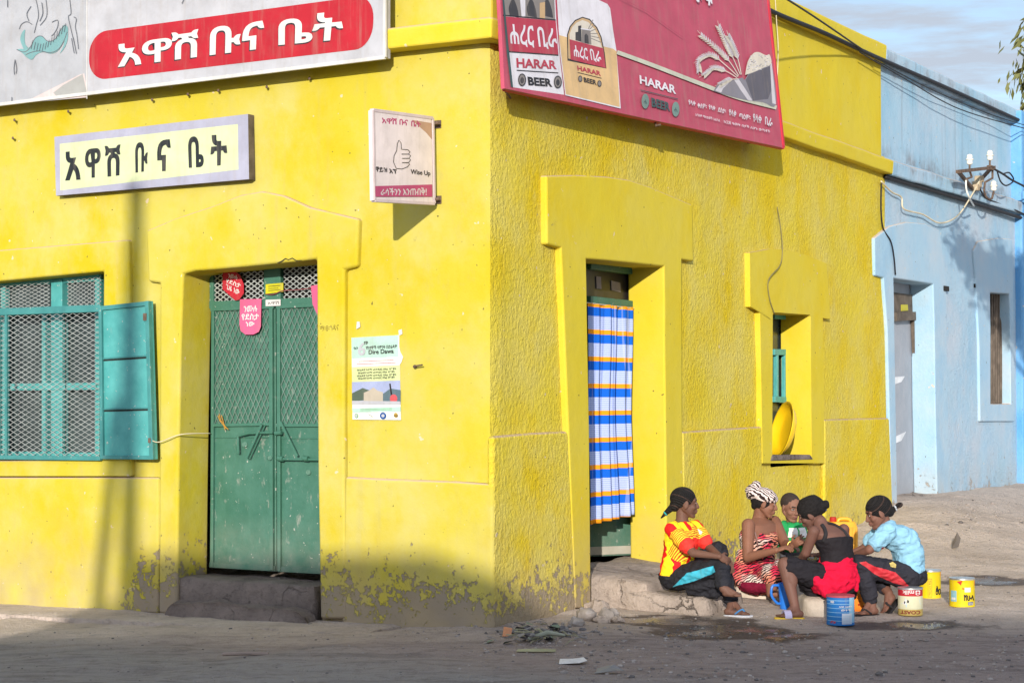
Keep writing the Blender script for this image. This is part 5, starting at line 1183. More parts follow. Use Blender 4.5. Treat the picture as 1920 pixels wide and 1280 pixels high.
# ------------------------------------------------------------------ stones, rubbish and scraps on the ground
rg = random.Random(11)
mb = MB()
def pebble(mb, p, r, sq=.55, m=0):
    a = rg.uniform(0, 6.28); A_ = V((math.cos(a), math.sin(a), 0)); B_ = V((-math.sin(a), math.cos(a), 0)); o = len(mb.v)
    mb.ell(p, (A_ * r, B_ * r * rg.uniform(.6, .95), V((0, 0, r * sq))), 8, 6, m)
    for i in range(o, len(mb.v)): mb.v[i] += V((rg.uniform(-1, 1), rg.uniform(-1, 1), rg.uniform(-1, 1))) * r * .16
def scatter(n, box, r0, r1, m=0):
    for _ in range(n):
        x, y = rg.uniform(box[0], box[1]), rg.uniform(box[2], box[3]); p = onG(x, y); r = r0 + (r1 - r0) * rg.random() ** 3
        pebble(mb, p + V((0, 0, r * .15)), r, .5, m if m else rg.choice((0, 0, 1)))
scatter(1300, (1040, 1920, 1185, 1278), .002, .017); scatter(60, (1040, 1920, 1185, 1278), .012, .03); scatter(420, (0, 1050, 1180, 1278), .003, .012); scatter(260, (900, 1180, 1165, 1235), .004, .02); scatter(260, (1150, 1920, 1150, 1215), .004, .018); scatter(220, (1640, 1920, 985, 1140), .004, .014); scatter(120, (1760, 1920, 935, 1000), .006, .03); scatter(90, (420, 1040, 1160, 1215), .005, .02)
tag(mb.build('gravel', [M_STONE, plain('dark_gravel', (.13, .115, .11, 1), .9)], smooth=True), kind='stuff')
mb = MB()
for _ in range(130):
    t = rg.gauss(0, 1); x = 1010 + t * 42; y = 1196 + rg.gauss(0, 9) - abs(t) * 2; p = onG(x, max(1166, y)); hgt = max(0, .06 - .03 * abs(t)) * rg.random()
    k = rg.random(); a = rg.uniform(0, 6.28); d = V((math.cos(a), math.sin(a), rg.uniform(-.1, .35))); q = p + V((0, 0, hgt + .004))
    if k < .55: mb.tube([q - d * .05, q + V((0, 0, .01)), q + d * rg.uniform(.03, .09)], rg.uniform(.002, .006), 5, m=rg.choice((0, 1, 2)))
    elif k < .8: e = d.cross(V((0, 0, 1))).normalized(); mb.add([q - d * .03 - e * .03, q + d * .04 - e * .02, q + d * .03 + e * .03 + V((0, 0, .012)), q - d * .02 + e * .02 + V((0, 0, .02))], [(0, 1, 2), (0, 2, 3)], rg.choice((1, 2, 3)))
    else: pebble(mb, q, rg.uniform(.01, .035), .6, rg.choice((1, 2)))
tag(mb.build('rubbish_heap', [plain('dry_stalk', (.26, .24, .15, 1), .9, .3), plain('sooty_rubbish', (.10, .09, .09, 1), .9, .4), plain('grey_rubbish', (.22, .20, .19, 1), .9, .3), plain('green_rubbish', (.14, .17, .12, 1), .9, .3)]), kind='stuff')
def scrap(px, py, pts, mat, label, lift=.008, name='paper_scrap', cat='paper scrap'):
    p = onG(px, py); mb = MB(); vs = [p + V((x, y, lift + z)) for x, y, z in pts]; n = len(vs); ctr = sum(vs, V((0, 0, 0))) / n + V((0, 0, .012))
    bt = [v - V((0, 0, .0025)) for v in vs + [ctr]]
    mb.add(vs + [ctr] + bt, [(i, (i + 1) % n, n) for i in range(n)] + [((i + 1) % n + n + 1, i + n + 1, 2 * n + 1) for i in range(n)] + [(i, i + n + 1, (i + 1) % n + n + 1, (i + 1) % n) for i in range(n)])
    tag(mb.build(name, mat), label, cat)
scrap(1074, 1244, [(-.09, -.05, 0), (.04, -.07, .01), (.09, -.04, .02), (.07, .04, .03), (-.02, .05, .01), (-.08, .04, .02)], I_WHITE, 'crumpled white paper scrap lying on the dark street')
scrap(1140, 1262, [(-.08, -.04, 0), (.05, -.05, .02), (.10, .0, .01), (.04, .06, .04), (-.06, .05, .02)], plain('grey_plastic_bag', (.17, .17, .18, 1), .5), 'crumpled grey plastic scrap near the bottom of the street')
scrap(950, 1193, [(-.03, -.02, .0), (.03, -.03, .0), (.04, .02, .05), (-.02, .03, .06)], ink('orange_card', 222, 150, 104), 'small orange card scrap beside the rubbish heap')
scrap(1002, 1222, [(-.12, -.015, 0), (.14, -.02, .0), (.14, .015, .01), (-.11, .02, .01)], plain('olive_strip', (.30, .28, .16, 1), .8), 'narrow olive strip lying in front of the rubbish heap', name='plastic_strip', cat='plastic strip')
scrap(1792, 1028, [(-.05, -.04, 0), (.02, -.05, .02), (.05, -.01, .10), (.02, .02, .16), (-.03, .01, .06)], plain('dark_scrap', (.10, .085, .075, 1), .9), 'dark torn scrap lying on the pale sand bank')
p = onG(1005, 1206); mb = MB(); mb.tube([p + V((-.05, 0, .03)), p + V((.08, .03, .07)), p + V((.2, .05, .05))], [.016, .02, .008], 7); tag(mb.build('husk', plain('grey_green_husk', (.30, .31, .24, 1), .9, .3), smooth=True), 'pale grey green husk lying across the rubbish heap', 'husk')
p = onG(480, 1228); mb = MB(); mb.tube([p + V((-.22, 0, .008)), p + V((-.05, .01, .012)), p + V((.08, .0, .008))], .012, 7); tag(mb.build('stick', plain('dry_stick', (.26, .2, .17, 1), .9)), 'short dry stick lying on the street before the green door', 'stick')

# ------------------------------------------------------------------ behind the camera and beside the view: what shades the street
op = thing('shop_building', V((-1, -9, 0)), 'low shop building across the street whose shade covers the road', 'building')
mb = MB(); t_ = math.tan(SUN_EL); D0 = -8.0
def occl(xw, yw, zw): k = (yw - D0) / SUN_H.y; return xw - SUN_H.x * k, zw + k * t_
p1 = LW.px(335, 1040); p2 = LW.px(810, 1040); p3 = RW.px(935, 1085); g1 = atY(1040, 1163, 14.5); g2 = atY(1750, 1154, 14.62); pl = atY(148, 1131, 15.65)
xl = occl(pl.x, pl.y, 0)[0]
prof = [(xl, -.2), (xl, occl(pl.x, pl.y, 0)[1] - .06), occl(*LW.px(238, 1122)), occl(*LW.px(262, 1044)), occl(p1.x, p1.y, p1.z), occl(p2.x, p2.y, p2.z), occl(p3.x, p3.y, p3.z), occl(RW.px(985, 1125).x, RW.px(985, 1125).y, RW.px(985, 1125).z), occl(g1.x, g1.y, 0), occl(g2.x, g2.y, 0), (9.0, occl(g2.x, g2.y, 0)[1]), (9.0, -.2)]
mb.prism([V((x, D0, z)) for x, z in prof], [V((x, D0 - 6, z)) for x, z in prof]); mb.build('wall', plain('ochre_plaster', (.45, .36, .24, 1), .9), op, fix=True)
mb = MB()
for x in (-5, -1.5, 2.2, 5.6): mb.box(V((x, D0 + .02, 1.25)), (V((.55, 0, 0)), V((0, .03, 0)), V((0, 0, 1.15)))); mb.build('door', M_GREEN, op); mb = MB()
# twin-legged pole
Yp = -2.0; top = LW.px(256, 352); k = (top.y - Yp) / SUN_H.y; xt = top.x - SUN_H.x * k; zt_ = top.z + k * t_
f1 = LW.px(243, 1125); k = (f1.y - Yp) / SUN_H.y; xf = f1.x - SUN_H.x * k; zf = f1.z + k * t_
f2 = LW.px(186, 1125); x2 = f2.x - SUN_H.x * (f2.y - Yp) / SUN_H.y; f3 = LW.px(222, 800); k3 = (f3.y - Yp) / SUN_H.y; x3 = f3.x - SUN_H.x * k3; z3 = f3.z + k3 * t_
po = thing('utility_pole', V((xf, Yp, 0)), 'tall wooden utility pole with a slanting prop at the road side', 'pole')
dz = (xt - xf) / (zt_ - zf)
MB().tube([V((xf - dz * zf, Yp, -.3)), V((xt, Yp, zt_))], [.115, .085], 12).build('pole_shaft', M_WOOD, po, smooth=True)
d2_ = (x3 - x2) / (z3 - zf); MB().tube([V((x2 - d2_ * zf, Yp + .0, -.3)), V((x3 + d2_ * .2, Yp, z3 + .2))], [.07, .065], 10).build('prop', M_WOOD, po, smooth=True)

def leaf_mat(name, col):
    m, nt, b, co = start(name, .6, .3); c = ramp(nt, nois(nt, co, 9.0, 3.0), .3, .7, tuple(q * .65 for q in col[:3]) + (1,), col); nt.links.new(c, b.inputs['Base Color']); return m
M_LEAF = leaf_mat('acacia_leaf', (.16, .165, .05, 1)); M_BARK = plain('bark', (.13, .10, .075, 1), .95, .3, 10.0, .01, 25.0)
def tree(base, crown_c, rad, n, label, seed, leaf=.05, droop=.7):
    rg = random.Random(seed); t = thing('tree', base, label, 'tree')
    mb = MB(); mid = base.lerp(crown_c, .55) + V((.1, 0, .1)); mb.tube(curve([base - V((0, 0, .2)), mid, crown_c], 6), [.16 - .09 * i / 12 for i in range(13)], 9)
    tips = []
    for i in range(26):
        d = V((rg.gauss(0, 1), rg.gauss(0, 1), rg.gauss(.3, .7))).normalized(); e = crown_c + V((d.x * rad.x, d.y * rad.y, d.z * rad.z)) * rg.uniform(.55, .98); s0 = base.lerp(crown_c, rg.uniform(.75, 1))
        mid = s0.lerp(e, .5) + V((0, 0, .12)); mb.tube(curve([s0, mid, e], 4), [.035 - .028 * q / 8 for q in range(9)], 5); tips += [(mid.lerp(e, q), d) for q in (.3, .6, .8, 1, 1.05)]
    mb.build('trunk', M_BARK, t, smooth=True); mb = MB()
    for _ in range(n):
        p, d = rg.choice(tips); p = p + V((rg.gauss(0, .14), rg.gauss(0, .14), rg.gauss(0, .10)))
        dn = (V((rg.gauss(0, .5), rg.gauss(0, .5), -droop)) + d * .3).normalized(); sd = dn.cross(V((rg.gauss(0, 1), rg.gauss(0, 1), rg.gauss(0, 1)))).normalized(); l = leaf * rg.uniform(.7, 1.5)
        mb.add([p, p + dn * l * .5 + sd * l * .16, p + dn * l, p + dn * l * .5 - sd * l * .16], [(0, 1, 2, 3)])
    mb.build('crown', M_LEAF, t); return t
q = RW.px(1918, 575); k = 9.0; c = V((q.x, q.y, q.z)) - SUN_D * (k / math.cos(SUN_EL))
tree(V((c.x + .5, c.y, 0)), c, V((1.12, 1.0, .85)), 9000, 'street tree beside the road casting dappled shade on the blue wall', 5, .13)
c = atY(1995, 150, 30.0); tree(V((c.x + .6, c.y + .3, 0)), c, V((.80, .9, 1.0)), 1100, 'tree with hanging narrow leaves behind the bright blue house', 9, .17, 1.5)
# ------------------------------------------------------------------ people
SKIN = {}
def skin_mat(name, col):
    m, nt, b, co = start(name, .62, .25)
    c = mixc(nt, ramp(nt, nois(nt, co, 9.0, 3.0), .3, .7), col, tuple(q * .84 for q in col[:3]) + (1,)); nt.links.new(c, b.inputs['Base Color'])
    b.inputs['Subsurface Weight'].default_value = .08; b.inputs['Subsurface Radius'].default_value = (.012, .005, .003)
    bump(nt, b, nois(nt, co, 160.0), .0006); return m
M_HAIR = plain('black_hair', (.013, .011, .011, 1), .85, .3, 40.0, .009, 90.0, spec=.2)
M_EYEW = plain('eye_white', (.55, .50, .46, 1), .3); M_EYED = plain('eye_dark', (.012, .008, .007, 1), .25); M_BROW = plain('eyebrow', (.02, .014, .012, 1), .8)
M_LIP = plain('lip', (.20, .075, .065, 1), .45)
def cloth(name, col, rough=.85, wr=.010, pat=None):
    m, nt, b, co = start(name, rough, .15)
    c = mixc(nt, ramp(nt, nois(nt, co, 6.0, 3.0), .3, .7), col, tuple(q * .82 for q in col[:3]) + (1,))
    if pat: c = pat(nt, co, c)
    nt.links.new(c, b.inputs['Base Color'])
    ch = bump(nt, b, nois(nt, co, 300.0), .0006)
    w = N(nt, 'ShaderNodeTexNoise', i_Scale=9.0, i_Detail=3.0, i_Roughness=.5, i_Distortion=1.6); nt.links.new(co, w.inputs['Vector'])
    bump(nt, b, w.outputs['Fac'], wr * 1.8, 1.0, ch); return m
def dotv(nt, co, v, off=0.0):
    d = N(nt, 'ShaderNodeVectorMath', operation='DOT_PRODUCT'); nt.links.new(co, d.inputs[0]); d.inputs[1].default_value = v; return mth(nt, 'ADD', d.outputs['Value'], off)

class Frame:
    def __init__(s, c, f, u, k=1.0):
        s.c = V(c); s.f = V(f).normalized(); s.l = V(u).cross(s.f).normalized(); s.u = s.f.cross(s.l); s.k = k
    def p(s, x, y, z): return s.c + (s.f * x + s.l * y + s.u * z) * s.k
    def ax(s, a, b, c): return (s.f * a * s.k, s.l * b * s.k, s.u * c * s.k)
def head(mb, h, neck, nr=.046, child=False):
    mb.ell(h.p(-.014, 0, .026), h.ax(.094, .073, .083), 20, 14)
    mb.ell(h.p(.030, 0, -.028), h.ax(.052, .057, .074), 18, 12)
    for s in (1, -1):
        mb.rcone(h.p(-.008, .047 * s, -.040), h.p(.056, .020 * s, -.088), .020 * h.k, .016 * h.k)
        mb.ell(h.p(.050, .034 * s, -.024), h.ax(.026, .024, .024))
        mb.rcone(h.p(.074, .010 * s, .032), h.p(.058, .046 * s, .028), .0095 * h.k, .010 * h.k)
        mb.ell(h.p(.066, .030 * s, .010), h.ax(.012, .015, .011))
        mb.ell(h.p(-.006, .073 * s, -.008), (h.f * .021 * h.k + h.l * s * .006 * h.k, h.l * .008 * h.k * s, h.u * .033 * h.k))
        mb.ell(h.p(.086, .011 * s, -.024), h.ax(.011, .009, .008))
    mb.ell(h.p(.067, 0, -.089), h.ax(.017, .020, .017))
    mb.rcone(h.p(.080, 0, .014), h.p(.097, 0, -.020), .0075 * h.k, .0115 * h.k)
    mb.ell(h.p(.082, 0, -.047), h.ax(.015, .023, .008)); mb.ell(h.p(.080, 0, -.061), h.ax(.015, .020, .009)); mb.ell(h.p(.066, 0, -.054), h.ax(.02, .03, .024))
    mb.rcone(h.p(-.022, 0, -.05), neck, nr * h.k, nr * 1.25)
def face_marks(h):
    """(point, radius vector extents, material slot)"""
    r = []
    for s in (1, -1):
        r.append((h.p(.078, .031 * s, .010), (.012, .0135, .0065), 1)); r.append((h.p(.079, .031 * s, .010), (.012, .0058, .0066), 2))
        r.append((h.p(.078, .031 * s, .017), (.014, .017, .0028), 2))
        r.append((h.p(.074, .030 * s, .033), (.016, .021, .0052), 3))
    r.append((h.p(.090, 0, -.048), (.014, .021, .0065), 4)); r.append((h.p(.089, 0, -.061), (.014, .019, .0075), 4)); r.append((h.p(.094, 0, -.054), (.014, .020, .0016), 3))
    return r
def hand(mb, w, d, n, thumb, k=1.0, curl=.5):
    """wrist, direction of the fingers, back-of-hand normal, thumb side"""
    d = V(d).normalized(); n = V(n); n = (n - d * n.dot(d)).normalized(); t = V(thumb); t = (t - d * t.dot(d) - n * t.dot(n)).normalized()
    mb.ell(w + d * .040 * k, (d * .048 * k, t * .036 * k, n * .016 * k), 14, 10)
    for i, (o, l) in enumerate(((.027, .066), (.009, .074), (-.009, .069), (-.026, .054))):
        b = w + (d * .076 + t * o) * k; c1 = curl * (.8 + .15 * i)
        d1 = (d * math.cos(c1) - n * math.sin(c1) + t * o * 3); m_ = b + d1 * l * .5 * k; d2 = d * math.cos(c1 * 2.1) - n * math.sin(c1 * 2.1)
        mb.rcone(b, m_, .0092 * k, .0082 * k, 10); mb.rcone(m_, m_ + d2 * l * .5 * k, .0082 * k, .0068 * k, 10)
    b = w + (d * .022 + t * .026) * k; m_ = b + (d * .55 + t * .7 - n * .25).normalized() * .036 * k
    mb.rcone(b, m_, .0115 * k, .0095 * k, 10); mb.rcone(m_, m_ + (d * .9 + t * .2 - n * .35).normalized() * .030 * k, .0095 * k, .0078 * k, 10)
def foot(mb, ank, heel, toe, k=1.0, up=V((0, 0, 1))):
    d = (toe - heel); L_ = d.length; d.normalize(); s = d.cross(up).normalized(); up = s.cross(d)
    mb.ell(heel + d * .03 * k + up * .028 * k, (d * .034 * k, s * .028 * k, up * .030 * k)); mb.rcone(ank, heel + d * .045 * k + up * .03 * k, .034 * k, .030 * k)
    mb.rcone(ank + d * .015, heel + d * L_ * .68 + up * .022 * k, .030 * k, .020 * k); mb.rcone(heel + d * .04 * k + up * .022 * k, heel + d * L_ * .70 + up * .018 * k, .024 * k, .022 * k)
    mb.ell(heel + d * L_ * .72 + up * .017 * k, (d * .035 * k, s * .040 * k, up * .016 * k))
    for i in range(5):
        o = (.030 - .015 * i) * k; l = (L_ * (.30 - .022 * i)); b = heel + d * L_ * .70 + s * o + up * .013 * k
        mb.rcone(b, b + d * l * .85, (.0105 if i == 0 else .0085) * k, (.0095 if i == 0 else .0068) * k, 10)
def limb(mb, a, b, c, r0, r1, r2, r3, bulge=0):
    mb.rcone(a, b, r0, r1); mb.rcone(b, c, r1 * 1.02, r3)
    if bulge: q = b.lerp(c, .30); mb.ell(q + bulge, ((c - b).normalized() * (c - b).length * .27, (c - b).orthogonal().normalized() * r2, (c - b).normalized().cross((c - b).orthogonal().normalized()) * r2))
def person(name, label, base, skin, mb, marks, voxel=.0047):
    t = thing('person', base, label, 'person', None); me = remesh(mb, 'body', voxel, 3, .4)
    o = obj('body', me, [skin, M_EYEW, M_EYED, M_BROW, M_LIP], t)
    for h, ms in marks:
        F, Lf, U = h.f, h.l, h.u; cc = h.c
        sel = [p for p in me.polygons if (p.center - cc).length < .16 * h.k]
        for c, (a, b, d), mi in ms:
            a, b, d = a * h.k, b * h.k, d * h.k
            for p in sel:
                q = p.center - c
                if (q.dot(F) / a) ** 2 + (q.dot(Lf) / b) ** 2 + (q.dot(U) / d) ** 2 < 1: p.material_index = mi
    return t
def wear(name, mb, mat, parent, voxel=.0075, it=4, crumple=.0):
    me = remesh(mb, name, voxel, it, .5)
    if crumple:
        nm = [v.normal.copy() for v in me.vertices]
        for v, n_ in zip(me.vertices, nm):
            q = v.co.copy(); r1 = 1 - 2.2 * abs(noise.noise(V((q.x * 8 + q.z * 9, q.y * 8, q.z * 17 - q.x * 6)))); r2 = 1 - 2 * abs(noise.noise(V((q.x * 19 - q.z * 8, q.y * 17 + 3, q.z * 26)))); v.co = q + n_ * crumple * (1.5 * r1 + .8 * r2 - 1.0)
    return obj(name, me, mat, parent)
def torso_secs(pel, neck, shL, shR, wr, hr, inf=0.0, chest=1.0, lean=V((0, 0, 0))):
    """closed loft from the hips to the neck; returns sections (centre, side half-axis, front half-axis)"""
    sv = (shR - shL).normalized(); up = (neck - pel).normalized(); fr = up.cross(sv).normalized() * -1
    sw = (shR - shL).length / 2; shm = (shL + shR) / 2
    P = lambda t: pel.lerp(shm, t) + lean * math.sin(t * math.pi)
    return sv, fr, [(P(-.10), sv * (hr * .80 + inf), fr * (hr * .62 + inf)), (P(0), sv * (hr + inf), fr * (hr * .78 + inf)), (P(.25), sv * (wr * 1.12 + inf), fr * (wr * .86 + inf)), (P(.48), sv * (wr + inf), fr * (wr * .82 + inf)),
                (P(.72), sv * (sw * .86 + inf), fr * (wr * .92 * chest + inf)), (P(.90), sv * (sw * .96 + inf), fr * (wr * .80 + inf)), (P(1.0), sv * (sw * .84 + inf), fr * (wr * .60 + inf)), (shm.lerp(neck, .5), sv * (sw * .55 + inf), fr * (.060 + inf)), (neck, sv * (.052 + inf), fr * (.050 + inf))]

P_ = atY
# ---- girl in the striped football shirt, sitting on the step, legs crossed
def girl_striped():
    sk = skin_mat('skin_brown_a', (0.146, 0.071, 0.049, 1)); mb = MB()
    pel = P_(1268, 1076, 14.98); neck = P_(1279, 975, 14.93); sR = P_(1261, 992, 14.80); sL = P_(1303, 987, 15.02)
    h = Frame(P_(1285, 943, 14.93), (1.0, .06, -.10), (.08, 0, 1), 1.07)
    sv, fr, secs = torso_secs(pel, neck, sR, sL, .112, .125); mb.loft(secs)
    head(mb, h, neck, .040)
    eR = P_(1299, 1036, 14.62); wR = P_(1349, 1043, 14.52); eL = P_(1330, 1026, 14.90); wL = P_(1356, 1047, 14.62)
    mb.rcone(sR, eR, .042, .034); mb.rcone(eR, wR, .034, .021); mb.rcone(sL, eL, .042, .034); mb.rcone(eL, wL, .034, .021)
    hand(mb, wR, P_(1368, 1052, 14.55) - wR, V((0, -1, .5)), V((0, .2, 1)), .95, .55); hand(mb, wL, P_(1372, 1066, 14.58) - wL, V((.6, -1, .3)), V((0, 1, .4)), .95, .45)
    hR = pel + V((.05, -.10, -.01)); hL = pel + V((.05, .10, -.01))
    kR = P_(1352, 1060, 14.62); aR = P_(1357, 1103, 14.42); kL = P_(1346, 1031, 14.90); aL = P_(1371, 1128, 14.72)
    limb(mb, hR, kR, aR, .082, .055, .050, .034); limb(mb, hL, kL, aL, .082, .055, .05, .034)
    foot(mb, aR, P_(1355, 1117, 14.42), P_(1392, 1119, 14.36), .9)
    fh = P_(1358, 1152, 14.66); ft = P_(1408, 1153, 14.60); foot(mb, aL, fh, ft, .92)
    t = person('person', 'girl in red and yellow striped football shirt sitting on the door step hugging her knees', V((pel.x, pel.y, ground_z(pel.x, pel.y))), sk, mb, [(h, face_marks(h))])
    # shirt
    mb = MB(); _, _, s2 = torso_secs(pel, neck, sR, sL, .112, .125, .022); mb.loft(s2[:-1] + [(s2[-1][0], s2[-1][1] * .8, s2[-1][2] * .8)])
    mb.rcone(sR, sR.lerp(eR, .72), .060, .062); mb.rcone(sL, sL.lerp(eL, .72), .058, .060)
    ax = sv
    def pat(nt, co, c):
        off = -sv.dot((sR + sL) / 2); d = dotv(nt, co, sv, off)
        st = mth(nt, 'GREATER_THAN', mth(nt, 'FRACT', mth(nt, 'DIVIDE', mth(nt, 'ADD', d, 5.0 + .018), .088)), .55)
        c = mixc(nt, st, lin(252, 216, 40, .95), lin(226, 34, 34, .95))
        for s_, e_ in ((sR, eR), (sL, eL)):
            u = (e_ - s_).normalized(); L_ = (e_ - s_).length; al = dotv(nt, co, u, -u.dot(s_))
            perp = N(nt, 'ShaderNodeVectorMath', operation='DISTANCE'); nt.links.new(co, perp.inputs[0]); perp.inputs[1].default_value = s_ + u * L_ * .5
            inside = mth(nt, 'MULTIPLY', mth(nt, 'LESS_THAN', perp.outputs['Value'], L_ * .72), mth(nt, 'GREATER_THAN', al, .055))
            fine = mth(nt, 'GREATER_THAN', mth(nt, 'FRACT', mth(nt, 'DIVIDE', mth(nt, 'ADD', al, 5.0), .0155)), .5)
            slv = mixc(nt, fine, lin(250, 214, 60, .95), lin(206, 84, 30, .9)); slv = mixc(nt, mth(nt, 'GREATER_THAN', al, L_ * .72 * .86), slv, lin(236, 58, 50, .95))
            c = mixc(nt, inside, c, slv)
        return c
    sh = wear('football_shirt', mb, cloth('striped_jersey', (.8, .6, .1, 1), .7, .008, pat), t, 0.0065, 3, .0045)
    mb = MB(); cp = sR.lerp(neck, .5) + fr * .0; mb.box(sL.lerp(eL, .35) + V((-.01, -.06, .02)), (V((.018, 0, -.012)), V((0, .002, 0)), V((.006, 0, .014)))); mb.build('sleeve_badge', I_WHITE, t)
    # trousers
    mb = MB(); mb.ell(pel + V((.01, 0, -.02)), (V((.15, 0, 0)), V((0, .165, 0)), V((0, 0, .105)))); mb.rcone(hR, kR, .105, .072); mb.rcone(kR, kR.lerp(aR, .82), .072, .056); mb.rcone(hL, kL, .10, .070); mb.rcone(kL, kL.lerp(aL, .94), .070, .054)
    q = P_(1328, 1103, 14.80); mb.rcone(P_(1300, 1096, 14.85), P_(1350, 1088, 14.72), .085, .06); mb.rcone(P_(1312, 1112, 14.85), P_(1350, 1106, 14.74), .062, .05)
    tr = wear('trousers', mb, cloth('black_track_trousers', (.022, .022, .028, 1), .75, .012), t, .0075, 3, .008)
    mb = MB(); A = [(1262, 1099), (1288, 1074), (1338, 1060), (1342, 1072), (1300, 1089)]
    ts = bpy.data.objects.new('x', tr.data)
    from mathutils.bvhtree import BVHTree
    bv = BVHTree.FromPolygons([v.co for v in tr.data.vertices], [p.vertices for p in tr.data.polygons])
    decal(tr, bv, A, [ink('cyan_stripe', 66, 196, 226)], 'stripe', 26)
    bpy.data.objects.remove(ts)
    # hair: cornrows and tail
    mb = MB(); mb.ell(h.p(-.022, 0, .034), h.ax(.098, .080, .086), 20, 14); mb.ell(h.p(-.075, 0, -.02), h.ax(.04, .055, .05)); mb.rcone(h.p(-.10, 0, -.045), h.p(-.135, .01, -.085), .028, .020); mb.rcone(h.p(-.135, .01, -.085), h.p(-.165, .015, -.125), .018, .007)
    hr = wear('hair', mb, hair_rows('cornrow_hair', h), t, .005, 2)
    mb = MB(); mb.tube([h.p(-.136, .01, -.088), h.p(-.142, .01, -.094)], .021, 12); mb.build('hair_tie', ink('turquoise_tie', 60, 190, 190), t, smooth=True)
    flipflop(t, fh, ft, ink('foam_sole', 206, 206, 212, .9), ink('blue_strap', 70, 140, 200))
    return t
def hair_rows(name, h):
    m, nt, b, co = start(name, .6, .3)
    ax_ = h.u * .80 + h.f * .34 + h.l * .35; d = dotv(nt, co, ax_, -ax_.dot(h.c)); w = mth(nt, 'FRACT', mth(nt, 'DIVIDE', mth(nt, 'ADD', d, 5), .068))
    part = mth(nt, 'LESS_THAN', mth(nt, 'ABSOLUTE', mth(nt, 'SUBTRACT', w, .5)), .055)
    c = mixc(nt, mth(nt, 'MULTIPLY', part, .5), (.013, .011, .011, 1), (.11, .06, .045, 1)); nt.links.new(c, b.inputs['Base Color']); b.inputs['Roughness'].default_value = .85
    w2 = mth(nt, 'FRACT', mth(nt, 'DIVIDE', mth(nt, 'ADD', d, 5), .0136)); ch = bump(nt, b, mth(nt, 'SINE', mth(nt, 'MULTIPLY', w2, 6.283)), .006); bump(nt, b, nois(nt, co, 120.0, 3.0), .006, 1.0, ch); return m
def decal(o, bv, pts, mats, name, n=20, off=.004):
    """a patch cut to a picture outline and laid on the cloth it belongs to"""
    x0, x1 = min(p[0] for p in pts), max(p[0] for p in pts); y0, y1 = min(p[1] for p in pts), max(p[1] for p in pts)
    def inside(x, y):
        c = False; k = len(pts)
        for i in range(k):
            (xa, ya), (xb, yb) = pts[i], pts[(i + 1) % k]
            if (ya > y) != (yb > y) and x < (xb - xa) * (y - ya) / (yb - ya) + xa: c = not c
        return c
    n2 = n * 3; mb = MB(); idx = {}
    def vtx(i, j):
        if (i, j) in idx: return idx[(i, j)]
        r = ray(x0 + (x1 - x0) * i / n2, y0 + (y1 - y0) * j / n2).normalized(); hit = bv.ray_cast(EYEV, r)
        idx[(i, j)] = None if hit[0] is None else len(mb.v)
        if hit[0] is not None: mb.v.append(hit[0] + hit[1] * off)
        return idx[(i, j)]
    for i in range(n2):
        for j in range(n2):
            if not inside(x0 + (x1 - x0) * (i + .5) / n2, y0 + (y1 - y0) * (j + .5) / n2): continue
            q = [vtx(i, j), vtx(i, j + 1), vtx(i + 1, j + 1), vtx(i + 1, j)]
            if None in q: continue
            if max((mb.v[a] - mb.v[b]).length for a in q for b in q) > .06: continue
            mb.f.append(tuple(q)); mb.m.append(0)
    ob = mb.build(name, mats, o.parent, smooth=True, fix=True); return ob
def flipflop(t, heel, toe, sole, strap, slide=False, side=None):
    d = (toe - heel); L_ = d.length; d.normalize(); s = d.cross(V((0, 0, 1))).normalized()
    mb = MB(); pts = [(-.02, .0, .022), (.05, 0, .034), (.4, 0, .034), (.7, 0, .044), (.95, 0, .036), (1.08, 0, .012)]
    A = [heel + d * L_ * a + s * w_ for a, _, w_ in pts] + [heel + d * L_ * a - s * w_ for a, _, w_ in reversed(pts)]
    top = [p + V((0, 0, .002)) for p in A]; bot = [p - V((0, 0, .020)) for p in A]; mb.prism(top, bot)
    sl_ = mb.build('sandal', sole, t, bevel=.004)
    mb = MB(); up = V((0, 0, 1))
    if slide:
        secs = [heel + d * L_ * .62 + s * .048 * math.cos(a) + up * (.052 * math.sin(a)) for a in [math.pi * i / 10 for i in range(11)]]
        for a, b in zip(secs, secs[1:]): mb.bar(a, b + (b - a) * .1, L_ * .13, .004, (a - heel - d * L_ * .62).normalized())
    else:
        for sg in (1, -1): mb.tube(curve([heel + d * L_ * .80 + up * .006, heel + d * L_ * .68 + s * .012 * sg + up * .045, heel + d * L_ * .42 + s * .036 * sg + up * .010], 5), .0065, 8)
    mb.build('strap', strap, sl_, smooth=not slide)
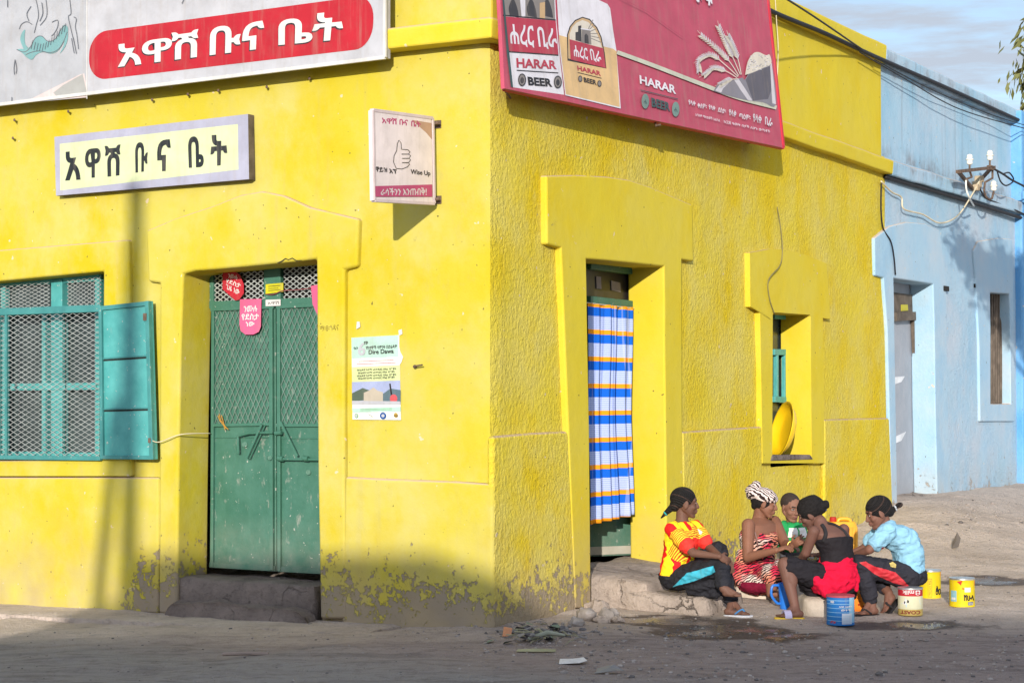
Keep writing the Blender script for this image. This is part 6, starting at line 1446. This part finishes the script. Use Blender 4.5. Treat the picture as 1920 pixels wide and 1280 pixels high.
# ---- woman in head wrap and tiger print dress
def woman_wrap():
    sk = skin_mat('skin_brown_b', (0.226, 0.101, 0.063, 1)); mb = MB()
    pel = P_(1416, 1078, 15.9); neck = P_(1424, 968, 15.86); sR = P_(1403, 984, 15.68); sL = P_(1452, 978, 15.98)
    h = Frame(P_(1434, 943, 15.84), (.96, -.16, -.26), (.22, 0, 1), 1.08)
    sv, fr, secs = torso_secs(pel, neck, sR, sL, .135, .17, chest=1.1); mb.loft(secs); head(mb, h, neck, .045)
    eR = P_(1402, 1044, 15.58); wR = P_(1456, 1031, 15.40); eL = P_(1473, 1020, 15.72); wL = P_(1487, 1022, 15.48)
    mb.rcone(sR, eR, .056, .043); mb.rcone(eR, wR, .043, .025); mb.rcone(sL, eL, .055, .042); mb.rcone(eL, wL, .04, .025)
    hand(mb, wR, P_(1478, 1024, 15.38) - wR, V((0, -.3, 1)), V((.1, 1, .2)), 1.0, .5); hand(mb, wL, P_(1498, 1014, 15.4) - wL, V((.3, -1, .4)), V((-.5, 0, 1)), 1.0, .6)
    hR = pel + V((.05, -.11, -.01)); hL = pel + V((.06, .10, -.01))
    kR = P_(1449, 1078, 15.52); aR = P_(1446, 1112, 15.50); kL = P_(1474, 1066, 15.72); aL = P_(1478, 1112, 15.6)
    limb(mb, hR, kR, aR, .095, .066, .055, .04); limb(mb, hL, kL, aL, .095, .066, .055, .04)
    foot(mb, aR, P_(1444, 1119, 15.52), P_(1482, 1120, 15.42), 1); foot(mb, aL, P_(1476, 1118, 15.62), P_(1510, 1119, 15.55), 1)
    t = person('person', 'woman in zebra head wrap and red animal-print dress seated working with her hands', V((pel.x, pel.y, ground_z(pel.x, pel.y))), sk, mb, [(h, face_marks(h))])
    mb = MB(); _, _, s2 = torso_secs(pel, neck, sR, sL, .135, .17, .016, chest=1.1); mb.loft(s2[:5] + [(s2[4][0].lerp(s2[5][0], .75), s2[4][1] * .86, s2[4][2] * .97)])
    mb.ell(pel + V((.02, -.02, -.05)), (V((.20, 0, 0)), V((0, .21, 0)), V((0, 0, .11)))); mb.rcone(hR + V((0, 0, .0)), kR, .125, .085); mb.rcone(hL, kL, .12, .085)
    mb.rcone(P_(1396, 1088, 15.75), P_(1446, 1090, 15.55), .06, .05); mb.rcone(P_(1392, 1040, 15.78), P_(1390, 1080, 15.78), .05, .08)
    def pat(nt, co, c):
        w = N(nt, 'ShaderNodeTexWave', wave_type='BANDS', bands_direction='Z', i_Scale=15.0, i_Distortion=5.5, i_Detail=2.0); w.inputs['Detail Scale'].default_value = 1.4
        nt.links.new(scaled(nt, co, (1, 1, 1), (.5, .3, .2)), w.inputs['Vector'])
        body_ = mixc(nt, ramp(nt, nois(nt, co, 5.5, 2.0), .42, .56), lin(206, 44, 76, .95), lin(226, 150, 122, .95))
        ed = mixc(nt, ramp(nt, nois(nt, scaled(nt, co, (1, 1, 1), (0, 0, 0), (3, 3, 3)), 4.5, 2.0), .50, .60), body_, lin(232, 214, 204, .95))
        return mixc(nt, ramp(nt, w.outputs['Fac'], .36, .46), (.016, .012, .014, 1), ed)
    dr_ = wear('dress', mb, cloth('tiger_print', (.5, .2, .2, 1), .85, .010, pat), t, .0075, 3, .008)
    mb = MB(); mb.tube(curve([P_(1421, 1024, 15.68), P_(1417, 1003, 15.66), P_(1412, 989, 15.74), P_(1408, 987, 15.86)], 5), .007, 6); mb.tube(curve([P_(1441, 1016, 15.72), P_(1448, 1000, 15.78), P_(1450, 988, 15.9)], 5), .007, 6); mb.build('dress_strap', ink('strap_taupe', 150, 110, 104), dr_, smooth=True)
    mb = MB(); mb.ell(P_(1415, 1098, 15.75), (V((.13, 0, 0)), V((0, .16, 0)), V((0, 0, .07)))); mb.rcone(P_(1400, 1098, 15.7), P_(1440, 1100, 15.55), .05, .045); wear('underskirt', mb, cloth('maroon_cloth', lin(120, 22, 50), .85, .01), t, .008, 4, .005)
    # hair under the wrap, wrap and bun
    mb = MB(); mb.ell(h.p(-.024, 0, .018), h.ax(.094, .080, .082), 20, 14); mb.ell(h.p(-.07, 0, -.03), h.ax(.03, .05, .04)); wear('hair', mb, M_HAIR, t, .005, 2)
    mb = MB(); mb.ell(h.p(-.022, 0, .050), h.ax(.112, .090, .068), 20, 14); mb.ell(h.p(-.11, 0, .062), h.ax(.060, .075, .068)); mb.rcone(h.p(.045, -.07, .050), h.p(-.12, -.06, .055), .022, .03); mb.rcone(h.p(.045, .07, .050), h.p(-.12, .06, .055), .022, .03); mb.ell(h.p(-.10, .0, .12), h.ax(.04, .05, .03))
    def pat2(nt, co, c):
        w = N(nt, 'ShaderNodeTexWave', wave_type='BANDS', bands_direction='DIAGONAL', i_Scale=16.0, i_Distortion=7.0, i_Detail=2.0); nt.links.new(co, w.inputs['Vector']); return mixc(nt, ramp(nt, w.outputs['Fac'], .38, .5), (.03, .018, .018, 1), lin(226, 208, 202, .95))
    wear('head_wrap', mb, cloth('zebra_wrap', (.6, .5, .5, 1), .85, .008, pat2), t, .006, 2, .004)
    mb = MB(); a = wL.lerp(eL, .22); d = (eL - wL).normalized(); x = d.orthogonal().normalized(); y = d.cross(x)
    mb.tube([a + (x * math.cos(q * .5236) + y * math.sin(q * .5236)) * .032 for q in range(13)], .006, 6, cap=False); mb.build('bracelet', plain('gold', (.75, .52, .12, 1), .3, .1, metal=.9), t, smooth=True)
    return t
# ---- toddler in green and white top
def toddler():
    sk = skin_mat('skin_brown_c', (.235, .115, .078, 1)); mb = MB()
    pel = P_(1487, 1030, 16.1); neck = P_(1485, 978, 16.08); sR = P_(1468, 987, 16.02); sL = P_(1502, 987, 16.10)
    h = Frame(P_(1483, 951, 16.05), (.42, -.84, -.30), (.1, -.25, 1), 1.05)
    sv, fr, secs = torso_secs(pel, neck, sR, sL, .085, .092); mb.loft(secs); head(mb, h, neck, .034)
    eR = P_(1463, 1020, 15.95); wR = P_(1482, 1024, 15.82); eL = P_(1508, 1018, 16.0); wL = P_(1501, 1014, 15.85)
    mb.rcone(sR, eR, .032, .027); mb.rcone(eR, wR, .027, .019); mb.rcone(sL, eL, .032, .027); mb.rcone(eL, wL, .027, .019)
    hand(mb, wR, V((.8, -.3, -.2)), V((0, -.5, 1)), V((0, 1, 0)), .62, .5); hand(mb, wL, V((-.7, -.6, .2)), V((0, -.5, 1)), V((0, 1, 0)), .62, .5)
    g = ground_z(pel.x, pel.y)
    for s_ in (-.05, .05):
        hp = pel + V((s_, 0, -.02)); kn = V((hp.x, hp.y - .03, g + .21)); an = V((hp.x, hp.y, g + .06)); limb(mb, hp, kn, an, .055, .042, .036, .028); foot(mb, an, V((an.x, an.y + .03, g + .005)), V((an.x, an.y - .11, g + .005)), .62)
    t = person('person', 'toddler with shaved head in green and white top standing between the women', V((pel.x, pel.y, g)), sk, mb, [(h, face_marks(h))])
    mb = MB(); _, _, s2 = torso_secs(pel, neck, sR, sL, .085, .092, .020); mb.loft(s2[:-1] + [(s2[-1][0], s2[-1][1] * .8, s2[-1][2] * .8)]); mb.rcone(sR, sR.lerp(eR, .95), .048, .042); mb.rcone(sL, sL.lerp(eL, .95), .048, .042); mb.rcone(P_(1470, 982, 16.12), P_(1500, 984, 16.14), .03, .03)
    zz = (sR.z + sL.z) / 2
    def pat(nt, co, c):
        z = sepz(nt, co); bnd = mth(nt, 'MULTIPLY', mth(nt, 'GREATER_THAN', z, zz - .085), mth(nt, 'LESS_THAN', z, zz - .005)); sx = mth(nt, 'ABSOLUTE', dotv(nt, co, sv, -sv.dot(neck)))
        bnd = mth(nt, 'MULTIPLY', bnd, mth(nt, 'MULTIPLY', mth(nt, 'LESS_THAN', sx, .082), mth(nt, 'GREATER_THAN', sx, .008))); return mixc(nt, bnd, c, lin(226, 220, 214, .95))
    wear('hooded_top', mb, cloth('green_fleece', lin(42, 150, 84), .9, .008, pat), t, .006, 3, .004)
    mb = MB()
    for s_ in (-.05, .05): hp = pel + V((s_, 0, -.02)); mb.rcone(hp, V((hp.x, hp.y - .02, g + .12)), .068, .05)
    mb.ell(pel, (V((.10, 0, 0)), V((0, .085, 0)), V((0, 0, .07)))); wear('trousers', mb, cloth('grey_toddler_trousers', (.12, .12, .14, 1)), t, .008, 3, .003)
    mb = MB(); mb.ell(h.p(-.020, 0, .033), h.ax(.092, .0755, .082), 20, 14); wear('hair', mb, plain('cropped_hair', (.035, .024, .02, 1), .85, .2, 60.0), t, .005, 1)
    return t
# ---- girl seen from behind in black top, red cloth tied round the hips
def girl_back():
    sk = skin_mat('skin_brown_d', (0.152, 0.073, 0.054, 1)); mb = MB()
    pel = P_(1571, 1084, 14.62); neck = P_(1538, 978, 14.62); sL = P_(1526, 996, 14.50); sR = P_(1582, 992, 14.74)
    h = Frame(P_(1519, 961, 14.68), (-.80, .28, -.50), (-.42, -.05, .9), 1.08)
    sv, fr, secs = torso_secs(pel, neck, sL, sR, .120, .135, lean=V((.02, -.02, .03))); mb.loft(secs); head(mb, h, neck, .041)
    eL = P_(1511, 1036, 14.56); wL = P_(1492, 1062, 14.78); eR = P_(1580, 1038, 14.95); wR = P_(1535, 1040, 15.15)
    mb.rcone(sL, eL, .045, .036); mb.rcone(eL, wL, .036, .023); mb.rcone(sR, eR, .045, .036); mb.rcone(eR, wR, .036, .023)
    hand(mb, wL, V((-.5, .8, -.2)), V((-.4, 0, 1)), V((1, .3, 0)), .95, .4); hand(mb, wR, V((-.9, .3, 0)), V((0, -.2, 1)), V((0, 1, .2)), .95, .5)
    hL = pel + V((-.05, -.08, -.02)); hR = pel + V((.02, .12, -.02)); kL = P_(1472, 1058, 14.52); aL = P_(1491, 1139, 14.44); kR = P_(1520, 1082, 15.0); aR = P_(1556, 1136, 14.72)
    limb(mb, hL, kL, aL, .092, .058, .05, .034, V((.02, -.01, 0))); limb(mb, hR, kR, aR, .092, .058, .05, .034)
    fh = P_(1506, 1157, 14.40); ft = P_(1456, 1157, 14.36); foot(mb, aL, fh, ft, .95); gh = P_(1570, 1158, 14.58); gt = P_(1528, 1149, 14.72); foot(mb, aR, gh, gt, .95)
    t = person('person', 'girl seen from behind in black sleeveless top with red cloth round her hips', V((pel.x, pel.y, ground_z(pel.x, pel.y))), sk, mb, [(h, face_marks(h))])
    mb = MB(); _, _, s2 = torso_secs(pel, neck, sL, sR, .120, .135, .014, lean=V((.02, -.02, .03))); mb.loft(s2[1:5] + [(s2[4][0].lerp(s2[5][0], .35), s2[4][1] * .97, s2[4][2])])
    top = wear('sleeveless_top', mb, cloth('black_knit', (.020, .017, .020, 1), .8, .008), t, .0065, 3, .002)
    from mathutils.bvhtree import BVHTree
    body = [c for c in t.children if c.name.startswith('body')][0]; bv = BVHTree.FromPolygons([v.co for v in body.data.vertices], [p.vertices for p in body.data.polygons])
    def strap(pts, r):
        mb = MB(); q = []
        for x, y in pts:
            rr = ray(x, y).normalized(); hit = bv.ray_cast(EYEV, rr)
            if hit[0] is not None: q.append(hit[0] + hit[1] * .004)
        if len(q) > 1: mb.tube(curve(q, 4), r, 8)
        return mb
    strap([(1544, 1014), (1548, 1002), (1546, 992), (1541, 984)], .016).build('top_strap', M_BLKC, top, smooth=True); strap([(1591, 1012), (1585, 1000), (1576, 991), (1564, 984), (1552, 981)], .012).build('top_strap', M_BLKC, top, smooth=True)
    # dark skirt over the thighs
    mb = MB(); mb.ell(pel + V((0, 0, -.03)), (V((.165, 0, 0)), V((0, .17, 0)), V((0, 0, .115)))); mb.rcone(hL, hL.lerp(kL, .86), .115, .080); mb.rcone(hR, kR, .115, .08); mb.rcone(P_(1498, 1072, 14.6), P_(1535, 1112, 14.72), .06, .08); mb.rcone(P_(1512, 1100, 14.75), P_(1555, 1124, 14.66), .055, .05); mb.rcone(P_(1590, 1092, 14.66), P_(1600, 1118, 14.70), .055, .03)
    wear('skirt', mb, cloth('black_skirt_cloth', (.018, .016, .020, 1), .85, .012), t, .0075, 3, .008)
    mb = MB(); c0 = P_(1567, 1048, 14.60); mb.loft([(P_(1569, 1042, 14.62), V((.118, .01, 0)), V((0, .125, 0))), (P_(1568, 1056, 14.6), V((.135, 0, 0)), V((0, .15, 0))), (P_(1564, 1076, 14.58), V((.175, 0, .0)), V((0, .17, 0))), (P_(1560, 1094, 14.56), V((.185, 0, 0)), V((0, .16, 0))), (P_(1557, 1112, 14.54), V((.12, 0, 0)), V((0, .11, 0)))], 28)
    mb.rcone(P_(1530, 1082, 14.48), P_(1548, 1112, 14.44), .05, .03); mb.rcone(P_(1596, 1062, 14.55), P_(1606, 1098, 14.5), .045, .016); mb.rcone(P_(1604, 1080, 14.52), P_(1607, 1108, 14.5), .03, .010)
    wear('hip_cloth', mb, cloth('red_cloth', lin(224, 22, 62, .85), .85, .012), t, .007, 4, .008)
    mb = MB(); mb.ell(h.p(-.022, 0, .030), h.ax(.102, .084, .092), 20, 14); mb.ell(h.p(-.085, 0, .0), h.ax(.042, .055, .05)); mb.ell(h.p(-.125, -.01, -.005), h.ax(.030, .036, .030)); wear('hair', mb, M_HAIR, t, .0055, 2, .003)
    mb = MB(); q = h.p(-.105, -.01, -.002); mb.tube([q + (h.l * math.cos(i * .5236) + h.u * math.sin(i * .5236)) * .040 for i in range(13)], .010, 7, cap=False); mb.build('hair_tie', ink('navy_tie', 50, 70, 130), t, smooth=True)
    Y_ = ink('yellow_sole', 236, 196, 60); S_ = ink('lilac_strap', 196, 190, 226)
    flipflop(t, fh, ft, Y_, S_, True); flipflop(t, gh, gt, Y_, S_, True)
    return t
M_BLKC = plain('black_strap_cloth', (.02, .018, .02, 1), .85)
# ---- girl in pale blue shirt, sitting on the upturned tin
def girl_blue():
    sk = skin_mat('skin_brown_e', (0.183, 0.085, 0.059, 1)); mb = MB()
    pel = P_(1704, 1074, 14.86); neck = P_(1658, 980, 14.86); sL = P_(1665, 996, 14.70); sR = P_(1656, 992, 15.02)
    h = Frame(P_(1646, 961, 14.86), (-.92, -.06, -.40), (-.34, 0, 1), 1.08)
    sv, fr, secs = torso_secs(pel, neck, sL, sR, .118, .13, lean=V((.07, 0, .05))); mb.loft(secs); head(mb, h, neck, .042)
    eL = P_(1630, 1030, 14.66); wL = P_(1598, 1042, 14.82); eR = P_(1620, 1028, 15.06); wR = P_(1590, 1040, 15.0)
    mb.rcone(sL, eL, .045, .036); mb.rcone(eL, wL, .036, .023); mb.rcone(sR, eR, .045, .036); mb.rcone(eR, wR, .036, .023)
    hand(mb, wL, V((-.9, .3, -.2)), V((0, -.3, 1)), V((0, 1, .2)), .95, .5); hand(mb, wR, V((-.9, -.2, -.1)), V((0, -.3, 1)), V((0, -1, .2)), .95, .5)
    hL = pel + V((-.04, -.10, -.02)); hR = pel + V((-.04, .10, -.02)); kL = P_(1612, 1056, 14.68); aL = P_(1635, 1128, 14.66); kR = P_(1634, 1068, 15.04); aR = P_(1667, 1112, 14.80)
    limb(mb, hL, kL, aL, .088, .058, .05, .034, V((.02, 0, 0))); limb(mb, hR, kR, aR, .088, .058, .05, .034)
    fh = P_(1646, 1151, 14.64); ft = P_(1606, 1153, 14.56); foot(mb, aL, fh, ft, .95); gh = P_(1680, 1120, 14.80); gt = P_(1656, 1152, 14.70); foot(mb, aR, gh, gt, .95, V((-.75, -.2, .6)))
    t = person('person', 'girl in pale blue shirt with short ponytail sitting on an upturned tin', V((pel.x, pel.y, ground_z(pel.x, pel.y))), sk, mb, [(h, face_marks(h))])
    mb = MB(); _, _, s2 = torso_secs(pel, neck, sL, sR, .118, .13, .024, lean=V((.07, 0, .05))); mb.loft(s2[:-1] + [(s2[-1][0], s2[-1][1] * .8, s2[-1][2] * .8)]); mb.rcone(sL, sL.lerp(eL, .62), .068, .066); mb.rcone(sR, sR.lerp(eR, .62), .066, .064)
    mb.ell(P_(1705, 1066, 14.84), (V((.115, 0, 0)), V((0, .155, 0)), V((0, 0, .075)))); mb.rcone(P_(1705, 1040, 14.8), P_(1718, 1074, 14.8), .06, .045)
    sh = wear('tee_shirt', mb, cloth('pale_blue_jersey', lin(150, 200, 226, .85), .8, .012), t, .007, 3, .008)
    from mathutils.bvhtree import BVHTree
    mk = lambda o: BVHTree.FromPolygons([v.co for v in o.data.vertices], [p.vertices for p in o.data.polygons])
    bv = mk(sh); decal(sh, bv, [(1654, 1024), (1664, 1030), (1668, 1040), (1658, 1044), (1652, 1030)], [ink('shirt_red_print', 206, 40, 52)], 'shirt_print', 10); decal(sh, bv, [(1659, 1044), (1668, 1041), (1672, 1049), (1664, 1052)], [ink('shirt_navy_print', 36, 56, 110)], 'shirt_print', 10)
    mb = MB(); mb.ell(pel + V((0, 0, -.015)), (V((.145, 0, 0)), V((0, .165, 0)), V((0, 0, .10)))); mb.rcone(hL, kL, .105, .074); mb.rcone(kL, kL.lerp(aL, .88), .074, .058); mb.rcone(hR, kR, .105, .072); mb.rcone(kR, kR.lerp(aR, .72), .070, .056); mb.rcone(P_(1620, 1062, 14.72), P_(1628, 1100, 14.72), .07, .06)
    tr = wear('trousers', mb, cloth('dark_track_trousers', (.026, .025, .033, 1), .75, .012), t, .0075, 3, .008)
    bv = mk(tr); decal(tr, bv, [(1611, 1054), (1622, 1052), (1640, 1061), (1680, 1073), (1706, 1099), (1676, 1092), (1640, 1076)], [ink('red_stripe', 214, 50, 62)], 'stripe', 26); decal(tr, bv, [(1667, 1055), (1674, 1053), (1680, 1058), (1679, 1064), (1670, 1062)], [ink('badge_gold', 216, 190, 110)], 'badge', 8)
    mb = MB(); mb.ell(h.p(-.022, 0, .032), h.ax(.100, .082, .090), 20, 14); mb.ell(h.p(-.08, 0, -.015), h.ax(.04, .055, .05)); mb.rcone(h.p(-.112, 0, -.03), h.p(-.130, .0, -.02), .020, .020); mb.ell(h.p(-.165, 0, -.012), (h.f * .034, h.l * .024, h.u * .022)); wear('hair', mb, hair_rows('braided_hair', h), t, .005, 2)
    mb = MB(); q = h.p(-.132, 0, -.02); mb.tube([q + (h.l * math.cos(i * .5236) + h.u * math.sin(i * .5236)) * .019 for i in range(13)], .007, 7, cap=False); mb.build('hair_tie', ink('white_tie', 214, 220, 226), t, smooth=True)
    mb = MB(); d = (gt - gh); mb.bar(gh + V((.02, 0, -.01)), gt + V((.02, 0, -.012)), .04, .009, V((.75, .2, -.6))); mb.tube(curve([gh.lerp(gt, .45) + V((.03, .03, 0)), gh.lerp(gt, .5) + V((-.035, -.03, .03)), gh.lerp(gt, .55) + V((.02, -.05, 0))], 5), .008, 6); mb.build('sandal', M_BLKC, t)
    flipflop(t, fh, ft, M_BLKC, M_BLKC)
    return t
girl_striped(); woman_wrap(); toddler(); girl_back(); girl_blue()
